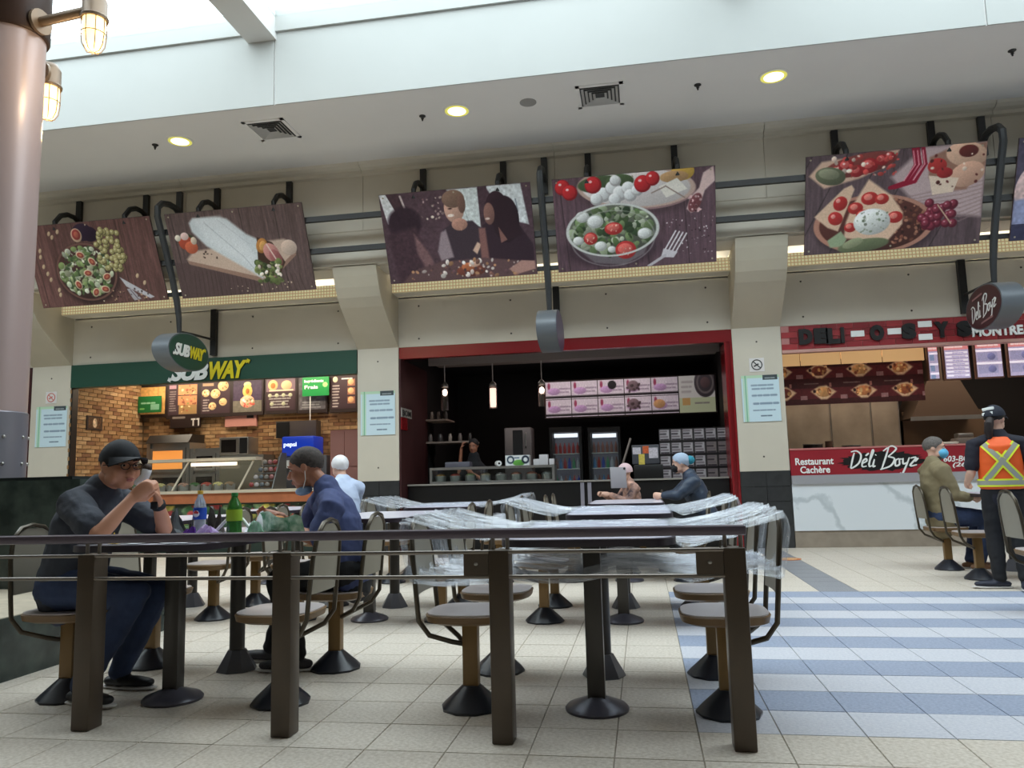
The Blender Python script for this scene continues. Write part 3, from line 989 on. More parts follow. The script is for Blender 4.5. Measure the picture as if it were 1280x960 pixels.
# ---- drum signs
M_DRUM = mat('drum_grey', (104, 110, 116), rough=0.45, metal=0.15)
M_GREEN = mat('sign_green', (38, 76, 62), rough=0.4)
M_MAROON = mat('sign_maroon', (70, 30, 34), rough=0.4)
M_YEL = mat('sign_yellow', (226, 210, 40), rough=0.4)
M_WHT = mat('sign_white', (240, 242, 240), rough=0.4)
M_BLK = mat('sign_black', (22, 20, 20), rough=0.4)
D_Y, D_Z, D_RY, D_RZ, D_T = 11.12, 3.25, 0.56, 0.30, 0.28
SCRIPT = {  # hand-lettered strokes, unit = cap height
    'D': [[(0.05, 0.95), (0.35, 1.0), (0.62, 0.75), (0.55, 0.3), (0.2, 0.02), (0.12, 0.1)], [(0.24, 0.9), (0.18, 0.5), (0.14, 0.05)]],
    'e': [[(0.06, 0.26), (0.3, 0.4), (0.26, 0.54), (0.1, 0.4), (0.1, 0.1), (0.34, 0.12)]],
    'E': [[(0.06, 0.26), (0.3, 0.4), (0.26, 0.54), (0.1, 0.4), (0.1, 0.1), (0.34, 0.12)], [(0.22, 0.7), (0.38, 0.86)]],
    'l': [[(0.06, 0.2), (0.26, 0.9), (0.2, 1.0), (0.12, 0.5), (0.12, 0.1), (0.26, 0.14)]],
    'i': [[(0.1, 0.5), (0.06, 0.1), (0.2, 0.12)], [(0.13, 0.72), (0.16, 0.76)]],
    'B': [[(0.28, 1.12), (0.16, 0.5), (0.02, -0.12)], [(0.0, 0.95), (0.4, 1.22), (0.7, 1.05), (0.3, 0.62)], [(0.3, 0.62), (0.66, 0.5), (0.5, 0.1), (-0.05, -0.1)]],
    'o': [[(0.26, 0.5), (0.08, 0.4), (0.1, 0.1), (0.3, 0.16), (0.28, 0.44), (0.42, 0.46)]],
    'y': [[(0.06, 0.52), (0.1, 0.2), (0.3, 0.26)], [(0.4, 0.55), (0.28, 0.1), (0.1, -0.4), (0.0, -0.3)]],
    'z': [[(0.04, 0.5), (0.34, 0.52), (0.06, 0.08), (0.42, 0.12)], [(0.3, 0.3), (0.46, 0.5)]]}
ADV = {'D': .66, 'e': .34, 'E': .36, 'l': .26, 'i': .22, ' ': .3, 'B': .66, 'o': .4, 'y': .42, 'z': .46}


def script_word(word, M, width, m, parent, name='lettering', wd=0.05):
    tot = sum(ADV[c] for c in word)
    k = width / tot
    S = M @ Matrix.Scale(k, 4) @ Matrix.Translation((-tot / 2, -0.42, 0))
    mb, x = MB(), 0.0
    for c in word:
        strokes(mb, [[(p[0] + x + 0.18 * p[1], p[1]) for p in ln] for ln in SCRIPT.get(c, [])], wd, S, 0.012)
        x += ADV[c]
    return obj(name, mb, m, parent, world_co=True)


arrow_poly = lambda s: [(0, -0.28 * s), (0.5 * s, -0.28 * s), (0.5 * s, -0.6 * s), (1.05 * s, 0), (0.5 * s, 0.6 * s), (0.5 * s, 0.28 * s), (0, 0.28 * s)]


def shop_logo(M, w, h, parent, thick=0.02):
    """two-tone slanted word with an arrow off each end"""
    for nm, grow, z, mats in (('outline', 0.035, 0.0, (M_BLK, M_BLK)), ('lettering', 0.0, thick, (M_WHT, M_YEL))):
        for body, cx, m in (('SUB', -0.25, mats[0]), ('WAY', 0.235, mats[1])):
            vs, fs = fit_text(body, M @ Matrix.Translation((cx * w, 0, z)), w * 0.47 + grow * w * .5, h + grow * h, 0.006, 0.045, 0.28, 0.92)
            mb = MB().add(vs, fs)
            s = h * 0.26 * (1 + grow * 3)
            if body == 'SUB':
                A = M @ Matrix.Translation((-0.475 * w, -0.36 * h, z)) @ Matrix.Rotation(PI + 0.35, 4, 'Z')
            else:
                A = M @ Matrix.Translation((0.455 * w, 0.38 * h, z)) @ Matrix.Rotation(0.35, 4, 'Z')
            mb.prism(arrow_poly(s), lambda p, q, t_: (p, q, t_), -0.006, 0.006, M=A)
            obj(nm, mb, m, parent, world_co=True, smooth=False)


def face_frame(x, side):
    """frame on a drum face: side +1 faces +X, -1 faces -X"""
    if side > 0:
        return Matrix(((0, 0, 1, x), (1, 0, 0, D_Y), (0, 1, 0, D_Z), (0, 0, 0, 1)))
    return Matrix(((0, 0, -1, x), (-1, 0, 0, D_Y), (0, 1, 0, D_Z), (0, 0, 0, 1)))


ell2 = [(math.cos(2 * PI * k / 48), math.sin(2 * PI * k / 48)) for k in range(48)]
for xs, fm, lab in ((-7.19, M_GREEN, 'oval grey drum sign with green face hanging before the sandwich shop'),
                    (-1.255, mat('drum_face_violet', (94, 84, 110), rough=0.4), 'oval grey drum sign seen edge-on above the bubble tea stall'),
                    (4.75, M_MAROON, 'oval grey drum sign with maroon script face above the deli')):
    t = thing('drum_sign', lab, 'sign', (xs, D_Y, D_Z - D_RZ), group='oval drum signs on arms')
    mb = MB().prism([(p * D_RY, q * D_RZ) for p, q in ell2], lambda p, q, s_: (s_, D_Y + p, D_Z + q), xs - D_T / 2, xs + D_T / 2)
    obj('drum', mb, M_DRUM, t, world_co=True)
    for sd in (-1, 1):
        xf = xs + sd * (D_T / 2 + 0.003)
        Mf = face_frame(xf, sd)
        f = MB().prism([(p * (D_RY - 0.025), q * (D_RZ - 0.02)) for p, q in ell2], lambda p, q, s_: (p, q, s_), -0.002, 0.003, M=Mf)
        fo = obj('face', f, fm, t, world_co=True, smooth=False)
        Mt = face_frame(xf + sd * 0.006, sd)
        if fm is M_GREEN:
            shop_logo(Mt, 0.86, 0.2, t, 0.006)
        elif fm is M_MAROON:
            script_word('Deli Boyz', Mt @ Matrix.Translation((0, -0.03, 0)) @ Matrix.Rotation(0.12, 4, 'Z'), 0.8, M_WHT, t, wd=0.062)
            sw = MB().box(-0.28, 0.04, 0.165, 0.19, 0, 0.003, M=Mt @ Matrix.Rotation(0.1, 4, 'Z')).box(-0.1, 0.26, -0.215, -0.19, 0, 0.003, M=Mt @ Matrix.Rotation(0.1, 4, 'Z'))
            obj('small_print', sw, mat('muted_print', (150, 110, 110), rough=.5), t, world_co=True, smooth=False)
    hk = MB().box(xs - 0.045, xs + 0.045, 10.93, 10.99, 5.3, 5.85)
    pth = [(10.95, 5.50), (10.85, 5.55), (10.68, 5.55), (10.5, 5.5), (10.40, 5.4), (10.40, 5.26), (10.63, 4.8), (10.82, 4.4), (10.96, 4.06), (11.03, 3.8), (11.06, 3.5)]
    hk.tube([(xs, a, b_) for a, b_ in pth], [0.05] * 7 + [0.05, 0.052, 0.045, 0.035], seg=8)
    obj('arm', hk, M_STEEL, t, world_co=True)
    bk = MB().box(xs - 0.05, xs + 0.05, 12.02, 12.10, 3.35, 4.15)
    bk.tube([(xs, 12.05, 3.62), (xs, 11.4, 3.60), (xs, 11.06, 3.58)], 0.02, seg=6)
    obj('wall_bar', bk, M_BLACK, t, world_co=True)
# ================================================================== FOOD STALLS
ORD = ('first', 'second', 'third', 'fourth', 'fifth', 'sixth', 'seventh', 'eighth', 'ninth', 'tenth')


def R4(px0, py0, px1, py1, Y):
    a, b_ = at_y(px0, py0, Y), at_y(px1, py1, Y)
    return a.x, b_.x, b_.z, a.z                     # x0 x1 z0 z1


M_DARKROOM = mat('dark_room', (26, 22, 22), rough=0.8)
M_STAINLESS = mat('stainless', (168, 166, 162), rough=0.3, metal=0.85, var=0.06, vscale=3)
M_BROWNROOM = mat('tan_room', (120, 96, 70), rough=0.7)


def room(x0, x1, yb, mwall, mceil, zc=3.34, mfloor=None):
    obj('wall_back', MB().box(x0, x1, yb, yb + 0.1, 0, zc), mwall, kind='structure', smooth=False)
    obj('wall_left', MB().box(x0 - 0.1, x0, W + 0.14, yb + 0.1, 0, zc), mwall, kind='structure', smooth=False)
    obj('wall_right', MB().box(x1, x1 + 0.1, W + 0.14, yb + 0.1, 0, zc), mwall, kind='structure', smooth=False)
    obj('ceiling', MB().box(x0 - 0.1, x1 + 0.1, W + 0.14, yb + 0.1, zc, zc + 0.1), mceil, kind='structure', smooth=False)


# ------------------------------------------------------------ sandwich shop (left bay)
SX0, SX1, SB = -9.95, -4.61, 14.15
M_MORTAR = mat('brick_mortar', (120, 98, 74), rough=0.9)
room(SX0, SX1 + 0.3, SB, M_MORTAR, M_BROWNROOM)
bricks_m = [mat('brick_%s' % n, c, rough=0.85, var=0.2, vscale=9) for n, c in (('tan', (166, 130, 90)), ('ochre', (150, 112, 74)), ('rust', (126, 88, 60)), ('pale', (180, 146, 106)))]
bl, bh = 0.225, 0.074
bme = []
for m in bricks_m:
    a = MB().box(-bl / 2 + 0.006, bl / 2 - 0.006, -0.012, 0.004, -bh / 2 + 0.005, bh / 2 - 0.005)
    me = bpy.data.meshes.new('brick')
    me.from_pydata(a.v, [], a.f)
    me.materials.append(m)
    bme.append(me)
wl = [o for o in bpy.data.objects if o.name.startswith('wall_left')]
wall_l, wall_b = wl[-1], [o for o in bpy.data.objects if o.name.startswith('wall_back')][-1]
wall_l = max((o for o in wl), key=lambda o: 1 if abs(max(v.co.x for v in o.data.vertices) - SX0) < 0.01 else 0)
wall_b = max((o for o in bpy.data.objects if o.name.startswith('wall_back')), key=lambda o: 1 if abs(min(v.co.y for v in o.data.vertices) - SB) < 0.01 else 0)
spots = []
for j in range(45):
    z = (j + 0.5) * bh
    for i in range(9):
        y = W + 0.1 + (i + (0.5 if j % 2 else 0.0)) * bl
        if y < SB - 0.08:
            spots.append((0 if z > 0.9 else 1, SX0 + 0.004, y, z, PI / 2, wall_l))
    for i in range(25):
        x = SX0 + 0.14 + (i + (0.5 if j % 2 else 0.0)) * bl
        spots.append((0.5 if z > 1.4 else 1.5, x, SB - 0.004, z, 0.0, wall_b))
spots.sort(key=lambda s_: s_[0])
restL, restB = MB(), MB()
for n, (_, x, y, z, rz, par) in enumerate(spots):
    k = rnd.choice((0, 0, 1, 1, 2, 3))
    dj = rnd.uniform(-0.003, 0.003)
    if n < 300:
        obj('brick', None, None, par, me=bme[k], loc=(x + (dj if rz else 0), y + (0 if rz else dj), z), rot=(0, 0, rz))
    else:
        (restL if rz else restB).add([tuple(v.co) for v in bme[k].vertices], [tuple(p.vertices) for p in bme[k].polygons], k, Matrix.Translation((x, y, z)) @ Matrix.Rotation(rz, 4, 'Z'))
if restL.v:
    obj('bricks', restL, bricks_m, wall_l, kind='stuff', smooth=False)
obj('bricks', restB, bricks_m, wall_b, kind='stuff', smooth=False)

t = thing('shop_sign', 'long dark green fascia board with white and yellow slanted lettering', 'sign', ((SX0 + SX1) / 2, W, 2.92))
obj('board', MB().box(SX0 + 0.01, SX1 - 0.01, W - 0.02, W + 0.14, 2.915, 3.315), M_GREEN, t, world_co=True, smooth=False)
p0, p1 = at_y(211, 478, W - 0.03), at_y(314, 446, W - 0.03)
shop_logo(front((p0.x + p1.x) / 2, W - 0.03, 3.09), p1.x - p0.x - 0.05, 0.31, t, 0.012)

# menu boards on the back wall
YM = SB - 0.12
M_FRAME = mat('menu_frame', (40, 26, 24), rough=0.5)


def menu_canvas(k):
    if k == 0:
        c = Canvas(60, 60, (214, 160, 92)); c.noise(.06, 4); c.line([(44, 0), (44, 60)], 1, (170, 110, 60))
        return c
    c = Canvas(60, 68, (66, 50, 54))
    if k == 1:
        c.rect(20, 2, 58, 24, (200, 140, 96)); c.rect(20, 26, 58, 46, (186, 130, 90)); c.rect(22, 46, 58, 66, (150, 118, 76)); c.scatter(40, (22, 4, 58, 64), (1, 3), [(226, 180, 130), (140, 80, 60), (120, 120, 70)]); c.rect(2, 2, 16, 10, (170, 130, 140)); c.words(3, 14, 16, 60, 9, (200, 190, 180), .5)
    elif k == 2:
        for x, y, r in ((46, 10, 11), (30, 26, 10), (10, 24, 8), (46, 44, 8), (24, 52, 8)):
            c.ell(x, y, r, r, (210, 176, 126)); c.scatter(12, (x - r, y - r, x + r, y + r), (.8, 2), [(240, 220, 180), (150, 96, 60)], .6, (x, y, r * .8, r * .8))
        c.rect(3, 3, 26, 9, (170, 140, 110)); c.words(4, 36, 18, 64, 5, (220, 210, 200), .6)
    elif k == 3:
        c.a[:, :, :] = (70, 58, 74); c.rect(0, 44, 60, 68, (110, 104, 92)); c.ell(30, 10, 8, 6, (222, 200, 140)); c.ell(30, 24, 10, 14, (218, 176, 96)); c.ell(30, 24, 4, 6, (170, 100, 50)); c.ell(30, 46, 15, 13, (222, 160, 130)); c.scatter(24, (16, 40, 46, 58), (1, 3), [(240, 214, 190), (196, 80, 70), (120, 130, 80)]); c.noise(.05, 3)
    elif k == 4:
        c.rect(0, 0, 60, 28, (118, 96, 104)); c.ell(14, 14, 10, 11, (226, 180, 120)); c.ell(14, 15, 5, 6, (180, 110, 60)); c.ell(42, 15, 11, 10, (222, 170, 130)); c.rect(6, 24, 56, 27, (210, 180, 150)); c.words(6, 34, 56, 64, 5, (190, 190, 180), .7)
        for x, y in ((8, 36), (22, 36), (36, 36), (50, 36), (12, 54), (36, 54)):
            c.ell(x, y, 4, 4, (170, 170, 140))
    elif k == 5:
        c.a[:, :, :] = (92, 88, 90); c.noise(.12, 5); c.words(4, 50, 50, 66, 3, (170, 170, 165), .6)
    else:
        c.ell(10, 8, 6, 6, (220, 206, 170)); c.words(3, 18, 20, 66, 8, (220, 210, 200), .7); c.words(24, 4, 58, 10, 1, (240, 240, 235), .9)
        for y in (14, 32, 50):
            c.rect(40, y - 6, 58, y + 8, (150, 100, 80)); c.ell(48, y, 7, 6, (216, 168, 120))
    return c


spans = [(172, 208, 484, 518), (209, 249, 480, 519), (250, 289, 477, 517), (290, 329, 475, 515), (331, 371, 473, 513), (372, 409, 471, 512), (412, 447, 469, 511)]
desc = ['plain orange wooden menu board at the left end of the row', 'menu board with stacked loaves over a small dark sign', 'menu board with scattered round breads', 'menu board with one tall sandwich picture',
        'menu board with two sandwiches above rows of small print', 'grey menu board behind the upper green plaque', 'menu board with price columns beside the right pillar']
for k, (a, b_, c_, d_) in enumerate(spans):
    x0, x1, z0, z1 = R4(a, c_, b_, d_, YM)
    t = thing('menu_board', desc[k], 'menu', ((x0 + x1) / 2, YM, z0), group='sandwich shop menu boards')
    obj('frame', MB().box(x0, x1, YM, YM + 0.06, z0 - 0.05, z1 + 0.06), M_FRAME, t, world_co=True, smooth=False)
    menu_canvas(k).build('print', x1 - x0 - 0.07, z1 - z0 - 0.03, PRINT_DIM, t, front((x0 + x1) / 2, YM - 0.004, (z0 + z1) / 2))
M_PLAQUE = mat('plaque_green', (28, 128, 62), rough=0.4, emit=(28, 128, 62), estr=0.12)
for nm, (a, b_, c_, d_), lines in (('green', (173, 201, 496, 515), None), ('bright', (378, 411, 471, 494), ('Ingrédients', 'Frais'))):
    x0, x1, z0, z1 = R4(a, c_, b_, d_, YM - 0.1)
    t = thing('plaque', 'dark green plaque in front of the orange board' if nm == 'green' else 'bright green plaque with white words hung before the menu', 'sign', ((x0 + x1) / 2, YM - 0.1, z0))
    obj('board', MB().box(x0, x1, YM - 0.1, YM - 0.08, z0, z1), mat('plaque_dark', (30, 104, 54), rough=.4) if nm == 'green' else M_PLAQUE, t, world_co=True, smooth=False)
    if lines:
        for i, w_ in enumerate(lines):
            sign_text('lettering', w_, front(x0 + (x1 - x0) * (0.44 if i == 0 else 0.34), YM - 0.104, z1 - 0.1 - i * 0.11), (x1 - x0) * (0.72 if i == 0 else 0.5), 0.07, M_WHT, t, 0.003, 0.02)
        obj('emblem', MB().lathe([(0.05, 0), (0.05, 0.004)], seg=16, M=front(x1 - 0.075, YM - 0.1, (z0 + z1) / 2 + 0.02)), mat('emblem_pale', (150, 214, 120), rough=.5), t, world_co=True)
        obj('rod', MB().box(x0 + 0.15, x0 + 0.165, YM - 0.09, YM - 0.08, z0 - 0.55, z0), M_TRIMW, t, world_co=True)
    else:
        c = Canvas(40, 26, (30, 104, 54)); c.words(3, 8, 37, 14, 1, (170, 210, 180), .8); c.rect(22, 13, 37, 22, (120, 170, 140)); c.words(4, 17, 12, 23, 1, (150, 210, 120), .8)
        c.build('print', x1 - x0, z1 - z0, PRINT, t, front((x0 + x1) / 2, YM - 0.102, (z0 + z1) / 2))
x0, x1, z0, z1 = R4(213, 519, 250, 534, YM)
t = thing('price_sign', 'small dark price sign hung under the menu boards', 'sign', ((x0 + x1) / 2, YM, z0))
obj('board', MB().box(x0, x1, YM, YM + 0.03, z0, z1), M_FRAME, t, world_co=True, smooth=False)
c = Canvas(40, 16, (44, 32, 30)); c.words(2, 1, 22, 6, 1, (170, 160, 150)); c.rect(28, 5, 34, 7, (200, 195, 190)); c.rect(30, 5, 32, 14, (200, 195, 190)); c.rect(35, 5, 39, 7, (200, 195, 190)); c.rect(37, 5, 39, 14, (200, 195, 190))
c.build('print', x1 - x0, z1 - z0, PRINT, t, front((x0 + x1) / 2, YM - 0.004, (z0 + z1) / 2))
x0, x1, z0, z1 = R4(280, 518, 319, 532, YM)
t = thing('notice_board', 'dusty pink notice board fixed to the brick wall', 'sign', ((x0 + x1) / 2, YM, z0))
obj('board', MB().box(x0, x1, YM + 0.04, YM + 0.11, z0, z1), mat('dusty_pink', (186, 128, 118), rough=.6), t, world_co=True, smooth=False)
obj('dark_print', MB().box(x1 - 0.2, x1 - 0.06, YM + 0.034, YM + 0.04, z1 - 0.09, z1 - 0.03), M_FRAME, t, world_co=True, smooth=False)
# paper border with printed words along the bricks
x0, x1, z0, z1 = R4(320, 516, 447, 527, YM)
t = thing('paper_border', 'pale printed paper border running along the brick wall', 'sign', ((x0 + x1) / 2, YM + 0.1, z0))
c = Canvas(130, 8, (206, 158, 104)); c.words(2, 1, 128, 7, 1, (120, 72, 46), .8)
c.build('print', x1 - x0, 0.1, PRINT, t, front((x0 + x1) / 2, YM + 0.1, (z0 + z1) / 2))
# framed picture on the side wall
p = at_x(118, 529, SX0 + 0.03)
t = thing('framed_picture', 'small dark framed picture on the left brick wall', 'picture', (SX0 + 0.02, p.y, p.z - 0.15))
obj('frame', MB().box(SX0 + 0.012, SX0 + 0.04, p.y - 0.2, p.y + 0.2, p.z - 0.13, p.z + 0.13), M_FRAME, t, world_co=True, smooth=False)
c = Canvas(24, 16, (86, 62, 44)); c.ell(12, 8, 4, 7, (206, 180, 150)); c.noise(.2, 2)
c.build('print', 0.34, 0.2, PRINT, t, Matrix(((0, 0, 1, SX0 + 0.043), (1, 0, 0, p.y), (0, 1, 0, p.z), (0, 0, 0, 1))))

# ovens and machines against the back wall
M_BLKPL = mat('black_plastic', (24, 23, 24), rough=0.4)
M_OVENGLOW = mat('oven_glow', (255, 176, 96), rough=0.5, emit=(255, 150, 60), estr=0.55)
M_GLASSD = mat('dark_glass', (30, 24, 22), rough=0.08, spec=0.7)
YO = 13.55


def oven(px0, py0, px1, label, glow):
    x0, x1, z0, z1 = R4(px0, py0, px1, 640, YO)
    t = thing('bread_oven', label, 'oven', ((x0 + x1) / 2, YO, 0))
    k = MB().box(x0, x1, YO + 0.06, YO + 0.55, 0, z1 - 0.12)
    for a, b2 in ((x0, x0 + 0.07), (x1 - 0.07, x1)):
        k.box(a, b2, YO, YO + 0.06, 0.9, z1 - 0.12)
    zs = [0.9, 1.2, 1.24, 1.5, 1.55, z1 - 0.2]
    obj('body', k, M_STAINLESS, t, world_co=True, smooth=False)
    for i, (za, zb) in enumerate(((0.95, 1.36), (1.42, z1 - 0.22))):
        obj('door', MB().box(x0 + 0.08, x1 - 0.08, YO - 0.01, YO + 0.04, za, zb), M_STAINLESS, t, world_co=True, smooth=False)
        obj('door_glass', MB().box(x0 + 0.14, x1 - 0.14, YO - 0.016, YO - 0.008, za + 0.05, zb - 0.05), M_OVENGLOW if glow and i == 1 else M_GLASSD, t, world_co=True, smooth=False)
    if glow:
        obj('hood', MB().prism([(YO - 0.05, z1 - 0.12), (YO + 0.5, z1 - 0.12), (YO + 0.5, z1 + 0.04), (YO + 0.08, z1 + 0.04)], lambda p_, q, s_: (s_, p_, q), x0, x1), M_BLKPL, t, world_co=True, smooth=False)
    return t


oven(184, 547, 235, 'lit bread oven with black hood against the brick wall', True)
oven(238, 553, 273, 'tall dark glazed proofing cabinet beside the lit oven', False)
x0, x1, z0, z1 = R4(274, 547, 310, 568, YO)
t = thing('microwave_oven', 'grey microwave oven with dark door window on a stand', 'oven', ((x0 + x1) / 2, YO, z0))
obj('body', MB().cbox(x0, x1, YO, YO + 0.4, z0, z1, 0.01), M_STAINLESS, t, world_co=True)
xm = x0 + (x1 - x0) * 0.68
obj('door', MB().box(x0 + 0.02, xm, YO - 0.012, YO, z0 + 0.02, z1 - 0.02), mat('brushed_grey', (140, 132, 124), rough=.4, metal=.4), t, world_co=True, smooth=False)
obj('window', MB().box(x0 + 0.05, xm - 0.05, YO - 0.016, YO - 0.01, z0 + 0.05, z1 - 0.05), M_GLASSD, t, world_co=True, smooth=False)
obj('control_panel', MB().box(xm + 0.02, x1 - 0.02, YO - 0.012, YO, z0 + 0.02, z1 - 0.02), M_BLKPL, t, world_co=True, smooth=False)
t = thing('steel_cabinet', 'stainless cabinet carrying the microwave', 'cabinet', ((x0 + x1) / 2, YO, 0))
obj('body', MB().box(x0 - 0.02, x1 + 0.3, YO + 0.02, YO + 0.5, 0, z0 - 0.004), M_STAINLESS, t, world_co=True, smooth=False)
obj('door', MB().box(x0 + 0.02, x1 + 0.26, YO, YO + 0.02, 0.95, z0 - 0.06), mat('cabinet_olive', (120, 114, 96), rough=.5), t, world_co=True, smooth=False)

# service counter with slanted glass guard
YC = 12.62
M_CSTONE = mat('counter_cream', (206, 194, 172), rough=0.35)
M_CWOOD = mat('counter_terracotta', (176, 104, 66), rough=0.5, var=0.1)
zc = 1.03
t = thing('service_counter', 'long cream-topped service counter with terracotta band in the sandwich shop', 'counter', ((SX0 + SX1) / 2, YC, 0))
obj('worktop', MB().box(SX0 + 0.1, -5.25, YC - 0.32, YC + 0.45, zc - 0.03, zc + 0.02), M_CSTONE, t, world_co=True, smooth=False)
obj('band', MB().box(SX0 + 0.1, -5.28, YC - 0.28, YC + 0.4, zc - 0.2, zc - 0.03), M_CWOOD, t, world_co=True, smooth=False)
obj('cabinet', MB().box(SX0 + 0.12, -5.3, YC - 0.2, YC + 0.4, 0.0, zc - 0.2), mat('counter_dark', (46, 60, 52), rough=.5), t, world_co=True, smooth=False)
obj('end_panel', MB().box(-5.31, -5.25, YC - 0.24, YC + 0.42, 0.0, zc - 0.03), M_CWOOD, t, world_co=True, smooth=False)
ck = Canvas(170, 22, (60, 74, 62)); ck.scatter(160, (0, 0, 170, 22), (2, 5), [(70, 110, 70), (160, 66, 66), (190, 180, 90), (40, 60, 46), (120, 150, 110)]); ck.noise(.1, 2)
ck.build('fresh_food_print', -5.3 - SX0 - 0.2, 0.4, PRINT, t, front((SX0 - 5.2) / 2, YC - 0.205, 0.6))
gx0, gx1 = at_y(150, 572, YC).x, at_y(318, 572, YC).x
g = thing('sneeze_guard', 'slanted glass guard with cream rail on the sandwich counter', 'glass guard', ((gx0 + gx1) / 2, YC, zc + 0.02))
gz = 1.60
for a, b2 in ((gx0, (gx0 + gx1) / 2), ((gx0 + gx1) / 2, gx1 - 0.14)):
    obj('pane', MB().add([(a, YC - 0.2, zc + 0.04), (b2, YC - 0.2, zc + 0.04), (b2 + 0.1, YC + 0.12, gz - 0.03), (a + 0.0, YC + 0.12, gz - 0.03)], [(0, 1, 2, 3)]), GLASS, g, world_co=True, smooth=False)
obj('top_rail', MB().box(gx0, gx1, YC + 0.06, YC + 0.3, gz - 0.035, gz + 0.02), M_CSTONE, g, world_co=True, smooth=False)
for a in (gx0 + 0.02, (gx0 + gx1) / 2 - 0.05, gx1 - 0.1):
    obj('post', MB().tube([(a - 0.08, YC - 0.2, zc + 0.022), (a + 0.03, YC + 0.12, gz - 0.03)], 0.018, seg=8), M_CSTONE, g, world_co=True)
obj('lamp_strip', MB().box(gx0 + 1.4, gx1 - 0.35, YC + 0.0, YC + 0.05, gz - 0.12, gz - 0.06), mat('strip_lamp', (255, 240, 220), emit=(255, 230, 200), estr=1.2), g, world_co=True, smooth=False)
fillc = [(70, 110, 60), (176, 70, 56), (210, 196, 130), (150, 120, 90), (196, 150, 130)]
for k in range(9):
    xx = gx0 + 0.2 + k * (gx1 - gx0 - 0.5) / 9.4
    tt = thing('food_tub', 'steel tub of %s filling, %s from the left in the sandwich counter' % (('green', 'red', 'cream', 'brown', 'pink')[k % 5], ORD[k]), 'tub', (xx + 0.1, YC + 0.1, zc + 0.02), group='filling tubs in the sandwich counter')
    obj('tub', MB().lathe([(0.10, 0), (0.11, 0.1), (0.115, 0.11)], seg=4, c=(0, 0, 0.0)), M_STAINLESS, tt, smooth=False)
    obj('filling', MB().ell((0, 0, 0.1), (0.09, 0.09, 0.05), seg=10, rings=6), mat('filling_%d' % (k % 5), fillc[k % 5], rough=.7, var=.4, vscale=30), tt)

# snack rack and drinks fountain
x0, x1, z0, z1 = R4(318, 567, 350, 612, YC + 0.1)
t = thing('snack_rack', 'grey wire snack rack stepped in tiers beside the glass guard', 'rack', ((x0 + x1) / 2, YC, zc + 0.02))
for k in range(4):
    zz = zc + 0.025 + k * 0.13
    obj('shelf', MB().box(x0 + 0.03 * k, x1, YC - 0.2 + 0.1 * k, YC + 0.3, zz, zz + 0.02), mat('rack_grey', (110, 110, 108), rough=.4, metal=.5), t, world_co=True, smooth=False)
obj('side', MB().prism([(YC - 0.22, zc + 0.02), (YC + 0.3, zc + 0.02), (YC + 0.3, z1), (YC + 0.1, z1)], lambda p_, q, s_: (s_, p_, q), x1, x1 + 0.02), mat('rack_grey', ()), t, world_co=True, smooth=False)
bagc = [(140, 60, 60), (170, 164, 164), (90, 98, 104), (120, 116, 110), (150, 100, 100)]
for k in range(4):
    for i in range(4):
        xx = x0 + 0.06 + 0.03 * k + i * (x1 - x0 - 0.1) / 4
        zz = zc + 0.045 + k * 0.13
        tt = obj('snack_bag', MB().ell((0, 0, 0.055), (0.046, 0.025, 0.042), seg=8, rings=6), mat('bag_%d' % ((i + k) % 5), bagc[(i + k) % 5], rough=.3), None, '%s snack bag, %s from the left on the %s tier of the wire rack' % (('red', 'white', 'grey', 'beige', 'pink')[(i + k) % 5], ORD[i], ('lowest', 'second', 'third', 'highest')[k]), 'snack', 'snack bags in the wire rack', loc=(xx + 0.02, YC - 0.14 + 0.1 * k, zz))
YF = 13.3
x0, x1, z0, z1 = R4(352, 546, 384, 612, YF)
t = thing('drinks_fountain', 'drinks fountain with glowing blue top panel behind the man in blue', 'machine', ((x0 + x1) / 2, YF, 0))
zt = at_y(360, 570, YF).z
obj('body', MB().cbox(x0 - 0.1, x1 + 0.35, YF + 0.05, YF + 0.5, 0, zt, 0.02), mat('fountain_grey', (86, 86, 90), rough=.4), t, world_co=True)
M_BLUEGLOW = mat('blue_lit_panel', (20, 60, 190), rough=.3, emit=(24, 60, 190), estr=0.28)
obj('top_panel', MB().cbox(x0, x1 + 0.12, YF, YF + 0.45, zt, z1, 0.03), M_BLUEGLOW, t, world_co=True)
sign_text('lettering', 'pepsi', front(x0 + 0.17, YF - 0.004, (zt + z1) / 2 + 0.02), 0.25, 0.1, mat('lit_white', (240, 246, 255), emit=(230, 240, 255), estr=1.0), t, 0.002, 0.02)
for k in range(4):
    obj('nozzle', MB().box(x0 - 0.04 + k * 0.15, x0 + 0.03 + k * 0.15, YF - 0.08, YF + 0.05, zt - 0.22, zt - 0.08), M_TRIMW if k % 2 else M_BLKPL, t, world_co=True, smooth=False)
x0, x1, z0, z1 = R4(345, 527, 395, 546, SB - 0.25)
t = thing('wall_cabinet', 'dark wall box under the paper border by the drinks fountain', 'cabinet', ((x0 + x1) / 2, SB - 0.2, z0))
obj('body', MB().box(x0, x1, SB - 0.25, SB - 0.03, z0, z1), mat('cabinet_grey', (78, 70, 66), rough=.5), t, world_co=True, smooth=False)
obj('door', MB().box(x0 + 0.02, x0 + 0.28, SB - 0.262, SB - 0.25, z0 + 0.02, z1 - 0.02), M_BLKPL, t, world_co=True, smooth=False)
x0, x1, z0, z1 = R4(413, 538, 449, 640, 13.2)
t = thing('tall_cabinet', 'tall dusty pink cabinet beside the pillar in the sandwich shop', 'cabinet', ((x0 + x1) / 2, 13.2, 0))
obj('body', MB().box(x0, x1 + 0.4, 13.2, 13.7, 0, z1), mat('cabinet_pink', (160, 112, 104), rough=.5), t, world_co=True, smooth=False)
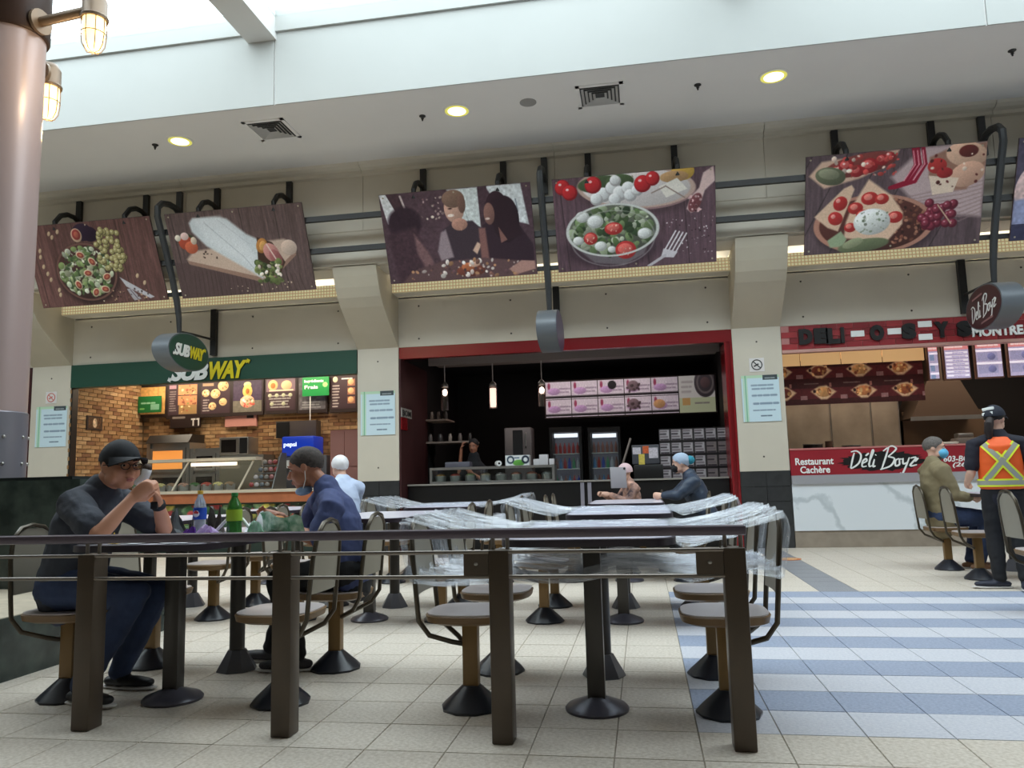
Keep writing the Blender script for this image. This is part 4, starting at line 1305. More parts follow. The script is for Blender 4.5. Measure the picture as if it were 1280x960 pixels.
for za, zb in ((1.0, 1.4), (1.42, z1 - 0.03)):
    for xa, xb in ((x0 + 0.02, (x0 + x1) / 2 - 0.005), ((x0 + x1) / 2 + 0.005, x1)):
        obj('door', MB().box(xa, xb, 13.18, 13.2, za, zb), mat('cabinet_pink', ()), t, world_co=True, smooth=False)
area_light('sandwich_shop_lamp', (-7.4, 13.55, 3.3), (4.6, 0.5), 80, (1.0, 0.85, 0.64))
obj('trim_8', MB().box(SX0 - 0.004, SX0 + 0.03, W + 0.02, W + 0.16, 0, 2.92), M_BLKPL, kind='structure', smooth=False)

# ------------------------------------------------------------ bubble tea stall (middle bay)
TX_0, TX_1, TB = -3.905, 1.43, 16.2
M_REDGLOSS = mat('red_gloss', (128, 22, 28), rough=0.25, spec=0.6)
M_DARKRED = mat('dark_red_wall', (58, 18, 20), rough=0.6)
room(TX_0, TX_1, TB, M_DARKROOM, mat('black_ceiling', (16, 14, 14), rough=.9))
obj('trim_2', MB().box(TX_0, TX_1, W + 0.03, W + 0.14, 3.13, 3.32), M_REDGLOSS, kind='structure', smooth=False)
jb = MB().box(1.31, 1.345, W + 0.02, W + 0.6, 0, 3.13).box(1.345, 1.395, W + 0.05, W + 0.6, 0, 3.13).box(1.395, 1.428, W + 0.01, W + 0.6, 0, 3.13)
obj('trim_3', jb, M_REDGLOSS, kind='structure', smooth=False)
obj('trim_4', MB().box(TX_0, TX_0 + 0.03, W + 0.02, W + 1.6, 0, 3.13), M_DARKRED, kind='structure', smooth=False)
mb = MB().box(TX_0 + 0.3, TX_1 - 0.12, 12.85, 12.9, 3.1, 3.3).box(TX_0 + 0.3, TX_1 - 0.12, 12.9, 13.6, 3.17, 3.2)
obj('trim_5', mb, mat('ledge_grey', (124, 112, 108), rough=.6), kind='structure', smooth=False)

M_BULB = mat('pendant_bulb', (255, 240, 225), emit=(255, 232, 214), estr=9.0)
M_SHADE = glass_mat('pendant_glass', (250, 236, 230), 0.2, 0.1)
M_FROST = mat('frosted_lit', (255, 240, 230), emit=(255, 228, 212), estr=1.5)
YP = 13.0
for n, (px, ytop, ybot, kind) in enumerate(((556, 482, 513, 0), (616, 481, 511, 1), (677, 479, 508, 0))):
    a, b2 = at_y(px, ytop, YP), at_y(px, ybot, YP)
    t = thing('pendant_lamp', ('left clear glass tube', 'middle frosted glowing tube', 'right clear glass tube')[n] + ' pendant lamp in the dark red stall', 'lamp', (a.x, YP, b2.z), group='tube pendants in the dark stall')
    h = a.z - b2.z
    obj('cord', MB().tube([(0, 0, h), (0, 0, 3.33 - b2.z)], 0.009, seg=6), mat('cord_grey', (170, 160, 158), rough=.5), t)
    obj('cap', MB().lathe([(0.06, h - 0.03), (0.06, h + 0.01), (0.02, h + 0.06)], seg=16), M_STAINLESS, t)
    sh = MB()
    prof_ = [(0.068, 0.0), (0.068, h - 0.03)]
    for k in range(20):
        a0, a1 = 2 * PI * k / 20, 2 * PI * (k + 1) / 20
        sh.add([(0.068 * math.cos(a0), 0.068 * math.sin(a0), 0), (0.068 * math.cos(a1), 0.068 * math.sin(a1), 0), (0.068 * math.cos(a1), 0.068 * math.sin(a1), h - 0.03), (0.068 * math.cos(a0), 0.068 * math.sin(a0), h - 0.03)], [(0, 1, 2, 3)])
    obj('shade', sh, M_SHADE, t)
    if kind:
        obj('diffuser', MB().lathe([(0.05, 0.03), (0.055, 0.1), (0.055, h - 0.06)], seg=16), M_FROST, t)
    else:
        obj('bulb', MB().ell((0, 0, h - 0.12), (0.042, 0.042, 0.055), seg=12, rings=8), M_BULB, t)

# long lit menu
x0, x1, z0, z1 = R4(681, 478, 905, 514, 14.6)
x1 = min(x1, 1.38)
t = thing('menu_lightbox', 'long white lit menu of ten drink cards in the dark stall', 'menu', ((x0 + x1) / 2, 14.6, z0))
obj('box', MB().box(x0 - 0.02, x1 + 0.02, 14.61, 14.75, z0 - 0.02, z1 + 0.02), M_FRAME, t, world_co=True, smooth=False)
wcol = (x1 - x0) / 6.35
for i in range(6):
    for j in range(2):
        if i == 5 and j:
            continue
        c = Canvas(36, 20, (206, 194, 204))
        if i == 5:
            c = Canvas(46, 40, (204, 200, 196)); c.rect(0, 24, 46, 40, (176, 186, 140), .7); c.ell(34, 8, 14, 16, (70, 62, 66)); c.ring(34, 8, 10, 11, 1, (110, 100, 100)); c.ell(34, 8, 6, 6, (90, 70, 72)); c.words(4, 4, 18, 20, 3, (170, 160, 160)); c.rect(4, 24, 14, 32, (190, 150, 96)); c.words(18, 28, 44, 32, 1, (120, 110, 110))
            cx, cw, cz, ch = x1 - wcol * 0.68, wcol * 1.3, (z0 + z1) / 2, z1 - z0
        else:
            c.rect(0, 16.5, 36, 19, (24, 20, 22)); c.ell(5, 5, 2, 4, (150, 60, 90)); c.ell(12, 11, 9, 4, (176, 140, 180)); c.words(20, 6, 35, 14, 2, (150, 130, 150))
            if i == 2 and j == 0: c.ell(20, 6, 6, 5, (24, 22, 24))
            if i == 3: c.ell(12, 8, 8, 6, (110, 90, 96)); c.scatter(10, (4, 4, 22, 15), (1, 2.5), [(60, 44, 48)])
            if i == 4 and j: c.ell(10, 9, 8, 5, (186, 140, 96))
            c.noise(.04, 1)
            cx, cw, cz, ch = x0 + wcol * (i + 0.5), wcol - 0.015, (z0 + z1) / 2 + (0.25 - 0.5 * j) * (z1 - z0), (z1 - z0) / 2 - 0.012
        c.build('menu_card', cw, ch, mat('print_menu', attr=True, rough=.4, estr=0.27), t, front(cx, 14.604, cz))

# glass-front drink fridges
M_FRIDGE = mat('fridge_body', (20, 20, 22), rough=0.4)
M_FRIN = mat('fridge_inside', (120, 118, 128), rough=0.5, emit=(150, 150, 165), estr=0.12)
M_FRLAMP = mat('fridge_lamp', (250, 250, 255), emit=(245, 245, 255), estr=1.3)
YG = 14.3
botc = [(176, 60, 60), (60, 80, 170), (80, 150, 110), (190, 190, 200), (150, 100, 90), (90, 140, 190)]
for n, (pa, pb) in enumerate(((690, 727), (738, 776))):
    x0, x1, z0, z1 = R4(pa, 541, pb, 640, YG)
    t = thing('drinks_fridge', ('left' if n == 0 else 'right') + ' black glass-front drinks fridge in the dark stall', 'fridge', ((x0 + x1) / 2, YG, 0), group='glass-front drinks fridges')
    b3 = MB().box(x0 - 0.05, x0, YG, YG + 0.5, 0, z1 + 0.1).box(x1, x1 + 0.05, YG, YG + 0.5, 0, z1 + 0.1).box(x0, x1, YG, YG + 0.5, z1, z1 + 0.1).box(x0, x1, YG, YG + 0.5, 0, 0.3)
    obj('cabinet', b3, M_FRIDGE, t, world_co=True, smooth=False)
    obj('interior', MB().box(x0, x1, YG + 0.46, YG + 0.5, 0.3, z1), M_FRIN, t, world_co=True, smooth=False)
    obj('lamp', MB().box(x0 + 0.03, x1 - 0.03, YG + 0.06, YG + 0.12, z1 - 0.09, z1 - 0.02), M_FRLAMP, t, world_co=True, smooth=False)
    dg = obj('door', MB().box(x0 + 0.005, x1 - 0.005, YG + 0.001, YG + 0.01, 0.31, z1 - 0.005), GLASS, t, world_co=True, smooth=False)
    hs = [0.55, 0.95, 1.28, 1.56]
    for zz in hs:
        obj('shelf', MB().box(x0, x1, YG + 0.08, YG + 0.46, zz - 0.012, zz), M_TRIMW, t, world_co=True, smooth=False)
    for r, zz in enumerate(hs):
        for k in range(6):
            bx = x0 + 0.045 + k * (x1 - x0 - 0.09) / 5
            q = (k + r * 2 + n) % 6 if r != 3 else (4 if n else 0)
            obj('bottle', MB().lathe([(0.028, 0), (0.03, 0.02), (0.03, 0.12), (0.012, 0.17), (0.012, 0.2)], seg=8), mat('bottle_%d' % q, botc[q], rough=.3), None,
                '%s bottle, %s from the left on the %s shelf of the %s drinks fridge' % (('red', 'blue', 'green', 'silver', 'brown', 'sky-blue')[q], ORD[k], ('bottom', 'second lowest', 'second highest', 'top')[r], ('left', 'right')[n]), 'bottle', 'bottles in the drinks fridges', loc=(bx, YG + 0.2, zz + 0.001))

# flat display counter at the left, worktop along the front
YT = 12.45
t = thing('stall_counter', 'long black counter across the bubble tea stall with thin pale top edge', 'counter', (-1.3, YT, 0))
obj('front_panel', MB().box(TX_0 + 0.04, 1.3, YT, YT + 0.5, 0, 1.04), mat('counter_black', (18, 17, 18), rough=.35), t, world_co=True, smooth=False)
obj('worktop', MB().box(TX_0 + 0.04, 1.3, YT - 0.04, YT + 0.55, 1.04, 1.065), mat('worktop_pale', (150, 146, 140), rough=.3), t, world_co=True, smooth=False)
for px in (728, 737):
    q = at_y(px, 615, YT - 0.02).x
    obj('strip', MB().box(q - 0.03, q + 0.03, YT - 0.02, YT, 0.3, 1.03), mat('strip_grey', (140, 138, 150), rough=.4), t, world_co=True, smooth=False)
x0, x1, z0, z1 = R4(538, 583, 694, 602, YT + 0.1)
t = thing('display_case', 'low glass topping display case with metal frame on the black counter', 'display case', ((x0 + x1) / 2, YT + 0.2, 1.066))
z1 = 1.33
obj('base', MB().box(x0, x1, YT + 0.05, YT + 0.4, 1.066, 1.1), M_STAINLESS, t, world_co=True, smooth=False)
obj('lid', MB().box(x0, x1, YT + 0.05, YT + 0.4, z1 - 0.04, z1), M_STAINLESS, t, world_co=True, smooth=False)
for xx in (x0, x1 - 0.04):
    obj('end', MB().box(xx, xx + 0.04, YT + 0.05, YT + 0.4, 1.1, z1 - 0.04), M_STAINLESS, t, world_co=True, smooth=False)
obj('pane', MB().box(x0 + 0.04, x1 - 0.04, YT + 0.052, YT + 0.058, 1.1, z1 - 0.04), GLASS, t, world_co=True, smooth=False)
tubc = [(206, 150, 70), (190, 70, 60), (150, 160, 110), (196, 176, 150), (170, 160, 160), (206, 140, 120), (186, 120, 100), (150, 150, 150)]
for k in range(8):
    xx = x0 + 0.14 + k * (x1 - x0 - 0.28) / 7
    tt = thing('topping_tub', ('%s topping heaped in a tub of the display case' % ('orange', 'red', 'olive', 'beige', 'grey', 'peach', 'brown', 'silver')[k]), 'tub', (xx, YT + 0.22, 1.102), group='topping tubs in the display case')
    obj('tub', MB().lathe([(0.09, 0), (0.1, 0.09)], seg=12), M_STAINLESS, tt)
    obj('topping', MB().ell((0, 0, 0.085), (0.09, 0.09, 0.045), seg=12, rings=6), mat('topping_%d' % k, tubc[k], rough=.6, var=.4, vscale=40), tt)
# things standing on the case and counter
x0, x1, z0, z1 = R4(632, 568, 662, 583, YT + 0.15)
t = thing('tea_carton', 'white carton with green leaf print on the display case', 'box', ((x0 + x1) / 2, YT + 0.2, 1.331))
obj('carton', MB().box(x0, x1, YT + 0.12, YT + 0.3, 1.331, 1.50), M_WHT, t, world_co=True, smooth=False)
c = Canvas(32, 16, (226, 230, 232)); c.ell(18, 12, 8, 5, (96, 160, 70)); c.ring(7, 7, 4, 5, 1, (40, 60, 80)); c.ring(27, 7, 4, 5, 1.2, (30, 40, 60)); c.words(12, 2, 22, 6, 1, (60, 90, 120))
c.build('print', x1 - x0, 0.165, PRINT, t, front((x0 + x1) / 2, YT + 0.118, 1.4155))
p = at_y(622, 577, YT + 0.15)
t = thing('receipt_roll', 'white paper roll lying on the display case', 'paper roll', (p.x, YT + 0.2, 1.331))
k = Matrix.Translation((0, 0, 0.045)) @ Matrix.Rotation(PI / 2, 4, 'X') @ Matrix.Rotation(0.5, 4, 'Y')
obj('roll', MB().lathe([(0.045, -0.05), (0.045, 0.05)], seg=18, M=k), M_WHT, t)
obj('core', MB().lathe([(0.018, -0.052), (0.018, 0.052)], seg=12, M=k), M_BLKPL, t)
for px, hh, wd, lab in ((671, 0.1, 0.1, 'low white box on the display case left of the taller one'), (680, 0.17, 0.14, 'tall white paper box at the right end of the display case'), (690, 0.1, 0.08, 'small white box at the very end of the display case')):
    p = at_y(px, 577, YT + 0.25)
    obj('paper_box', MB().cbox(-wd / 2, wd / 2, -0.06, 0.06, 0, hh, 0.006), mat('paper_white', (206, 204, 208), rough=.7), None, lab, 'box', loc=(p.x, YT + 0.25, 1.331))
x0, x1, z0, z1 = R4(557, 574, 588, 583, YT + 0.2)
obj('laptop', MB().cbox(x0, x1, YT + 0.15, YT + 0.36, 1.331, 1.42, 0.01), mat('laptop_grey', (92, 92, 104), rough=.4), None, 'flat grey machine on the left end of the display case', 'machine')
x0, x1, z0, z1 = R4(630, 535, 665, 575, 13.9)
t = thing('tea_machine', 'steel tea brewing machine with handles at the back of the stall', 'machine', ((x0 + x1) / 2, 13.9, 1.06))
obj('body', MB().cbox(x0, x1, 13.9, 14.3, 1.06, z1, 0.02), mat('machine_steel', (120, 110, 108), rough=.35, metal=.4), t, world_co=True)
obj('door', MB().box(x0 + 0.16, x0 + 0.34, 13.88, 13.9, z1 - 0.55, z1 - 0.05), M_BLKPL, t, world_co=True, smooth=False)
obj('handle', MB().tube([(x1 - 0.1, 13.88, z1 - 0.1), (x1 - 0.1, 13.84, z1 - 0.12), (x1 - 0.1, 13.84, z1 - 0.35), (x1 - 0.1, 13.88, z1 - 0.37)], 0.014, seg=6), M_STAINLESS, t, world_co=True)
t = thing('back_bench', 'dark work bench along the back of the bubble tea stall', 'counter', (-2.4, 14.1, 0))
obj('top', MB().box(TX_0 + 0.1, -1.85, 13.8, 14.4, 1.0, 1.05), mat('bench_grey', (70, 64, 62), rough=.4), t, world_co=True, smooth=False)
obj('base', MB().box(TX_0 + 0.1, -1.9, 13.9, 14.4, 0, 1.0), M_BLKPL, t, world_co=True, smooth=False)
for n, (pa, pb, py) in enumerate(((518, 560, 523), (533, 592, 550))):
    x0, x1, z0, z1 = R4(pa, py, pb, py + 3, 13.7)
    t = thing('wall_shelf', ('upper' if n == 0 else 'lower') + ' pale shelf board at the left of the dark stall', 'shelf', ((x0 + x1) / 2, 13.9, z0))
    obj('board', MB().box(x0 - 0.1, x1, 13.6, 14.2, z0, z0 + 0.03), mat('shelf_pale', (150, 132, 120), rough=.6), t, world_co=True, smooth=False)
    obj('bracket', MB().prism([(13.7, z0), (14.2, z0), (14.2, z0 - 0.2)], lambda p_, q, s_: (s_, p_, q), x0, x0 + 0.03), M_BLKPL, t, world_co=True, smooth=False)
    for k in range(5):
        r_ = rnd.choice((0.04, 0.05, 0.035))
        obj('jar', MB().lathe([(r_, 0), (r_, 0.1), (r_ * 0.7, 0.13), (r_ * 0.7, 0.15)], seg=10), mat('jar_%d' % (k % 3), ((120, 110, 104), (60, 56, 54), (170, 160, 150))[k % 3], rough=.3), None,
            '%s small jar from the left on the %s shelf of the dark stall' % (ORD[k], ('upper', 'lower')[n]), 'jar', 'jars on the dark stall shelves', loc=(x0 + 0.05 + k * (x1 - x0 - 0.1) / 4.2, 13.8, z0 + 0.031))
# register with stickers, mop pole, card rack
x0, x1, z0, z1 = R4(790, 566, 825, 590, 13.0)
t = thing('cash_register', 'dark grey cash register screen with paper stickers on the back', 'register', ((x0 + x1) / 2, 13.0, 1.066))
zb = 1.30
obj('screen', MB().cbox(x0, x1, 12.86, 12.95, zb, z1 + 0.12, 0.01), mat('register_grey', (74, 76, 84), rough=.5), t, world_co=True)
obj('base', MB().cbox(x0 + 0.02, x1 + 0.05, 12.8, 13.0, 1.066, zb - 0.01, 0.01), M_BLKPL, t, world_co=True)
obj('neck', MB().box((x0 + x1) / 2 - 0.05, (x0 + x1) / 2 + 0.05, 12.9, 12.94, zb - 0.02, zb + 0.02), M_BLKPL, t, world_co=True, smooth=False)
zt = z1 + 0.12
for (a, b2, c_, d_, col) in ((0.03, 0.33, 0.02, 0.13, (206, 200, 210)), (0.4, 0.62, 0.0, 0.12, (206, 96, 50)), (0.62, 0.95, 0.03, 0.2, (196, 204, 210)), (0.24, 0.46, 0.13, 0.3, (216, 196, 90))):
    obj('sticker', MB().box(x0 + a * (x1 - x0), x0 + b2 * (x1 - x0), 12.857, 12.86, zt - d_ - 0.02, zt - c_ - 0.02), mat('sticker_%d' % col[2], col, rough=.6, var=.15, vscale=40), t, world_co=True, smooth=False)
a, b2 = at_y(788, 547, 12.9), at_y(776, 577, 12.9)
obj('mop_pole', MB().tube([(a.x, 13.08, a.z), (b2.x - 0.42, 13.08, 0.01)], 0.018, seg=8), mat('pole_grey', (150, 138, 130), rough=.5), None, 'pale mop pole leaning behind the seated woman with the tablet', 'pole')
x0, x1, z0, z1 = R4(823, 536, 914, 598, 13.6)
t = thing('card_rack', 'wall rack of white patterned cards at the right of the dark stall', 'rack', ((x0 + x1) / 2, 13.6, z0))
obj('back', MB().box(x0, x1, 13.62, 13.66, z0 - 0.05, z1), M_BLKPL, t, world_co=True, smooth=False)
for i in range(6):
    for j in range(4):
        cw, ch = (x1 - x0) / 6, (z1 - z0 + 0.03) / 4
        c = Canvas(14, 15, (70, 64, 66)); c.rect(.5, 1, 13.5, 14, (190, 186, 190) if (i < 4 or j == 0) else (140, 130, 128))
        for q in range(4):
            c.words(1, 1.2 + q * 3.4, 13, 4.4 + q * 3.4, 1, (60, 54, 60) if q % 2 else (120, 110, 116), .9, .6)
        c.build('card', cw - 0.02, ch - 0.02, PRINT_DIM, t, front(x0 + (i + 0.5) * cw, 13.612, z1 - (j + 0.5) * ch))
p = at_x(507, 517, TX_0 + 0.035)
t = thing('wall_letters', 'white lettered plate with a red card on the left side wall of the dark stall', 'sign', (TX_0 + 0.04, p.y, p.z))
obj('plate', MB().box(TX_0 + 0.035, TX_0 + 0.05, p.y - 0.25, p.y + 0.3, p.z - 0.07, p.z + 0.08), mat('plate_grey', (150, 146, 140), rough=.5), t, world_co=True, smooth=False)
obj('red_card', MB().box(TX_0 + 0.035, TX_0 + 0.05, p.y - 0.25, p.y + 0.05, p.z - 0.28, p.z - 0.08), M_REDGLOSS, t, world_co=True, smooth=False)
sign_text('lettering', 'BOM', Matrix(((0, 0, 1, TX_0 + 0.052), (1, 0, 0, p.y + 0.02), (0, 1, 0, p.z), (0, 0, 0, 1))), 0.46, 0.1, M_BLK, t, 0.002, 0.02)
area_light('tea_stall_lamp', (-1.2, 13.9, 3.3), (3.0, 0.4), 16, (1.0, 0.85, 0.8))

# ------------------------------------------------------------ deli (right bay)
DX0, DX1, DB = 2.15, 7.48, 15.2
M_STEELWALL = mat('steel_wall', (160, 150, 136), rough=0.38, metal=0.6, var=0.22, vscale=1.6)
room(DX0, DX1, DB, M_DARKROOM, M_BROWNROOM)
t = thing('deli_sign', 'dark red tiled fascia with black spaced letters and white capitals', 'sign', ((DX0 + DX1) / 2, W, 2.945))
obj('board', MB().box(DX0 + 0.005, DX1, W + 0.012, W + 0.14, 2.945, 3.315), mat('pink_grout', (186, 128, 124), rough=.8), t, world_co=True, smooth=False)
rt = [mat('red_tile_%d' % k, c, rough=.35, var=.12, vscale=8) for k, c in enumerate(((146, 44, 50), (160, 52, 56), (132, 38, 44)))]
tw, th = 0.232, 0.092
rtm = []
for m in rt:
    a = MB().box(-tw / 2 + 0.004, tw / 2 - 0.004, -0.012, 0, -th / 2 + 0.004, th / 2 - 0.004)
    me = bpy.data.meshes.new('tile'); me.from_pydata(a.v, [], a.f); me.materials.append(m); rtm.append(me)
for j in range(4):
    for i in range(23):
        x = DX0 + 0.12 + (i + (0.5 if j % 2 else 0)) * tw
        if x < DX1 - 0.1:
            obj('tile', None, None, t, me=rtm[rnd.randrange(3)], loc=(x - t.location.x, W + 0.012 - t.location.y, 2.945 + (j + 0.5) * th - t.location.z))
obj('lower_edge', MB().box(DX0 + 0.005, DX1, W - 0.01, W + 0.14, 2.90, 2.945), mat('edge_pink', (196, 150, 140), rough=.5), t, world_co=True, smooth=False)
for ch, px, py in (('D', 1007, 421), ('E', 1026, 420), ('L', 1041, 420), ('I', 1053, 419), ('O', 1096, 416), ('S', 1136, 414), ('Y', 1177, 412), ('S', 1205, 411)):
    q = at_y(px, py, W - 0.02)
    sign_text('letter', ch, front(q.x, W - 0.02, q.z), 0.2 if ch != 'I' else 0.05, 0.24, M_BLK, t, 0.018, 0.085)
for px, py in ((1072, 417), (1118, 414), (1156, 405), (1157, 421)):
    q = at_y(px, py, W - 0.01)
    obj('name_plate', MB().box(q.x - 0.095, q.x + 0.095, W - 0.012, W, q.z - 0.045, q.z + 0.045), M_WHT, t, world_co=True, smooth=False)
q = at_y(1256, 413, W - 0.02)
sign_text('lettering', 'MONTREAL', front(q.x, W - 0.02, q.z), 0.88, 0.145, M_WHT, t, 0.01, 0.04)
# lit strip and menu panels above the counter
YD = 12.75
zs0 = at_y(1000, 459, YD).z
t = thing('lit_strip', 'row of cream lit panels under the red tiled fascia', 'light', (3.3, YD, 2.8))
xs_ = [at_y(px, 450, YD).x for px in (972, 1000, 1051, 1103, 1156)]
for a, b2 in zip(xs_[:-1], xs_[1:]):
    obj('panel', MB().box(a + 0.006, b2 - 0.006, YD, YD + 0.03, zs0 + 0.02, 3.3), mat('cream_lit', (226, 188, 136), rough=.5, emit=(236, 190, 130), estr=0.42), t, world_co=True, smooth=False)
x0, x1, z0, z1 = R4(972, 456, 1157, 497, YD)
t = thing('picture_menu', 'long dark brown picture menu of plated deli dishes', 'menu', ((x0 + x1) / 2, YD, z0))
obj('box', MB().box(x0, x1, YD + 0.012, YD + 0.1, z0 - 0.03, z1 + 0.05), M_FRAME, t, world_co=True, smooth=False)
c = Canvas(190, 54, (60, 26, 24))
for r in range(2):
    c.rect(0, 9 + r * 25, 190, 22 + r * 25, (92, 34, 34), .8)
    for i in range(4):
        cx, cy = 2 + i * 53 + 4 * r, 13 + r * 26
        if i: c.words(cx - 26, cy - 12, cx - 4, cy - 9, 1, (150, 130, 120), .6)
        c.poly([(cx - 17, cy - 1), (cx - 6, cy - 7), (cx + 4, cy - 8), (cx + 17, cy), (cx + 4, cy + 9), (cx - 4, cy + 9)], (214, 176, 136), soft=2)
        c.ell(cx, cy, 10, 6, ((150, 84, 48), (110, 50, 40), (196, 140, 86), (186, 116, 70))[(i + r) % 4])
        c.scatter(14, (cx - 9, cy - 5, cx + 9, cy + 5), (1, 2.4), [(206, 150, 90), (120, 60, 40), (226, 180, 120)])
        c.ell(cx - 12, cy - 1, 2, 2, (50, 26, 22)); c.rect(cx + 22, cy + 4, cx + 31, cy + 9, (140, 100, 96)); c.rect(cx + 8, cy - 11, cx + 11, cy - 6, (140, 90, 80))
c.noise(.06, 2)
c.build('print', x1 - x0, z1 - z0 + 0.08, PRINT_DIM, t, front((x0 + x1) / 2, YD + 0.008, (z0 + z1) / 2))
for n, (pa, pb, ya, yb) in enumerate(((1158, 1176, 432, 473), (1178, 1215, 430, 472), (1217, 1256, 428, 470), (1258, 1300, 426, 468))):
    x0, x1, z0, z1 = R4(pa, ya, pb, yb, 12.6)
    t = thing('menu_screen', ('narrow lit menu screen with blue squares', 'lit menu screen with seven price lines', 'lit menu screen with two grey pictures', 'lit menu screen cut by the right frame edge')[n], 'screen', ((x0 + x1) / 2, 12.6, z0), group='lit deli menu screens')
    obj('case', MB().box(x0, x1, 12.612, 12.68, z0 - 0.02, z1 + 0.02), mat('case_bronze', (110, 76, 62), rough=.4), t, world_co=True, smooth=False)
    obj('hanger', MB().box((x0 + x1) / 2 - 0.03, (x0 + x1) / 2 + 0.03, 12.63, 12.67, z1 + 0.02, 3.34), M_FRAME, t, world_co=True, smooth=False)
    w_ = int((pb - pa) * 1.3)
    c = Canvas(w_, 50, (170, 160, 186)); c.rect(0, 0, w_, 9, (206, 130, 130)); c.words(2, 2, w_ - 2, 8, 1, (250, 226, 220))
    if n == 0:
        for y in (14, 30, 44): c.rect(2, y - 3, w_, y, (240, 230, 246)); c.rect(3, y, 14, y + 9, (120, 136, 166))
    elif n == 1:
        for k in range(7): c.rect(2, 12 + k * 5.4, w_ - 2, 14.6 + k * 5.4, (244, 236, 250)); c.words(14, 12 + k * 5.4, w_ - 6, 15 + k * 5.4, 1, (120, 110, 150), .7)
    else:
        for y in (14, 32): c.rect(0, y - 3, w_, y, (246, 238, 250)); c.rect(3, y + 1, w_ - 8, y + 13, (150, 146, 176)); c.ell(w_ * .6, y + 7, 8, 5, (110, 110, 150))
    c.noise(.04, 1)
    c.build('screen', x1 - x0 - 0.03, z1 - z0, mat('print_screen', attr=True, rough=.3, estr=0.7), t, front((x0 + x1) / 2, 12.604, (z0 + z1) / 2))
# steel splash panels at the back
xs_ = [at_y(984, 540, 14.6).x, at_y(1040, 540, 14.6).x, at_y(1091, 540, 14.6).x, at_y(1126, 540, 14.6).x]
for n in range(3):
    t = thing('steel_sheet', ('left', 'middle', 'right')[n] + ' tan steel wall sheet at the back of the deli kitchen', 'panel', (xs_[n], 14.6, 0), group='tan steel wall sheets in the deli')
    obj('sheet', MB().box(xs_[n] + 0.006, xs_[n + 1] - 0.006, 14.6, 14.64, 0.0, 2.5), M_STEELWALL, t, world_co=True, smooth=False)
    obj('seam', MB().box(xs_[n + 1] - 0.02, xs_[n + 1] - 0.006, 14.585, 14.6, 0.0, 2.5), M_STAINLESS, t, world_co=True, smooth=False)
x0, x1, z0, z1 = R4(1133, 478, 1225, 520, 14.3)
t = thing('range_hood', 'dark brown cooking hood at the back right of the deli', 'hood', ((x0 + x1) / 2, 14.5, z0))
obj('canopy', MB().prism([(x0, z0), (x1, z0), (x1 - 0.3, z1), (x0 + 0.3, z1)], lambda p_, q, s_: (p_, s_, q), 14.2, 15.15), mat('hood_brown', (92, 76, 64), rough=.4, metal=.3), t, world_co=True, smooth=False)
obj('rim', MB().box(x0 - 0.02, x1 + 0.02, 14.17, 14.2, z0 - 0.05, z0 + 0.02), M_STAINLESS, t, world_co=True, smooth=False)
obj('hood_lamp', MB().box((x0 + x1) / 2 - 0.05, (x0 + x1) / 2 + 0.05, 14.3, 14.4, z0 - 0.02, z0), M_FRLAMP, t, world_co=True, smooth=False)
obj('flue', MB().box(x0 + 0.5, x1 - 0.5, 14.4, 15.1, z1, 3.34), mat('hood_brown', ()), t, world_co=True, smooth=False)
x0, x1, z0, z1 = R4(1128, 522, 1250, 560, 14.8)
t = thing('tiled_splashback', 'brown splashback wall panel under the cooking hood', 'panel', ((x0 + x1) / 2, 14.8, 0))
obj('board', MB().box(x0, x1, 14.8, 14.84, 0, z1 + 0.1), mat('splash_brown', (104, 82, 62), rough=.5, var=.1, vscale=3), t, world_co=True, smooth=False)
t = thing('kitchen_bench', 'steel kitchen bench behind the deli counter', 'counter', (4.7, 14.2, 0))
obj('top', MB().box(DX0 + 0.1, DX1 - 0.1, 13.7, 14.58, 1.28, 1.32), M_STAINLESS, t, world_co=True, smooth=False)
obj('base', MB().box(DX0 + 0.15, DX1 - 0.15, 13.8, 14.5, 0, 1.28), M_BLKPL, t, world_co=True, smooth=False)
for px, r_, h_, m, lab, cat in ((1016, 0.16, 0.24, M_BLKPL, 'dark square pot on the deli bench', 'pot'), (1036, 0.06, 0.28, mat('pot_brown', (70, 50, 40), rough=.5), 'slim brown jug on the deli bench', 'jug'), (1064, 0.15, 0.2, M_BLKPL, 'round black pot with open top on the deli bench', 'pot'),
                                (1187, 0.17, 0.2, M_WHT, 'white rice cooker lit on the deli bench', 'cooker'), (1213, 0.1, 0.1, M_WHT, 'small white bowl on the deli bench', 'bowl')):
    q = at_y(px, 556, 13.95)
    t = thing('kitchen_' + cat, lab, cat, (q.x, 13.95, 1.321))
    obj('body', MB().lathe([(r_ * 0.85, 0), (r_, 0.03), (r_, h_ * 0.85), (r_ * 0.96, h_)], seg=20), m, t)
    obj('rim', MB().lathe([(r_ * 1.04, h_), (r_ * 1.04, h_ + 0.015), (r_ * 0.8, h_ + 0.02)], seg=20), m if m is not M_BLKPL else M_STAINLESS, t)
for k in range(6):
    q = at_y(991 + k * 4.5, 556, 13.9)
    obj('bread_roll', MB().ell((0, 0, 0.05), (0.06, 0.06, 0.05), seg=10, rings=6), mat('bun', (206, 176, 150), rough=.7), None, 'pale bread roll, %s from the left of the row on the deli bench' % ORD[k], 'bread', 'bread rolls on the deli bench', loc=(q.x, 13.9 + (k % 2) * 0.05, 1.321))
x0, x1, z0, z1 = R4(1200, 530, 1236, 560, 13.6)
t = thing('slicer', 'grey slicing machine behind the worker in the vest', 'machine', ((x0 + x1) / 2, 14.0, 1.321))
obj('body', MB().cbox(x0, x1, 13.8, 14.1, 1.321, 1.6, 0.03), mat('slicer_grey', (96, 90, 86), rough=.4), t, world_co=True)
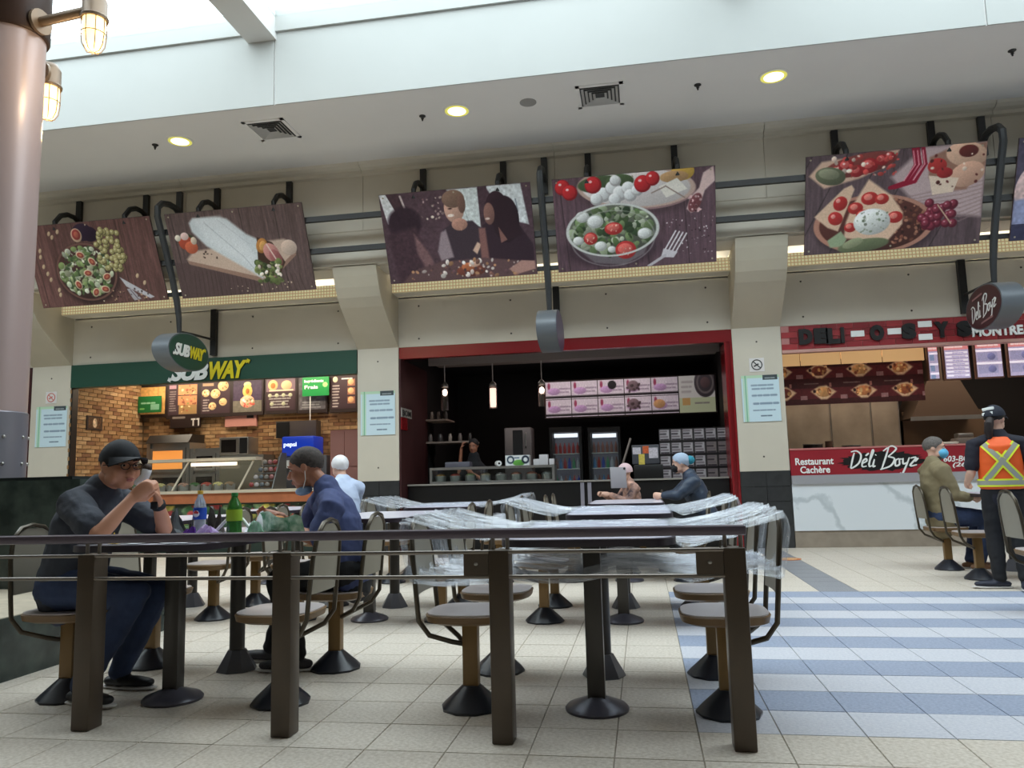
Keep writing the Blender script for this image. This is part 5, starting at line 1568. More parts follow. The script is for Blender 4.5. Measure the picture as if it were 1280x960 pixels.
obj('lid', MB().cbox(x0 + 0.05, x1 - 0.1, 13.85, 14.05, 1.6, 1.68, 0.02), M_STAINLESS, t, world_co=True)
# counter: red printed band, grey ledge, marble front, kick
t = thing('deli_counter', 'deli counter with red printed band above a white marble front', 'counter', ((DX0 + DX1) / 2, W, 0))
obj('red_band', MB().box(DX0 + 0.01, DX1 - 0.01, W - 0.02, W + 0.12, 1.055, 1.43), mat('band_red', (150, 32, 44), rough=.4, var=.06, vscale=2), t, world_co=True, smooth=False)
obj('top_edge', MB().box(DX0 + 0.01, DX1 - 0.01, W - 0.03, W + 0.6, 1.43, 1.455), mat('edge_rose', (190, 120, 116), rough=.4), t, world_co=True, smooth=False)
obj('ledge', MB().box(DX0 + 0.01, DX1 - 0.01, W - 0.05, W + 0.12, 0.93, 1.055), mat('ledge_silver', (176, 176, 182), rough=.35, metal=.3), t, world_co=True, smooth=False)
mm = bpy.data.materials.new('white_marble')
mm.use_nodes = True
nt = mm.node_tree
b = nt.nodes['Principled BSDF']
b.inputs['Roughness'].default_value = 0.25
tc = nt.nodes.new('ShaderNodeTexCoord')
wv = nt.nodes.new('ShaderNodeTexWave')
wv.bands_direction = 'DIAGONAL'
wv.inputs['Scale'].default_value = 0.7
wv.inputs['Distortion'].default_value = 14
wv.inputs['Detail'].default_value = 6
rp = nt.nodes.new('ShaderNodeValToRGB')
rp.color_ramp.elements[0].position, rp.color_ramp.elements[1].position = 0.0, 0.16
rp.color_ramp.elements[0].color, rp.color_ramp.elements[1].color = rgb((196, 204, 210)), rgb((226, 232, 238))
nt.links.new(tc.outputs['Object'], wv.inputs['Vector'])
nt.links.new(wv.outputs['Fac'], rp.inputs['Fac'])
nt.links.new(rp.outputs['Color'], b.inputs['Base Color'])
obj('marble_front', MB().box(DX0 + 0.01, DX1 - 0.01, W - 0.01, W + 0.12, 0.245, 0.93), mm, t, world_co=True, smooth=False)
obj('kick', MB().box(DX0 + 0.01, DX1 - 0.01, W + 0.01, W + 0.12, 0, 0.245), mat('kick_taupe', (150, 138, 124), rough=.5, var=.1), t, world_co=True, smooth=False)
for i, wrd in enumerate(('Restaurant', 'Cachère')):
    q = at_y(1018 + i, 576.5 + i * 10.5, W - 0.03)
    sign_text('lettering', wrd, front(q.x, W - 0.024, q.z), 0.54 - 0.12 * i, 0.105, M_WHT, t, 0.003, 0.025)
p0, p1 = at_y(1054, 577, W - 0.03), at_y(1152, 577, W - 0.03)
xc, zc_ = (p0.x + p1.x) / 2, 1.235
bl_ = []
for k in range(60):
    a = 2 * PI * k / 60
    j = 1 + 0.09 * math.sin(k * 2.7) + 0.06 * math.sin(k * 5.1 + 1)
    bl_.append((0.56 * math.cos(a) * j, 0.135 * math.sin(a) * j))
obj('black_splash', MB().prism(bl_, lambda p_, q, s_: (xc + p_, W - 0.02 - s_, zc_ + q), 0.0, 0.004), M_BLK, t, world_co=True, smooth=False)
script_word('DEli Boyz', front(xc, W - 0.028, zc_ + 0.01), 0.95, M_WHT, t, wd=0.06)
for i, wrd in enumerate(('603-BOYZ', '(2699)')):
    q = at_y(1203 + i * 5, 573 + i * 8, W - 0.03)
    sign_text('lettering', wrd, front(q.x, W - 0.024, q.z), 0.5 - 0.14 * i, 0.085, M_WHT, t, 0.003, 0.02, 0.2)
area_light('deli_lamp', (4.6, 13.4, 3.3), (4.6, 0.5), 70, (1.0, 0.84, 0.66))

# ------------------------------------------------------------ sliver of the next stall at the far left
room(-16.9, -10.73, 13.6, M_DARKROOM, M_DARKROOM)
obj('trim_6', MB().box(-10.9, -10.735, W + 0.02, W + 0.5, 0, 3.13), M_DARKRED, kind='structure', smooth=False)
obj('trim_7', MB().box(-16.9, -10.735, W + 0.02, W + 0.14, 3.13, 3.32), M_DARKRED, kind='structure', smooth=False)
for n in range(3):
    q0, q1 = at_y(22, 495 + n * 14, 12.6), at_y(37, 507 + n * 14, 12.6)
    t = thing('lit_picture', ('top', 'middle', 'bottom')[n] + ' small orange lit picture at the far left edge', 'picture', (q0.x, 12.6, q1.z), group='orange lit pictures at the left edge')
    obj('box', MB().box(q0.x - 0.3, q1.x, 12.61, 13.59, q1.z, q0.z), M_FRAME, t, world_co=True, smooth=False)
    c = Canvas(24, 12, (214, 110, 76)); c.ell(14, 6, 7, 4, (236, 160, 120)); c.noise(.15, 3)
    c.build('print', q1.x - q0.x + 0.28, q0.z - q1.z - 0.03, PRINT_LIT, t, front((q0.x + q1.x - 0.3) / 2, 12.604, (q0.z + q1.z) / 2))

# ------------------------------------------------------------ notices on the pillars
M_PAPER = mat('notice_paper', (214, 232, 238), rough=.4)
for n, (px0, px1, py0, py1, lab) in enumerate(((46, 82, 509, 558, 'pale blue laminated notice on the left pillar'), (451, 494, 490, 543, 'pale blue laminated notice on the pillar left of the dark stall'), (926, 977, 470, 526, 'pale blue laminated notice on the pillar left of the deli'))):
    x0, x1, z0, z1 = R4(px0, py0, px1, py1, W - 0.01)
    t = thing('notice', lab, 'notice', ((x0 + x1) / 2, W - 0.01, z0), group='laminated notices on the pillars')
    obj('sheet', MB().box(x0, x1, W - 0.012, W - 0.006, z0, z1), M_PAPER, t, world_co=True, smooth=False)
    c = Canvas(56, 66, (206, 228, 238)); c.rect(0, 0, 56, 4, (190, 220, 190)); c.rect(2, 4, 9, 66, (196, 224, 206)); c.line([(6, 0), (6, 66)], 1.4, (110, 180, 140)); c.rect(32, 0, 54, 7, (70, 80, 84)); c.words(34, 3, 53, 6, 1, (200, 210, 210))
    for a, b2 in ((12, 22), (26, 32), (37, 44), (48, 52)): c.words(14, a, 53, b2, max(1, (b2 - a) // 4), (120, 140, 160), .8)
    c.words(26, 56, 44, 60, 1, (90, 110, 130), .9)
    c.build('print', x1 - x0, z1 - z0, PRINT, t, front((x0 + x1) / 2, W - 0.0145, (z0 + z1) / 2))
for n, (px, py, col, lab) in enumerate(((64, 497, (206, 120, 110), 'small square sign with red ring above the left notice'), (946, 456, (60, 60, 60), 'small square no smoking sign above the right notice'))):
    q = at_y(px, py, W - 0.01)
    t = thing('no_smoking_sign', lab, 'sign', (q.x, W - 0.01, q.z - 0.1))
    obj('plate', MB().box(q.x - 0.11, q.x + 0.11, W - 0.01, W - 0.004, q.z - 0.105, q.z + 0.105), mat('plate_white', (226, 222, 220), rough=.5), t, world_co=True, smooth=False)
    rg = MB()
    rg.tube([(0.075 * math.cos(a), 0.075 * math.sin(a), 0) for a in [2 * PI * k / 24 for k in range(24)]], 0.008, seg=6, closed=True, M=front(q.x, W - 0.012, q.z))
    rg.tube([(-0.053, 0.053, 0), (0.053, -0.053, 0)], 0.008, seg=6, M=front(q.x, W - 0.012, q.z))
    rg.box(-0.05, 0.03, -0.01, 0.01, -0.002, 0.003, M=front(q.x, W - 0.012, q.z) @ Matrix.Rotation(0.5, 4, 'Z'))
    obj('symbol', rg, mat('symbol_%d' % n, col, rough=.5), t, world_co=True)
# ================================================================== PLANTER, COLUMN, LAMPS
M_MARBLE = mat('dark_green_marble', (34, 44, 42), rough=0.22, spec=0.5, col2=(66, 78, 74), c2scale=5)
t = thing('marble_planter', 'dark green marble block on a low plinth at the left edge, carrying the column', 'planter', (-5.4, 5.1, 0))
obj('plinth', MB().box(-9.0, -3.75, 3.55, 5.8, 0, 0.365), M_MARBLE, t, world_co=True, smooth=False)
obj('plinth_top', MB().box(-9.0, -3.76, 3.56, 5.8, 0.365, 0.37), mat('plinth_top_beige', (196, 184, 164), rough=.4, var=.1, vscale=12), t, world_co=True, smooth=False)
xe = at_y(100, 600, 5.3).x
obj('block', MB().box(-9.0, xe, 5.3, 5.78, 0.37, 1.19), M_MARBLE, t, world_co=True, smooth=False)
obj('slab', MB().box(-9.0, xe - 0.1, 5.34, 5.76, 1.19, 1.215), mat('marble_edge', (44, 50, 50), rough=.2), t, world_co=True, smooth=False)
YCOL = 5.62
xr = at_y(32, 330, YCOL).x
RC = 0.27
xc = xr - RC * 0.985
zb = at_y(36, 512, YCOL - 0.1).z
ztop = at_y(20, 42, YCOL - RC).z + 0.15
M_COLUMN = mat('column_rose_grey', (168, 148, 145), rough=0.32, metal=0.15)
t = thing('round_column', 'tall round rose-grey column with dark collar at the left edge of the frame', 'column', (xc, YCOL, 1.216))
obj('shaft', MB().lathe([(RC, 0), (RC, ztop - 1.216)], seg=48), M_COLUMN, t)
obj('sleeve', MB().lathe([(RC + 0.012, 0), (RC + 0.012, zb - 1.216 - 0.01), (RC + 0.002, zb - 1.216)], seg=48), mat('sleeve_grey', (130, 128, 136), rough=.3, metal=.4), t)
obj('collar', MB().lathe([(RC + 0.02, ztop - 1.216), (RC + 0.03, ztop - 1.216 + 0.02), (RC + 0.03, 5.0)], seg=48), mat('collar_brown', (56, 38, 30), rough=.4, metal=.3), t)
for k in range(10):
    a = 2 * PI * k / 10 + 0.2
    for zz in (0.12, 0.34):
        obj('bolt', MB().ell((math.cos(a) * (RC + 0.014), math.sin(a) * (RC + 0.014), zz), (0.014, 0.014, 0.014), seg=8, rings=6), M_STAINLESS, t)
M_LAMPMETAL = mat('lamp_bronze', (120, 100, 80), rough=0.4, metal=0.4)
M_LAMPGLASS = mat('warm_lamp_glass', (255, 230, 180), emit=(255, 214, 140), estr=2.6)
M_LAMPCORE = mat('warm_lamp_core', (255, 246, 230), emit=(255, 236, 196), estr=6.0)
for n, (px, py0, py1, Y, lab) in enumerate(((118, 24, 66, YCOL - 0.1, 'caged bulkhead lamp on a long arm at the top left, nearer of the two'), (61, 109, 150, YCOL + 0.42, 'caged bulkhead lamp half hidden behind the round column'))):
    a, b2 = at_y(px, py0, Y), at_y(px, py1, Y)
    h = a.z - b2.z
    r = 0.098
    t = thing('caged_lamp', lab, 'lamp', (a.x, Y, b2.z), group='caged lamps on the column')
    obj('lamp_glass', MB().lathe([(0.02, 0.012), (r * 0.55, 0.03), (r * 0.8, 0.08), (r * 0.9, h * 0.5), (r * 0.92, h)], seg=20), M_LAMPGLASS, t)
    cg = MB()
    for k in range(8):
        q = 2 * PI * k / 8
        cg.tube([(math.cos(q) * rr, math.sin(q) * rr, zz) for rr, zz in ((0.0, 0.0), (r * .6, 0.015), (r * 0.9, 0.07), (r, h * 0.5), (r, h))], 0.004, seg=5)
    cg.tube([(r * math.cos(2 * PI * k / 20), r * math.sin(2 * PI * k / 20), h * 0.55) for k in range(20)], 0.004, seg=5, closed=True)
    obj('cage', cg, M_LAMPMETAL, t)
    obj('housing', MB().lathe([(r * 1.12, h - 0.01), (r * 1.16, h + 0.01), (r * 1.02, h + 0.03), (r * 1.02, h + 0.16), (r * 0.7, h + 0.22), (r * 0.3, h + 0.24)], seg=24), M_LAMPMETAL, t)
    d = Vector((xc - a.x, YCOL - Y, 0)); L_ = d.length; d.normalize()
    obj('arm', MB().tube([(d.x * r * 0.9, d.y * r * 0.9, h + 0.09), (d.x * (L_ - RC - 0.04), d.y * (L_ - RC - 0.04), h + 0.09)], 0.042, seg=10), M_LAMPMETAL, t)
    obj('wall_plate', MB().tube([(d.x * (L_ - RC - 0.065), d.y * (L_ - RC - 0.065), h + 0.09), (d.x * (L_ - RC - 0.034), d.y * (L_ - RC - 0.034), h + 0.09)], 0.11, seg=16), M_LAMPMETAL, t)
    l = bpy.data.lights.new('caged_lamp_light', 'POINT')
    l.energy, l.color, l.shadow_soft_size = 14, (1, 0.75, 0.42), 0.1
    o = bpy.data.objects.new('caged_lamp_light', l)
    o.location = (a.x, Y, b2.z - 0.12)
    COL.objects.link(o)

# ================================================================== GUARD RAIL IN FRONT
YR = 3.33
M_RAIL = mat('rail_mauve', (92, 82, 92), rough=0.28, metal=0.15)
M_POST = mat('post_bronze', (78, 66, 54), rough=0.38, metal=0.25, var=0.06)
M_ROD = mat('rod_steel', (120, 112, 104), rough=0.3, metal=0.7)
t = thing('guard_rail', 'low bronze guard rail with mauve handrail across the front of the seating', 'railing', (-1.75, YR, 0))
obj('handrail', MB().cbox(-6.2, 0.40, YR - 0.035, YR + 0.035, 0.853, 0.892, 0.008), M_RAIL, t, world_co=True)
for zz in (0.792, 0.687):
    obj('rod', MB().tube([(-6.2, YR + 0.01, zz), (0.36, YR + 0.01, zz)], 0.0085, seg=8), M_ROD, t, world_co=True)
for x in (-4.62, -2.617, -1.63, -0.634, 0.352):
    y0 = YR + 0.0
    obj('post', MB().cbox(x - 0.045, x + 0.045, y0, y0 + 0.1, 0, 0.80, 0.006), M_POST, t, world_co=True)
    for dx in (-0.032, 0.032):
        obj('spacer', MB().tube([(x + dx, y0 + 0.05, 0.79), (x + dx, y0 + 0.05, 0.857)], 0.009, seg=8), M_ROD, t, world_co=True)
for x in (-0.634, 0.352):
    pl_ = obj('bracket_plate', MB().box(x - 0.155, x - 0.046, YR + 0.005, YR + 0.03, 0.685, 0.795), M_POST, t, world_co=True, smooth=False)
    obj('bolt', MB().ell((x - 0.1 - t.location.x, YR + 0.004 - t.location.y, 0.742), (0.009, 0.005, 0.007), seg=8, rings=6), M_STAINLESS, pl_)

# ================================================================== FIXED CHAIRS AND TABLES
M_SEATTOP = mat('seat_laminate', (206, 196, 194), rough=0.3, var=0.04)
M_SEATEDGE = mat('seat_edge_wood', (120, 92, 58), rough=0.45, var=0.1)
M_CHAIRPOST = mat('chair_post_bronze', (128, 99, 56), rough=0.4, metal=0.2)
M_CONE = mat('cone_black', (36, 39, 48), rough=0.3)
M_TUBE = mat('chair_tube', (78, 70, 58), rough=0.3, metal=0.5)
M_BACK = mat('back_panel', (150, 144, 130), rough=0.45, metal=0.1)
TOPZ, SEATZ = 0.83, 0.47


def sq(r, n=32, e=3.2):
    return [(math.copysign(abs(math.cos(2 * PI * k / n)) ** (2 / e), math.cos(2 * PI * k / n)) * r, math.copysign(abs(math.sin(2 * PI * k / n)) ** (2 / e), math.sin(2 * PI * k / n)) * r) for k in range(n)]


def make_chair(label):
    t = thing('fixed_chair', label, 'chair', (0, 0, 0), group='fixed pedestal chairs')
    k = MB()
    rings = [(0.16, SEATZ - 0.055), (0.2, SEATZ - 0.04), (0.207, SEATZ - 0.01), (0.2, SEATZ - 0.006)]
    n = 32
    for r, z in rings:
        k.v.extend([(x, y, z) for x, y in sq(r)])
    for j in range(len(rings) - 1):
        for i in range(n):
            k.f.append((j * n + i, j * n + (i + 1) % n, (j + 1) * n + (i + 1) % n, (j + 1) * n + i)); k.m.append(0)
    k.f.append(tuple(range(n))[::-1]); k.m.append(0)
    k.f.append(tuple((len(rings) - 1) * n + i for i in range(n))); k.m.append(0)
    st = obj('seat', k, M_SEATEDGE, t)
    obj('seat_top', MB().prism(sq(0.198), lambda p, q, s_: (p, q, s_), SEATZ - 0.006, SEATZ), M_SEATTOP, st, smooth=False)
    obj('post', MB().cbox(-0.038, 0.038, -0.03, 0.03, 0.08, SEATZ - 0.05, 0.004), M_CHAIRPOST, t)
    obj('base', MB().lathe([(0.15, 0), (0.152, 0.012), (0.135, 0.03), (0.05, 0.105), (0.046, 0.11)], seg=10), M_CONE, t)
    half = [(-0.03, 0.0, 0.30), (-0.08, 0.07, 0.325), (-0.17, 0.15, 0.37), (-0.215, 0.172, 0.44), (-0.226, 0.172, 0.56), (-0.243, 0.165, 0.74), (-0.256, 0.14, 0.85), (-0.262, 0.08, 0.905), (-0.264, 0, 0.92)]
    path = half + [(x, -y, z) for x, y, z in half[-2::-1]]
    obj('frame', MB().tube(path, 0.0125, seg=8), M_TUBE, t)
    g = MB()

    def bp(u, v):
        z = 0.56 + v * 0.34
        w = 0.158 * (1 if v < 0.72 else math.sqrt(max(0.02, 1 - ((v - 0.72) / 0.3) ** 2)))
        y = (u - 0.5) * 2 * w
        return (-0.226 - 0.034 * v - 0.012 * (1 - (2 * u - 1) ** 2), y, z)
    g.grid(bp, 10, 10)
    g.grid(lambda u, v: tuple(Vector(bp(1 - u, v)) + Vector((0.008, 0, 0))), 10, 10)
    obj('backrest', g, M_BACK, t)
    return t


def rrect(hx, hy, r, n=8):
    out = []
    for cx, cy, a0 in ((hx - r, hy - r, 0), (-hx + r, hy - r, PI / 2), (-hx + r, -hy + r, PI), (hx - r, -hy + r, 3 * PI / 2)):
        for k in range(n + 1):
            a = a0 + PI / 2 * k / n
            out.append((cx + r * math.cos(a), cy + r * math.sin(a)))
    return out


M_TABTOP = mat('table_laminate', (206, 202, 214), rough=0.25)
M_TABEDGE = mat('table_edge', (46, 38, 48), rough=0.35)
M_TABPOST = mat('table_post', (66, 62, 58), rough=0.35, metal=0.3)
M_DISC = mat('disc_base', (84, 82, 92), rough=0.3, metal=0.2)


def make_table(label):
    t = thing('long_table', label, 'table', (0, 0, 0), group='fixed tables of the food court')
    k = obj('table_top', MB().prism(rrect(0.40, 0.72, 0.14), lambda p, q, s_: (p, q, s_), TOPZ - 0.034, TOPZ - 0.003), M_TABEDGE, t)
    obj('laminate', MB().prism(rrect(0.385, 0.705, 0.13), lambda p, q, s_: (p, q, s_), TOPZ - 0.003, TOPZ), M_TABTOP, k, smooth=False)
    obj('pedestal', MB().cbox(-0.042, 0.042, -0.35 - 0.035, -0.35 + 0.035, 0.05, TOPZ - 0.034, 0.004), M_TABPOST, t)
    obj('disc_base', MB().lathe([(0.15, 0), (0.153, 0.012), (0.14, 0.026), (0.05, 0.06), (0.045, 0.065)], c=(0, -0.35, 0), seg=28), M_DISC, t)
    obj('pedestal', MB().lathe([(0.045, 0.1), (0.045, TOPZ - 0.034)], c=(0, 0.3, 0), seg=14), M_TABPOST, t)
    obj('cone_base', MB().lathe([(0.12, 0), (0.12, 0.008), (0.055, 0.12)], c=(0, 0.3, 0), seg=8), mat('cone_grey', (98, 98, 104), rough=.35, metal=.2), t)
    return t


def make_wrap(t, cx, cy, z0=0.66, x_l=-0.87, x_r=0.87, seed=0):
    """one band of stretched plastic film around a table and the backs of its chairs"""
    rs = random.Random(seed)
    ph = [rs.uniform(0, 6.28) for _ in range(12)]
    up, lo = [], []
    n = 44
    for i in range(n + 1):
        x = x_l + (x_r - x_l) * i / n
        e = abs(2 * i / n - 1)
        up.append((x, TOPZ + 0.006 + 0.105 * max(0, (e - 0.45) / 0.55) ** 1.6))
    prof = up + [(x_r + 0.02, 0.88), (x_r + 0.0, 0.78), (x_r - 0.02, z0 + 0.02)]
    for i in range(n + 1):
        x = x_r - 0.04 - (x_r - x_l - 0.08) * i / n
        prof.append((x, z0 + 0.015 * math.sin(i * 0.4 + ph[0])))
    prof += [(x_l + 0.02, z0 + 0.02), (x_l, 0.78), (x_l - 0.02, 0.88)]
    m = len(prof)

    def fn(u, v):
        i = int(round(u * m)) % m
        x, z = prof[i]
        y = (v - 0.5) * 1.28
        top = i <= n
        w = 0.006 * math.sin(y * 34 + x * 3 + ph[1]) + 0.005 * math.sin(y * 61 - x * 5 + ph[2]) + 0.004 * math.sin(y * 97 + x * 9 + ph[3])
        on_table = top and abs(x) < 0.40
        z += abs(w) if on_table else w * (1.2 if top else 2.2)
        if not top:
            z += 0.05 * (v - 0.5) * math.sin(x * 3 + ph[4])
        sag = 0.02 * (abs(2 * v - 1) ** 3) if abs(x) > 0.45 else 0
        return (cx + x, cy + y, z - sag)
    mb = MB().grid(fn, m, 56, closed_u=True)
    return obj('plastic_film', mb, M_FILM, None, t, 'plastic wrap', 'stretched plastic film around tables')


M_FILM = bpy.data.materials.new('stretch_film')
M_FILM.use_nodes = True
nt = M_FILM.node_tree
nt.nodes.clear()
out = nt.nodes.new('ShaderNodeOutputMaterial')
tc = nt.nodes.new('ShaderNodeTexCoord')
mp = nt.nodes.new('ShaderNodeMapping')
mp.inputs['Scale'].default_value = (2.5, 26, 9)
nz = nt.nodes.new('ShaderNodeTexNoise')
nz.inputs['Scale'].default_value = 1.0
nz.inputs['Detail'].default_value = 7
nz.inputs['Roughness'].default_value = 0.65
bp_ = nt.nodes.new('ShaderNodeBump')
bp_.inputs['Strength'].default_value = 0.7
bp_.inputs['Distance'].default_value = 0.02
gl = nt.nodes.new('ShaderNodeBsdfGlossy')
gl.inputs['Roughness'].default_value = 0.16
df = nt.nodes.new('ShaderNodeBsdfDiffuse')
df.inputs[0].default_value = (0.84, 0.9, 0.98, 1)
tr = nt.nodes.new('ShaderNodeBsdfTransparent')
tr.inputs[0].default_value = (0.96, 0.97, 0.99, 1)
rp = nt.nodes.new('ShaderNodeValToRGB')
rp.color_ramp.elements[0].position, rp.color_ramp.elements[1].position = 0.42, 0.78
rp.color_ramp.elements[0].color, rp.color_ramp.elements[1].color = (0.16, 0.16, 0.16, 1), (0.72, 0.72, 0.72, 1)
m1, m2 = nt.nodes.new('ShaderNodeMixShader'), nt.nodes.new('ShaderNodeMixShader')
m1.inputs[0].default_value = 0.5
for a, b2 in ((tc.outputs['Object'], mp.inputs[0]), (mp.outputs[0], nz.inputs['Vector']), (nz.outputs['Fac'], bp_.inputs['Height']), (bp_.outputs[0], gl.inputs['Normal']),
              (nz.outputs['Fac'], rp.inputs[0]), (gl.outputs[0], m1.inputs[1]), (df.outputs[0], m1.inputs[2]), (rp.outputs[0], m2.inputs[0]), (tr.outputs[0], m2.inputs[1]), (m1.outputs[0], m2.inputs[2]), (m2.outputs[0], out.inputs[0])):
    nt.links.new(a, b2)

chair0 = make_chair('chair')
table0 = make_table('table')
used_c, used_t = [False], [False]


def place_chair(x, y, rz, label):
    if not used_c[0]:
        used_c[0] = True
        chair0.location, chair0.rotation_euler = (x, y, 0), (0, 0, rz)
        chair0['label'] = label
        return chair0
    return dup(chair0, (x, y, 0), rz, label)


def place_table(x, y, label):
    if not used_t[0]:
        used_t[0] = True
        table0.location = (x, y, 0)
        table0['label'] = label
        return table0
    return dup(table0, (x, y, 0), 0, label)


CL = [  # x, y, table label, short name, chairs (left near, left far, right near, right far), film
    (-2.49, 4.21, 'long fixed table with bottles and wrappers between the two men', 'the table with bottles', 'abcd', None),
    (-0.27, 4.21, 'long fixed table under plastic film just behind the right half of the rail', 'the nearest film-wrapped table', 'abcd', 'clear plastic film stretched over the nearest empty table and its chairs'),
    (-4.25, 6.55, 'fixed table behind the marble block, left of the second row', 'the table behind the marble block', 'cd', None),
    (-2.25, 6.52, 'bare fixed table in the second row, behind the man in blue', 'the bare second-row table', 'abcd', None),
    (-0.20, 6.50, 'film-wrapped fixed table in the middle of the second row', 'the film-wrapped second-row table', 'abcd', 'clear plastic film over the second-row table, its raised end at the right chair'),
    (-4.25, 8.80, 'fixed table in the third row by the white-haired man', 'the table by the white-haired man', 'cd', None),
    (-2.20, 8.80, 'film-wrapped fixed table in the third row before the dark stall', 'the film-wrapped third-row table', 'abcd', 'bluish plastic film over the third-row table before the dark stall'),
    (-0.20, 8.85, 'bare fixed table in the third row by the person in the navy jacket', 'the table by the navy jacket', 'abcd', None),
    (3.87, 8.92, 'fixed table at the right edge beside the man in khaki', 'the table beside the man in khaki', 'ab', None)]
SEATN = {'a': 'near left', 'b': 'far left', 'c': 'near right', 'd': 'far right'}
who = {(0, 'a'): 'fixed chair under the man in the black cap', (0, 'd'): 'fixed chair under the man in the blue shirt', (0, 'c'): 'empty fixed chair nearest the rail, facing left at the table with bottles',
       (1, 'c'): 'fixed chair wrapped in film at the right end of the rail', (1, 'a'): 'empty fixed chair at the near left of the nearest wrapped table, behind the third post',
       (8, 'b'): 'fixed chair under the man in khaki', (8, 'a'): 'empty fixed chair in front of the man in khaki', (5, 'c'): 'fixed chair under the white-haired man', (7, 'd'): 'fixed chair under the person in the navy jacket'}
for n, (x, y, tl, short, chairs, film) in enumerate(CL):
    place_table(x, y, tl)
    for ch in chairs:
        sx = -1 if ch in 'ab' else 1
        dy = -0.36 if ch in 'ac' else 0.36
        if n == 8: dy = -0.39 if ch == 'a' else 0.42
        place_chair(x + sx * 0.61, y + dy, 0 if sx < 0 else PI, who.get((n, ch), SEATN[ch] + ' fixed pedestal chair at ' + short))
    if film:
        make_wrap(film, x, y, seed=n)
place_chair(-0.05, 10.0, PI, 'fixed chair under the woman with the tablet')
place_chair(3.02, 6.6, 0, 'fixed chair cut by the right frame edge, in front of the worker in the vest')
p_ = thing('floor_sticker', 'round orange sticker on the grey floor stripe before the deli pillar', 'sticker', (1.78, 10.55, 0.001))
obj('disc', MB().lathe([(0.16, 0), (0.16, 0.003)], seg=24), mat('sticker_orange', (206, 120, 60), rough=.5), p_)
obj('ring', MB().lathe([(0.11, 0.003), (0.11, 0.005)], seg=24), mat('sticker_cream', (216, 176, 130), rough=.5, var=.2, vscale=30), p_)

# ================================================================== THINGS ON THE TABLE WITH THE TWO MEN
TZ = TOPZ + 0.001


def bottle(px, Y, ztop, label, liquid, lab_m, cap_m, r=0.034, clear=True):
    p = at_y(px, 640, Y)
    h = ztop - TZ
    t = thing('drink_bottle', label, 'bottle', (p.x, Y, TZ))
    prof = [(r * 0.8, 0), (r, 0.01), (r, h * 0.12), (r * 0.94, h * 0.3), (r, h * 0.45), (r, h * 0.62), (r * 0.85, h * 0.74), (r * 0.45, h * 0.87), (r * 0.38, h * 0.93)]
    obj('body', MB().lathe(prof, seg=20), liquid, t)
    obj('label_band', MB().lathe([(r * 1.03, h * 0.38), (r * 1.04, h * 0.4), (r * 1.04, h * 0.62), (r * 1.02, h * 0.63)], seg=20), lab_m, t)
    obj('cap', MB().lathe([(r * 0.42, h * 0.92), (r * 0.44, h * 0.93), (r * 0.44, h * 0.99), (r * 0.4, h)], seg=14), cap_m, t)
    return t


M_PET = mat('clear_pet', (206, 214, 222), rough=0.08, trans=0.6, spec=0.6)
M_PETG = mat('green_pet', (60, 130, 50), rough=0.1, trans=0.45, spec=0.6)
t = bottle(250, 3.98, 1.085, 'clear drink bottle with blue label and yellow cap on the table', M_PET, mat('label_blue', (36, 74, 170), rough=.35), mat('cap_yellow', (206, 164, 60), rough=.4))
em = MB().lathe([(0.018, 0), (0.018, 0.003)], seg=16, M=front(0, -0.036, 0.128))
obj('emblem', em, mat('emblem_white', (226, 226, 236), rough=.4), t)
obj('emblem_red', MB().prism([(-.016, 0), (.016, 0), (.013, .009), (0, .017), (-.013, .009)], lambda p, q, s_: (p, -0.0395 - s_, 0.129 + q), 0, 0.001), mat('emblem_red', (190, 60, 70), rough=.4), t, smooth=False)
bottle(293, 3.86, 1.07, 'green drink bottle with yellow-green label on the table', M_PETG, mat('label_lime', (150, 180, 50), rough=.35), mat('cap_green', (40, 130, 60), rough=.4), r=0.04)


def crumple(name, px, Y, size, m, label, cat, seed, group=None, flat=0.5):
    p = at_y(px, 650, Y)
    rs = random.Random(seed)
    ph = [rs.uniform(0, 6.28) for _ in range(8)]
    nu, nv = 16, 12

    def fn(u, v):
        x, y = (u - 0.5) * size[0], (v - 0.5) * size[1]
        z = size[2] * (0.5 + 0.5 * math.sin(u * 9 + ph[0] + 2 * math.sin(v * 7 + ph[1]))) * (0.5 + 0.5 * math.sin(v * 8 + ph[2] + u * 5)) * 1.3 * (1 - abs(2 * u - 1) ** 4) * (1 - abs(2 * v - 1) ** 4) + 0.003
        j = 0.1 * size[0] * math.sin(v * 11 + ph[3])
        return (x + j, y + 0.1 * size[1] * math.sin(u * 13 + ph[4]), z)
    mb = MB().grid(fn, nu, nv)
    return obj(name, mb, m, None, label, cat, group, loc=(p.x, Y, TZ), rot=(0, 0, rs.uniform(-0.4, 0.4)), smooth=False)


M_PURPLE = mat('wrapper_purple', (82, 44, 128), rough=0.25)
M_LILAC = mat('wrapper_lilac', (206, 190, 226), rough=0.35, col2=(150, 110, 180), c2scale=14)
M_NAPKIN = mat('paper_napkin', (226, 228, 232), rough=0.8)
crumple('snack_wrapper', 228, 3.74, (0.14, 0.14, 0.07), M_PURPLE, 'crumpled dark purple snack wrapper nearest the man in the cap', 'wrapper', 1)
crumple('snack_wrapper', 254, 3.78, (0.24, 0.2, 0.06), M_LILAC, 'crumpled pale lilac wrapper lying in the middle of the table', 'wrapper', 2)
crumple('snack_wrapper', 278, 3.68, (0.13, 0.11, 0.045), mat('wrapper_violet', (130, 96, 176), rough=.3, col2=(206, 196, 220), c2scale=20), 'small violet and white wrapper in front of the green bottle', 'wrapper', 3)
crumple('paper_sheet', 190, 3.66, (0.3, 0.24, 0.02), M_NAPKIN, 'flat white wrapping paper under the elbows of the man in the cap', 'paper', 4)
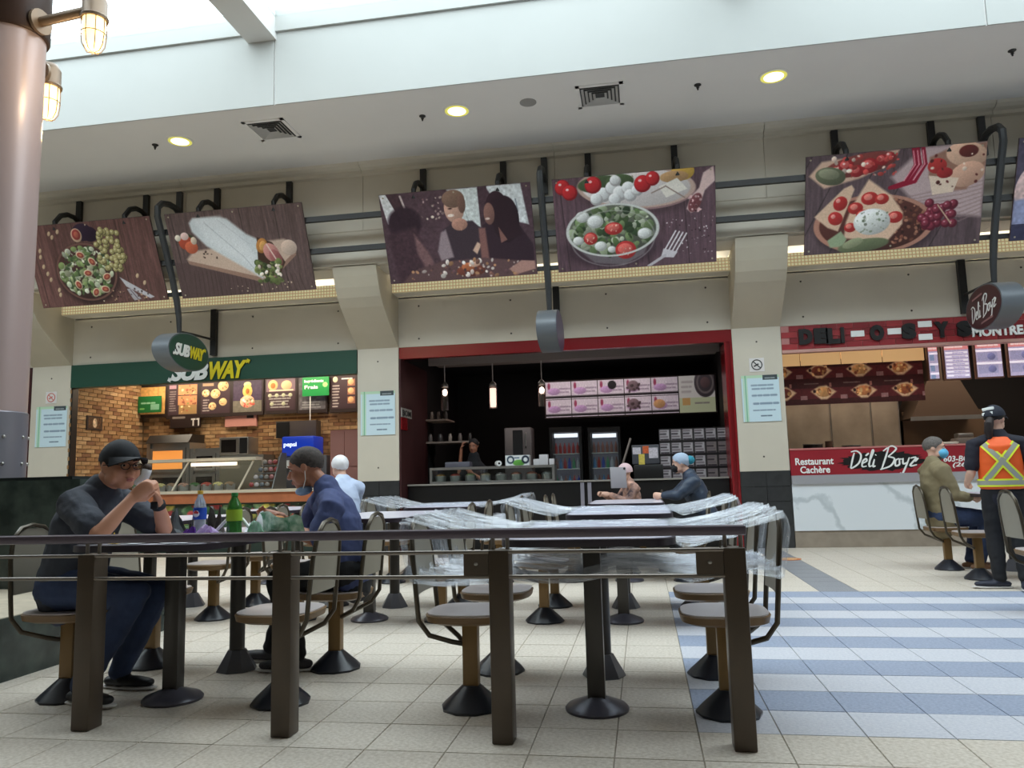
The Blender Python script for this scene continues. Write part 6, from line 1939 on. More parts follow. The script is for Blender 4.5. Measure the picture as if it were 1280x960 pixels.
crumple('paper_sheet', 240, 3.6, (0.24, 0.14, 0.014), M_NAPKIN, 'flat white paper in front of the purple wrapper', 'paper', 5)
crumple('snack_wrapper', 146, 3.56, (0.06, 0.05, 0.05), mat('wrapper_yellow', (226, 190, 70), rough=.4), 'small yellow wrapper at the left elbow on the table', 'wrapper', 6)
crumple('foil_bag', 232, 4.2, (0.16, 0.2, 0.15), mat('bag_grey', (84, 88, 90), rough=.3, metal=.3), 'grey foil snack bag standing left of the blue-label bottle', 'bag', 7)
crumple('foil_bag', 270, 4.22, (0.14, 0.16, 0.14), mat('bag_dark', (70, 66, 62), rough=.3, metal=.3), 'dark foil snack bag between the two bottles', 'bag', 8)
crumple('sandwich_paper', 318, 3.8, (0.16, 0.16, 0.07), mat('paper_mint', (190, 222, 206), rough=.6, col2=(90, 150, 110), c2scale=16), 'mint and white sandwich paper right of the green bottle', 'paper', 9)
crumple('napkin', 330, 4.35, (0.16, 0.2, 0.12), M_NAPKIN, 'white napkin by the hands of the man in blue', 'paper', 10)
a, b2 = at_y(268, 652, 3.84), at_y(284, 632, 3.84)
obj('white_straw', MB().tube([(0, 0, 0), (b2.x - a.x, 0.03, b2.z - a.z)], 0.008, seg=8), M_WHT, None, 'white paper straw leaning towards the green bottle', 'straw', loc=(a.x, 3.84, TZ + 0.03))
a, b2 = at_y(303, 632, 3.9), at_y(324, 655, 3.9)
obj('white_straw', MB().box(0, 0.02, 0, 0.02, 0, 0.001).tube([(0, 0, a.z - b2.z), (b2.x - a.x, -0.02, 0.0)], 0.009, seg=8), M_WHT, None, 'white paper strip sloping down right of the green bottle', 'straw', loc=(a.x, 3.9, TZ))
# ================================================================== PEOPLE
PENDING = []


def blob(name, mb, m, parent, vox, smooth=5, label=None):
    o = obj(name, mb, m, parent, label, world_co=True)
    r = o.modifiers.new('remesh', 'REMESH')
    r.mode, r.voxel_size, r.use_smooth_shade = 'VOXEL', vox, True
    s_ = o.modifiers.new('smooth', 'SMOOTH')
    s_.factor, s_.iterations = 0.5, smooth
    PENDING.append(o)
    return o


def hand(mb, wrist, d, pn, side, curl=0.9, s=1.0, spread=0.0):
    """palm, four fingers of different length and a thumb; d = towards the fingers, pn = palm normal"""
    d = Vector(d).normalized()
    pn = Vector(pn); pn = (pn - d * pn.dot(d)).normalized()
    w = d.cross(pn) * side                       # towards the thumb side
    W0 = Vector(wrist)
    palm_end = W0 + d * 0.085 * s
    mb.tube([W0 - d * 0.02 * s, W0 + d * 0.03 * s, palm_end], [0.028 * s, 0.038 * s, 0.04 * s], seg=12, round_ends=True, flat=(tuple(pn), 0.45))
    for k, (off, ln) in enumerate(((0.030, 0.072), (0.010, 0.082), (-0.011, 0.076), (-0.031, 0.06))):
        p = W0 + d * (0.085 - 0.006 * abs(k - 1)) * s + w * off * s
        pts, ang = [p - d * 0.02 * s, p], 0.15
        fd = (d + w * spread * (1.5 - k) * 0.12).normalized()
        for seg_, fr in enumerate((0.45, 0.32, 0.23)):
            ang += curl * (0.55, 0.6, 0.45)[seg_]
            v = fd * math.cos(ang) + pn * math.sin(ang)
            p = p + v * ln * fr * s
            pts.append(p)
        mb.tube(pts, [0.0105 * s, 0.0105 * s, 0.0098 * s, 0.009 * s, 0.0078 * s], seg=8, round_ends=True)
    p = W0 + d * 0.02 * s + w * 0.03 * s
    v = (d * 0.7 + w * 0.6 + pn * 0.45).normalized()
    v2 = (d * 0.85 + pn * 0.55 - w * 0.1).normalized()
    mb.tube([p - v * 0.02 * s, p + v * 0.03 * s, p + v * 0.03 * s + v2 * 0.03 * s, p + v * 0.03 * s + v2 * 0.055 * s], [0.015 * s, 0.0125 * s, 0.011 * s, 0.009 * s], seg=8, round_ends=True)


def head_mat(c, yaw, pitch, roll, s):
    return Matrix.Translation(c) @ Matrix.Rotation(yaw, 4, 'Z') @ Matrix.Rotation(pitch, 4, 'Y') @ Matrix.Rotation(roll, 4, 'X') @ Matrix.Scale(s, 4)


def head_parts(mb, M, fat=1.0):
    mb.ell((-0.006, 0, 0.032), (0.100, 0.078, 0.088), M=M, seg=24, rings=16)
    mb.ell((0.018, 0, -0.035), (0.074, 0.064 * fat, 0.078), M=M, seg=20, rings=14)
    mb.ell((0.052, 0, -0.088), (0.036, 0.036 * fat, 0.028), M=M)
    for y in (-1, 1):
        mb.ell((0.055, 0.034 * y * fat, -0.03), (0.036, 0.03, 0.034), M=M)
        mb.ell((0.03, 0.05 * y * fat, -0.062), (0.04, 0.02 * fat, 0.03), M=M)
        mb.ell((0.078, 0.03 * y, 0.028), (0.02, 0.028, 0.011), M=M)
        mb.ell((-0.008, 0.080 * y, -0.004), (0.020, 0.010, 0.033), M=M)
    mb.tube([(0.086, 0, 0.018), (0.100, 0, -0.008), (0.112, 0, -0.03)], [0.010, 0.012, 0.016], seg=10, round_ends=True, M=M)
    for y in (-1, 1):
        mb.ell((0.098, 0.013 * y, -0.034), (0.014, 0.010, 0.009), M=M)
    mb.ell((0.086, 0, -0.060), (0.016, 0.026, 0.011), M=M)
    mb.ell((0.083, 0, -0.073), (0.015, 0.022, 0.009), M=M)


M_EYEW = mat('eye_white', (190, 180, 172), rough=.2)
M_IRIS = mat('iris_dark', (40, 26, 20), rough=.2)
M_LIP = mat('lips', (166, 96, 88), rough=.5)
M_BROW = mat('brow_dark', (44, 32, 28), rough=.8)


def face_bits(t, M, brow=M_BROW, lip=M_LIP, closed=False):
    for y in (-1, 1):
        e = obj('eye', MB().ell((0.082, 0.031 * y, 0.006), (0.011, 0.0135, 0.0062 if not closed else 0.004), M=M, seg=12, rings=8), M_EYEW, t, world_co=True)
        obj('iris', MB().ell((0.0905, 0.031 * y, 0.005), (0.004, 0.0062, 0.0066), M=M, seg=10, rings=6), M_IRIS, e, world_co=False) if False else None
        ii = obj('iris', MB().ell((0.0905, 0.031 * y, 0.005), (0.004, 0.0062, 0.0058 if not closed else 0.003), M=M, seg=10, rings=6), M_IRIS, t, world_co=True)
        obj('eyebrow', MB().tube([(0.094, 0.014 * y, 0.028), (0.096, 0.03 * y, 0.034), (0.084, 0.05 * y, 0.028)], [0.003, 0.0042, 0.0025], seg=6, M=M), brow, t, world_co=True)
    obj('mouth', MB().ell((0.099, 0, -0.062), (0.006, 0.022, 0.005), M=M, seg=12, rings=8).ell((0.097, 0, -0.071), (0.006, 0.018, 0.006), M=M, seg=12, rings=8), lip, t, world_co=True)


def lerp(a, b, k):
    return Vector(a) * (1 - k) + Vector(b) * k


def figure(label, J, skin, shirt, pants, shoe, sleeve=0.6, vox=0.012, g=1.0, s=1.0, fat=1.0, hs=1.0, base=None, shirt_name='shirt', pant_len=1.0, facebits=True, closed=False, extra_body=None, hem=0.0):
    """J: joints in world space"""
    hip, chest, neck, head = (Vector(J[k]) for k in ('hip', 'chest', 'neck', 'head'))
    base = base or Vector((hip.x, hip.y, 0))
    t = thing('person', label, 'person', base)
    fwd = Vector(J['fwd']).normalized()
    lat = Vector((-fwd.y, fwd.x, 0))             # figure's left
    M = head_mat(head, J['yaw'], J.get('pitch', 0), J.get('roll', 0), s * hs)
    b = MB()
    head_parts(b, M, fat)
    b.tube([neck - Vector((0, 0, 0.05)), neck, lerp(neck, head, 0.55), M @ Vector((-0.018, 0, -0.02))], [0.05 * s, 0.056 * s, 0.054 * s * fat, 0.05 * s], seg=14, round_ends=True)
    b.tube([hip, lerp(hip, chest, .5), chest, lerp(chest, neck, .6), neck], [r * s * g for r in (0.135, 0.12, 0.125, 0.085, 0.055)], seg=18, round_ends=True, flat=(tuple(fwd), 0.66))
    sides = (('L', 1), ('R', -1))
    for k, sd in sides:
        sh, el, wr = Vector(J['sh' + k]), Vector(J['el' + k]), Vector(J['wr' + k])
        b.tube([lerp(sh, chest, .35), sh, lerp(sh, el, .5), el], [0.045 * s, 0.05 * s * g, 0.045 * s * g, 0.04 * s], seg=12, round_ends=True)
        b.tube([el, lerp(el, wr, .3), wr], [0.041 * s, 0.042 * s, 0.027 * s], seg=12, round_ends=True)
        if 'hd' + k in J:
            hand(b, wr, J['hd' + k], J['pn' + k], sd if J.get('flip' + k) is None else -sd, J.get('curl' + k, 0.8), s)
        if 'kn' + k in J:
            hj = hip + lat * sd * 0.085 * s
            kn, an = Vector(J['kn' + k]), Vector(J['an' + k])
            b.tube([hj, lerp(hj, kn, .5), kn], [0.085 * s * g, 0.072 * s * g, 0.052 * s], seg=12, round_ends=True)
            b.tube([kn, lerp(kn, an, .35), an], [0.052 * s, 0.052 * s, 0.036 * s], seg=12, round_ends=True)
    if extra_body:
        extra_body(b)
    blob('body', b, skin, t, vox)
    # shirt
    c = MB()
    top = lerp(chest, neck, .75)
    c.tube([hip - (chest - hip).normalized() * hem, lerp(hip, chest, .3), lerp(hip, chest, .62), chest, lerp(chest, neck, .5), lerp(chest, neck, .9)], [r * s * g for r in (0.172, 0.168, 0.166, 0.176, 0.16, 0.102)], seg=20, round_ends=True, flat=(tuple(fwd), 0.72))
    for k, sd in sides:
        sh, el, wr = Vector(J['sh' + k]), Vector(J['el' + k]), Vector(J['wr' + k])
        if sleeve <= 1.0:
            e = lerp(sh, el, sleeve)
            c.tube([lerp(sh, top, .5), sh, e], [0.082 * s * g, 0.076 * s * g, 0.068 * s * g], seg=14, round_ends=True)
        else:
            c.tube([lerp(sh, top, .5), sh, lerp(sh, el, .5), el], [0.084 * s * g, 0.078 * s * g, 0.066 * s * g, 0.058 * s], seg=14, round_ends=True)
            c.tube([el, lerp(el, wr, .5), lerp(el, wr, sleeve - 1)], [0.058 * s, 0.054 * s, 0.042 * s], seg=14, round_ends=True)
    blob(shirt_name, c, shirt, t, vox)
    # trousers and shoes
    if pants is not None:
        c = MB()
        c.tube([hip + (chest - hip) * 0.12, hip, hip - (chest - hip).normalized() * 0.06], [0.165 * s * g, 0.168 * s * g, 0.14 * s * g], seg=18, round_ends=True, flat=(tuple(fwd), 0.76))
        for k, sd in sides:
            if 'kn' + k not in J: continue
            hj = hip + lat * sd * 0.085 * s
            kn, an = Vector(J['kn' + k]), Vector(J['an' + k])
            c.tube([hj, lerp(hj, kn, .5), kn], [0.102 * s * g, 0.09 * s * g, 0.072 * s], seg=14, round_ends=True)
            c.tube([kn, lerp(kn, an, .4), lerp(kn, an, pant_len)], [0.072 * s, 0.07 * s, 0.056 * s], seg=14, round_ends=True)
        blob('trousers', c, pants, t, vox)
    for k, sd in sides:
        if 'an' + k in J and shoe is not None:
            an, td = Vector(J['an' + k]), Vector(J['td' + k]).normalized()
            f = an.copy(); f.z -= 0.06 * s
            c = MB()
            c.tube([f - td * 0.06 * s, f + td * 0.02 * s, f + td * 0.12 * s, f + td * 0.19 * s], [0.04 * s, 0.045 * s, 0.046 * s, 0.034 * s], seg=14, round_ends=True, flat=((0, 0, 1), 0.7))
            c.tube([an + Vector((0, 0, .0)), f + td * 0.02 * s], [0.048 * s, 0.045 * s], seg=12, round_ends=True)
            so = blob('shoe', c, shoe, t, max(vox, .009), 3)
            sl = MB().tube([f - td * 0.075 * s - Vector((0, 0, .03 * s)), f + td * 0.05 * s - Vector((0, 0, .03 * s)), f + td * 0.14 * s - Vector((0, 0, .03 * s)), f + td * 0.21 * s - Vector((0, 0, .026 * s))], [0.036 * s, 0.046 * s, 0.048 * s, 0.034 * s], seg=14, round_ends=True, flat=((0, 0, 1), 0.3))
            obj('sole', sl, J.get('sole', M_SOLE), t, world_co=True)
    if facebits:
        face_bits(t, M, closed=closed)
    return t, M


M_SOLE = mat('sole_white', (206, 202, 198), rough=.6)


def hair_shell(t, M, m, front=50, back=122, grow=1.0, name='hair', rough=0.004):
    """hair as a thick shell over the skull, from the hairline to the nape"""
    mb = MB()

    def fn(u, v):
        a = 2 * PI * u
        k = ((1 - math.cos(a)) / 2) ** 0.5
        aa = abs((a + PI) % (2 * PI) - PI)
        tm = math.radians(front + (back - front) * k + 13 * math.exp(-((aa - 1.35) / 0.22) ** 2) + 2.2 * math.sin(9 * a + 1) + 1.6 * math.sin(23 * a))
        t_ = 0.02 + (tm - 0.02) * min(1.0, v / 0.9)
        inset = 1.0 if v <= 0.9 else 1 - (v - 0.9) * 2.2
        w = 1 + rough * 5 * math.sin(a * 15 + t_ * 9) * math.sin(t_ * 21)
        x, y, z = math.sin(t_) * math.cos(a), math.sin(t_) * math.sin(a), math.cos(t_)
        low = 1 - 0.10 * max(0.0, -z)
        return M @ (Vector((-0.010 + x * 0.107 * grow * w * low, y * 0.087 * grow * w * low, 0.030 + z * 0.099 * grow * w)) * inset)
    mb.grid(fn, 44, 26, closed_u=True)
    return obj(name, mb, m, t, world_co=True)


def cap(t, M, m, brim_m=None, grow=1.0):
    mb = MB()
    nu, nv = 32, 10

    def fn(u, v):
        a, t_ = 2 * PI * u, PI / 2 * v
        return M @ Vector((-0.008 + math.sin(t_) * math.cos(a) * 0.111 * grow, math.sin(t_) * math.sin(a) * 0.090 * grow, 0.04 + math.cos(t_) * 0.098 * grow - 0.018 * v * (1 - math.cos(a)) * 0.5))
    mb.grid(fn, nu, nv, closed_u=True)
    c = obj('cap', mb, m, t, world_co=True)
    bmb = MB()

    def br(u, v, dz=0.0):
        a = (u - 0.5) * 2.3
        r = 1 + v * 0.95 * max(0.0, math.cos(a)) ** 0.9
        return M @ Vector((-0.008 + math.cos(a) * 0.108 * r * grow, math.sin(a) * 0.088 * (1 + v * 0.12) * grow, 0.046 - v * 0.004 - 0.05 * math.sin(a) ** 2 * v + dz))
    bmb.grid(lambda u, v: br(u, v, 0.003), 16, 6).grid(lambda u, v: br(1 - u, v, -0.003), 16, 6)
    for v_ in (1.0,):
        o0 = len(bmb.v)
        bmb.v += [tuple(br(i / 16, 1.0, 0.003)) for i in range(17)] + [tuple(br(i / 16, 1.0, -0.003)) for i in range(17)]
        for i in range(16):
            bmb.f.append((o0 + i, o0 + i + 1, o0 + 17 + i + 1, o0 + 17 + i)); bmb.m.append(0)
    # brim is a piece of the cap
    pm = t.matrix_basis.inverted()
    bmb.v = [tuple(pm @ Vector(v)) for v in bmb.v]
    obj('brim', bmb, brim_m or m, c)
    return c


def P(px, py, Y):
    return at_y(px, py, Y)


M_SKIN1 = mat('skin_tan', (196, 140, 112), rough=.5, var=.05)
M_SKIN2 = mat('skin_brown', (172, 116, 90), rough=.5, var=.05)
M_SKIN3 = mat('skin_light', (216, 172, 150), rough=.5, var=.05)
M_TEE = mat('tee_charcoal', (58, 62, 72), rough=.85, var=.1, bump=.35, bscale=14)
M_JEAN = mat('jeans_navy', (48, 62, 94), rough=.85, var=.15, vscale=12, bump=.3, bscale=20)
M_SHOEB = mat('shoe_black', (26, 25, 27), rough=.5)
M_POLO = mat('polo_blue', (66, 76, 118), rough=.85, var=.08, bump=.35, bscale=12)
M_BLACKC = mat('cloth_black', (26, 26, 30), rough=.85, bump=.2, bscale=14)
Z = Vector((0, 0, 1))

# ---- man in the black cap, left
Yn, Yf = 3.70, 4.10
J = dict(hip=(-3.13, 3.87, 0.585), chest=(-3.06, 3.88, 0.90), neck=P(128, 612, 3.9), head=P(150, 583, 3.88), fwd=(0.95, -0.1, 0), yaw=math.radians(-24), pitch=math.radians(2),
         shR=P(92, 630, 3.72), elR=P(124, 668, 3.58), wrR=P(166, 622, 3.70), hdR=(0.75, 0.15, 0.55), pnR=(-0.1, 0.9, 0.3), curlR=0.95,
         shL=P(150, 628, 4.07), elL=P(206, 660, 4.05), wrL=P(197, 627, 3.92), hdL=(-0.12, -0.15, 1.0), pnL=(-0.6, -0.75, 0.1), curlL=0.75,
         knR=(-2.66, 3.76, 0.56), anR=(-2.93, 3.74, 0.10), tdR=(0.95, -0.25, 0), knL=P(196, 738, 4.0), anL=P(150, 846, 4.06), tdL=(1, -0.1, 0))
J['elR'].z = TOPZ + 0.045
J['elL'].z = TOPZ + 0.045
J['anL'].z = 0.10
man1, M1 = figure('man in a black cap and glasses leaning his elbows on the table', J, M_SKIN1, M_TEE, M_JEAN, M_SHOEB, sleeve=0.72, vox=0.0062, g=1.12, fat=1.24, hs=1.08, shirt_name='tee_shirt')
cap(man1, M1, mat('cap_black', (22, 24, 30), rough=.8), grow=1.02)
hair_shell(man1, M1, mat('hair_black', (24, 20, 20), rough=.7), front=70, back=120, grow=0.975)
gm = MB()
for y in (-1, 1):
    gm.tube([(0.106, 0.031 * y + 0.024 * math.cos(a) * 1.0, 0.002 + 0.017 * math.sin(a)) for a in [2 * PI * k / 18 for k in range(18)]], 0.0022, seg=6, closed=True, M=M1)
    gm.tube([(0.106, 0.055 * y, 0.008), (0.07, 0.082 * y, 0.010), (0.0, 0.088 * y, 0.006), (-0.02, 0.086 * y, -0.01)], 0.0022, seg=6, M=M1)
gm.tube([(0.106, -0.007, 0.006), (0.110, 0, 0.009), (0.106, 0.007, 0.006)], 0.0022, seg=6, M=M1)
obj('glasses', gm, mat('glasses_dark', (40, 24, 24), rough=.3), man1, world_co=True)
wa = Vector(J['wrL']); da = (Vector(J['wrL']) - Vector(J['elL'])).normalized()
obj('wrist_watch', MB().tube([wa - da * 0.04, wa - da * 0.012], 0.037, seg=16).cbox(-0.02, 0.02, -0.045, -0.03, -0.02, 0.02, 0.004, M=Matrix.Translation(wa - da * 0.026)), M_BLACKC, man1, world_co=True)
p = P(181, 596, 3.80)
t = thing('wrapped_snack', 'dark snack in white paper held up by the man in the cap', 'food', p)
obj('paper', MB().tube([(-0.035, -0.01, -0.03), (0.0, 0, 0.0), (0.01, 0.0, 0.03)], [0.018, 0.024, 0.026], seg=10, round_ends=True), M_NAPKIN, t)
obj('filling', MB().ell((0.012, 0, 0.045), (0.026, 0.022, 0.025), seg=12, rings=8), mat('snack_dark', (66, 50, 40), rough=.7, var=.3, vscale=40), t)

# ---- man in the blue shirt
J = dict(hip=P(438, 722, 4.56), chest=P(424, 654, 4.56), neck=P(408, 610, 4.56), head=P(383, 585, 4.55), fwd=(-1, -0.05, 0), yaw=math.radians(188), pitch=math.radians(14),
         shL=P(414, 636, 4.37), elL=P(398, 676, 4.30), wrL=P(352, 656, 4.32), hdL=(-0.9, 0.05, 0.15), pnL=(0.1, 0.75, 0.6), curlL=1.0,
         shR=P(398, 632, 4.77), elR=P(384, 668, 4.76), wrR=P(348, 645, 4.56), hdR=(-0.85, -0.2, 0.1), pnR=(0.0, -0.8, 0.5), curlR=1.0,
         knL=(-2.2, 4.47, 0.53), anL=(-2.1, 4.5, 0.10), tdL=(-1, -0.2, 0), knR=(-2.22, 4.74, 0.53), anR=(-2.36, 4.72, 0.10), tdR=(-1, 0.05, 0))
J['hip'].z = 0.585
man2, M2 = figure('man in a blue shirt with lowered mask eating, seen in profile', J, M_SKIN2, M_POLO, M_BLACKC, mat('shoe_grey', (60, 58, 62), rough=.6), sleeve=0.85, vox=0.0062, g=1.0, hs=1.05)
hair_shell(man2, M2, mat('hair_greying', (70, 62, 58), rough=.8, var=.3, vscale=60), front=54, back=124, grow=0.975)
obj('face_mask', MB().ell((0.045, 0, -0.125), (0.05, 0.055, 0.028), M=M2, seg=18, rings=10), mat('mask_paleblue', (150, 180, 220), rough=.8), man2, world_co=True)
obj('mask_strap', MB().tube([(0.03, -0.058, -0.115), (0.0, -0.074, -0.07), (-0.012, -0.086, -0.02)], 0.0025, seg=6, M=M2).tube([(0.03, 0.058, -0.115), (0.0, 0.074, -0.07), (-0.012, 0.086, -0.02)], 0.0025, seg=6, M=M2), M_WHT, man2, world_co=True, label='white ear loops')
p = P(338, 650, 4.42)
t = thing('sandwich', 'sandwich half wrapped in paper in the hands of the man in blue', 'food', p)
obj('bread', MB().tube([(-0.06, 0, 0), (0.06, 0.01, -0.01)], [0.032, 0.034], seg=12, round_ends=True), mat('bread_tan', (186, 130, 80), rough=.8, var=.2, vscale=20), t)
g2 = MB().grid(lambda u, v: (0.03 + u * 0.26, -0.19 + 0.05 * v + 0.014 * math.sin(u * 12 + v * 4), 0.05 - v * 0.13 - 0.03 * u + 0.014 * math.sin(u * 9 + v * 5)), 16, 12)
obj('wrapper', g2, mat('paper_green', (206, 226, 206), rough=.6, col2=(84, 150, 110), c2scale=18), t, smooth=False)


def seated(hx, hy, face, label, skin, shirt, pants, shoe, sleeve, lean=0.1, arm='lap', yaw=0.0, pitch=0.1, vox=0.013, s=1.0, g=1.0, sz=SEATZ, **kw):
    """simple seated figure: face = heading angle"""
    f = Vector((math.cos(face), math.sin(face), 0)); l = Vector((-f.y, f.x, 0))
    hip = Vector((hx, hy, sz + 0.115))
    chest = hip + Z * 0.33 * s + f * lean
    neck = chest + Z * 0.22 * s + f * (lean * 0.5)
    head = neck + Z * 0.15 * s + f * (0.04 + lean * 0.4)
    J = dict(hip=hip, chest=chest, neck=neck, head=head, fwd=f, yaw=face + yaw, pitch=pitch)
    for k, sd in (('L', 1), ('R', -1)):
        sh = chest + Z * 0.14 * s + l * sd * 0.19 * s + f * lean * 0.3
        if arm == 'lap':
            el = sh - Z * 0.26 * s + f * 0.1 + l * sd * 0.03; wr = el + f * 0.2 - l * sd * 0.08 - Z * 0.03
        elif arm == 'table':
            el = sh - Z * 0.2 * s + f * 0.18 + l * sd * 0.05; el.z = max(el.z, TOPZ + 0.05); wr = el + f * 0.16 - l * sd * 0.12; wr.z = max(TOPZ + 0.04, wr.z)
        else:                                    # holding something up before the chest
            el = sh - Z * 0.22 * s + f * 0.12 + l * sd * 0.03; wr = el + f * 0.2 - l * sd * 0.07 + Z * 0.12
        kn = hip + f * 0.42 * s + l * sd * 0.1 - Z * 0.03
        an = kn + f * (kw.get('foot', 0.0)); an.z = 0.10
        J.update({'sh' + k: sh, 'el' + k: el, 'wr' + k: wr, 'hd' + k: f * 0.9 + Z * 0.1 - l * sd * 0.3, 'pn' + k: -l * sd * 0.8 - Z * 0.4, 'kn' + k: kn, 'an' + k: an, 'td' + k: f})
    kw.pop('foot', None)
    return figure(label, J, skin, shirt, pants, shoe, sleeve=sleeve, vox=vox, s=s, g=g, **kw) + (J,)


# ---- white-haired man, back turned, third row
q = P(432, 600, 8.5)
wm, MW, JW = seated(q.x + 0.06, 8.44, math.radians(140), 'white-haired person in a pale striped shirt seated with back turned', M_SKIN3, mat('shirt_paleblue', (190, 204, 230), rough=.85, bump=.2, bscale=14), M_JEAN, M_SHOEB, 0.9, lean=0.09, arm='table', s=1.02)
hair_shell(wm, MW, mat('hair_white', (226, 224, 226), rough=.8), front=60, back=134, grow=1.08)
# ---- woman with tablet
q = P(794, 600, 10.0)
ww, MT, JT = seated(q.x, 10.0, math.radians(200), 'woman in a pale pink hat and floral jacket holding up a tablet', M_SKIN3, mat('floral_jacket', (60, 46, 52), rough=.8, col2=(216, 170, 150), c2scale=9), M_BLACKC, M_SHOEB, 1.9, lean=0.05, arm='hold', s=0.84, sz=0.45)
hm = MB()
hm.grid(lambda u, v: MT @ Vector((-0.012 + math.sin(PI / 2 * v * 1.15) * math.cos(2 * PI * u) * 0.116, math.sin(PI / 2 * v * 1.15) * math.sin(2 * PI * u) * 0.098, 0.028 + math.cos(PI / 2 * v * 1.15) * 0.118)), 24, 10, closed_u=True)
obj('hat', hm, mat('hat_pink', (216, 186, 190), rough=.9, bump=.3, bscale=40), ww, world_co=True)
q = P(773, 597, 9.72)
t = thing('tablet', 'grey tablet in a pale case held up by the seated woman', 'tablet', (q.x, q.y, q.z))
R_ = Matrix.Rotation(0.25, 4, 'Z') @ Matrix.Rotation(-0.12, 4, 'X')
obj('case', MB().cbox(-0.1, 0.1, -0.008, 0.008, -0.13, 0.13, 0.006, M=R_), mat('tablet_grey', (150, 146, 150), rough=.4), t)
obj('camera_lens', MB().lathe([(0.014, 0), (0.014, 0.004)], seg=12, M=R_ @ front(0.08, -0.008, 0.11)), M_BLK, t)
# ---- person in navy jacket with blue hair
q = P(884, 605, 9.15)
wn, MN, JN = seated(q.x, 9.16, math.radians(182), 'person in a navy puffer jacket with grey-blue hair and black mask', M_SKIN3, mat('puffer_navy', (46, 58, 76), rough=.5, var=.15, vscale=8, bump=.6, bscale=7), M_BLACKC, M_SHOEB, 1.9, lean=0.13, arm='table', s=0.93, g=1.16)
hair_shell(wn, MN, mat('hair_greyblue', (160, 176, 196), rough=.8), front=52, back=130, grow=1.06)
obj('hair_bun', MB().ell((-0.12, 0, 0.03), (0.06, 0.06, 0.055), M=MN, seg=16, rings=10), mat('hair_teal', (40, 130, 150), rough=.8), wn, world_co=True, label='teal hair at the back')
obj('face_mask', MB().ell((0.068, 0, -0.05), (0.060, 0.068, 0.056), M=MN, seg=18, rings=10), M_BLACKC, wn, world_co=True)
# ---- man in khaki on the right
kx = 3.87 - 0.61
wk, MK, JK = seated(kx - 0.04, 9.34, math.radians(4), 'grey-haired man in a khaki jacket and blue mask sitting at the right', M_SKIN3, mat('jacket_khaki', (128, 116, 88), rough=.85, var=.08, bump=.3, bscale=10), M_JEAN, mat('shoe_brown', (128, 92, 66), rough=.6), 1.85, lean=-0.02, arm='lap', yaw=math.radians(-26), s=1.06, g=1.08, foot=-0.12, pitch=0.05, hem=0.06)
hair_shell(wk, MK, mat('hair_grey', (96, 90, 86), rough=.8, var=.25, vscale=50), front=50, back=124, grow=0.99)
obj('beard', MB().ell((0.03, 0, -0.075), (0.06, 0.062, 0.05), M=MK, seg=18, rings=10), mat('hair_grey', ()), wk, world_co=True)
obj('face_mask', MB().ell((0.066, 0, -0.048), (0.064, 0.072, 0.058), M=MK, seg=18, rings=10), mat('mask_blue', (96, 178, 216), rough=.8), wk, world_co=True)

# ---- worker in the orange vest, back turned
wx, wy = 3.28, 7.9
f = Vector((0.25, 0.97, 0)).normalized(); l = Vector((-f.y, f.x, 0))
C0 = Vector((wx, wy, 0))
hip = C0 + Z * 0.86
J = dict(hip=hip, chest=hip + Z * 0.31, neck=hip + Z * 0.54 + f * 0.02, head=hip + Z * 0.69 + f * 0.05, fwd=f, yaw=math.radians(48), pitch=0.05,
         shL=hip + Z * 0.46 + l * 0.19, elL=hip + Z * 0.2 + l * 0.24 - f * 0.02, wrL=hip + Z * 0.1 + l * 0.26 + f * 0.2, hdL=f * 0.8 + Z * -0.2, pnL=-l, curlL=0.8,
         shR=hip + Z * 0.46 - l * 0.19, elR=hip + Z * 0.2 - l * 0.26, wrR=hip + Z * 0.06 - l * 0.22 + f * 0.18, hdR=f * 0.8 - Z * 0.2, pnR=l, curlR=0.8,
         knL=C0 + Z * 0.47 + l * 0.1 + f * 0.02, anL=C0 + Z * 0.10 + l * 0.1 - f * 0.04, tdL=f * 0.5 + l * 0.1 + Vector((-.6, -.5, 0)), knR=C0 + Z * 0.47 - l * 0.1, anR=C0 + Z * 0.10 - l * 0.1 - f * 0.08, tdR=f * 0.3 + Vector((-.3, -.8, 0)))
wv, MV = figure('worker in an orange high-visibility vest and navy cap, back turned', J, M_SKIN3, mat('tee_navy', (30, 30, 42), rough=.85, bump=.2, bscale=14), M_BLACKC, mat('shoe_navy', (36, 40, 56), rough=.6), sleeve=0.75, vox=0.011, s=0.98, g=0.98, hem=0.02)
vm = MB()
CH = J['chest']
vm.tube([hip + Z * 0.04, hip + Z * 0.06, hip + Z * 0.18, hip + Z * 0.3, hip + Z * 0.44, hip + Z * 0.52], [0.17, 0.186, 0.182, 0.188, 0.178, 0.10], seg=22, flat=(tuple(f), 0.76))
vo = blob('safety_vest', vm, mat('vest_orange', (240, 96, 30), rough=.6, bump=.15, bscale=14), wv, 0.011)
M_LIME = mat('tape_lime', (226, 236, 60), rough=.5, emit=(226, 236, 60), estr=0.05)
M_TAPE = mat('tape_silver', (170, 172, 160), rough=.3, metal=.2)


def ring_at(z, rr):
    return [hip + Z * z + (f * math.cos(a) * 0.76 + l * math.sin(a)) * rr for a in [2 * PI * k / 30 for k in range(30)]]


def back_path(pts, rr=0.197):
    out_ = []
    for u, z in pts:                            # u = sideways on the back
        e = math.sqrt(max(0.05, 1 - (u / rr) ** 2))
        k_ = 1.0 if z < 0.32 else 1.0 - (z - 0.32) * 1.2
        out_.append(hip + Z * z + l * u - f * 0.765 * rr * e * k_)
    return out_


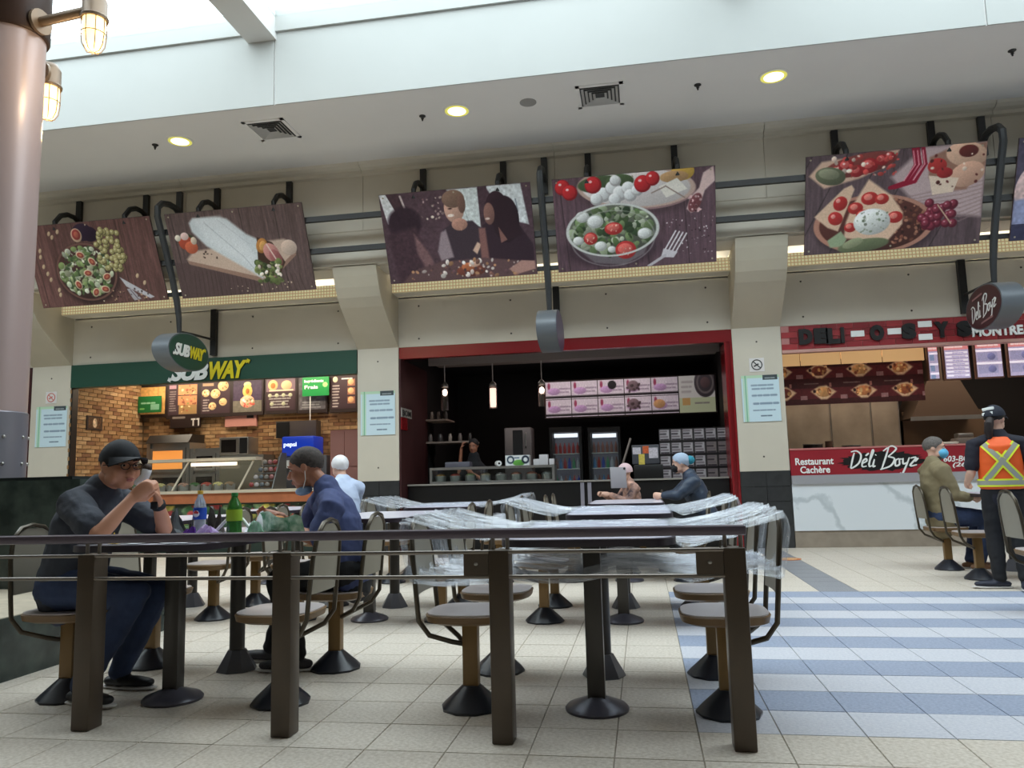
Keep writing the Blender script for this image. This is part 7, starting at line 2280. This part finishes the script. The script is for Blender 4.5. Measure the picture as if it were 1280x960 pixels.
for wd, m_, dz in ((0.036, M_LIME, 0.0), (0.02, M_TAPE, 0.002)):
    obj('vest_band', MB().tube(ring_at(0.1, 0.196 + dz), wd, seg=8, closed=True, flat=((0, 0, 1), 1.0)) if False else MB().grid(lambda u, v: (ring_at(0.1 + (v - 0.5) * 2 * wd, 0.197 + dz))[int(round(u * 30)) % 30], 30, 2, closed_u=True), m_, wv, world_co=True)
    for sg in (-1, 1):
        pts = [(sg * (-0.13 + 0.27 * k / 12), 0.46 - 0.34 * k / 12) for k in range(13)]
        a_ = back_path(pts, 0.2 + dz)
        mb = MB()
        for i, p in enumerate(a_):
            nrm = Vector((l * sg * 0.34 + Z * 0.27)).normalized() if True else Z
            mb.v += [tuple(p + nrm * wd), tuple(p - nrm * wd)]
        for i in range(len(a_) - 1):
            mb.f.append((2 * i, 2 * i + 1, 2 * i + 3, 2 * i + 2)); mb.m.append(0)
        obj('vest_strap', mb, m_, wv, world_co=True)
cc = cap(wv, MV, mat('cap_navy', (26, 30, 44), rough=.8), grow=1.06)
hair_shell(wv, MV, mat('hair_black', ()), front=80, back=118, grow=1.0)
tl = MB().tube([MV @ Vector(v) for v in ((-0.1, 0, 0.0), (-0.14, 0.0, -0.05), (-0.14, 0.01, -0.13), (-0.11, 0.01, -0.22))], [0.03, 0.04, 0.036, 0.014], seg=12, round_ends=True)
obj('ponytail', tl, mat('hair_dark', (40, 30, 28), rough=.7), wv, world_co=True)
hc = MV.translation
for k in range(2):
    dv = Vector((-0.80, -0.6, 0)).normalized()
    Mp = front(*(hc + dv * (0.088 + 0.008 * k) + Z * (0.098 - 0.045 * k)), yaw=math.atan2(dv.x, -dv.y) * 1.0)
    obj('cap_print', MB().cbox(-0.05, 0.05, -0.014, 0.014, -0.02, 0.012, 0.004, M=Mp @ Matrix.Rotation(0.12, 4, 'Z')), M_WHT, wv, world_co=True)
# ---- worker inside the dark stall
q = P(592, 556, 13.3)
f = Vector((-0.3, -0.95, 0)).normalized(); l = Vector((-f.y, f.x, 0))
hip = Vector((q.x, 13.35, 0.86)); hd = Vector((q.x, 13.3, q.z - 0.02))
J = dict(hip=hip, chest=hip + Z * 0.3, neck=hd - Z * 0.15, head=hd, fwd=f, yaw=math.atan2(f.y, f.x) + 0.2, pitch=0.25,
         shL=hip + Z * 0.42 + l * 0.18, elL=hip + Z * 0.24 + l * 0.22 + f * 0.1, wrL=hip + Z * 0.36 + l * 0.1 + f * 0.24, hdL=f * 0.5 + Z * 0.6 - l * .3, pnL=-l, curlL=0.8,
         shR=hip + Z * 0.42 - l * 0.18, elR=hip + Z * 0.25 - l * 0.3 + f * 0.05, wrR=hd + f * 0.02 - l * 0.24 - Z * 0.03, hdR=Z * 0.8 + l * 0.3, pnR=l * 0.7 + f * -0.4, curlR=0.8,
         knL=Vector((q.x, 13.35, 0.47)) + l * 0.1, anL=Vector((q.x, 13.38, 0.10)) + l * 0.1, tdL=f, knR=Vector((q.x, 13.35, 0.47)) - l * 0.1, anR=Vector((q.x, 13.38, 0.10)) - l * 0.1, tdR=f)
wb, MB_ = figure('worker bending behind the display case in the dark stall', J, M_SKIN2, M_BLACKC, M_BLACKC, M_SHOEB, sleeve=0.6, vox=0.014)
hair_shell(wb, MB_, mat('hair_black', ()), front=50, back=120, grow=1.03)

# bake the body surfaces so that the saved meshes are the final ones
dg = bpy.context.evaluated_depsgraph_get()
done = []
for o in PENDING:
    done.append((o, bpy.data.meshes.new_from_object(o.evaluated_get(dg))))
from mathutils import noise as mnoise
for o, me in done:
    kind_ = o.name.split('.')[0]
    if kind_ in ('shirt', 'tee_shirt', 'trousers', 'safety_vest'):   # folds in the cloth
        nv_ = len(me.vertices)
        amp = 0.008 if kind_ != 'safety_vest' else 0.004
        co = np.empty(nv_ * 3); me.vertices.foreach_get('co', co); co = co.reshape(-1, 3)
        nr = np.empty(nv_ * 3); me.vertices.foreach_get('normal', nr); nr = nr.reshape(-1, 3)
        dsp = np.array([mnoise.noise((p[0] * 9 + 4 * p[2], p[1] * 9 + 3 * p[2], p[2] * 13)) + 0.5 * mnoise.noise((p[0] * 20, p[1] * 20 + 6 * p[2], p[2] * 26)) for p in co])
        co = co + nr * ((dsp + 0.45) * amp)[:, None]
        me.vertices.foreach_set('co', co.ravel())
        me.update()
    old = o.data
    o.modifiers.clear()
    o.data = me
    me.name = o.name
    bpy.data.meshes.remove(old)
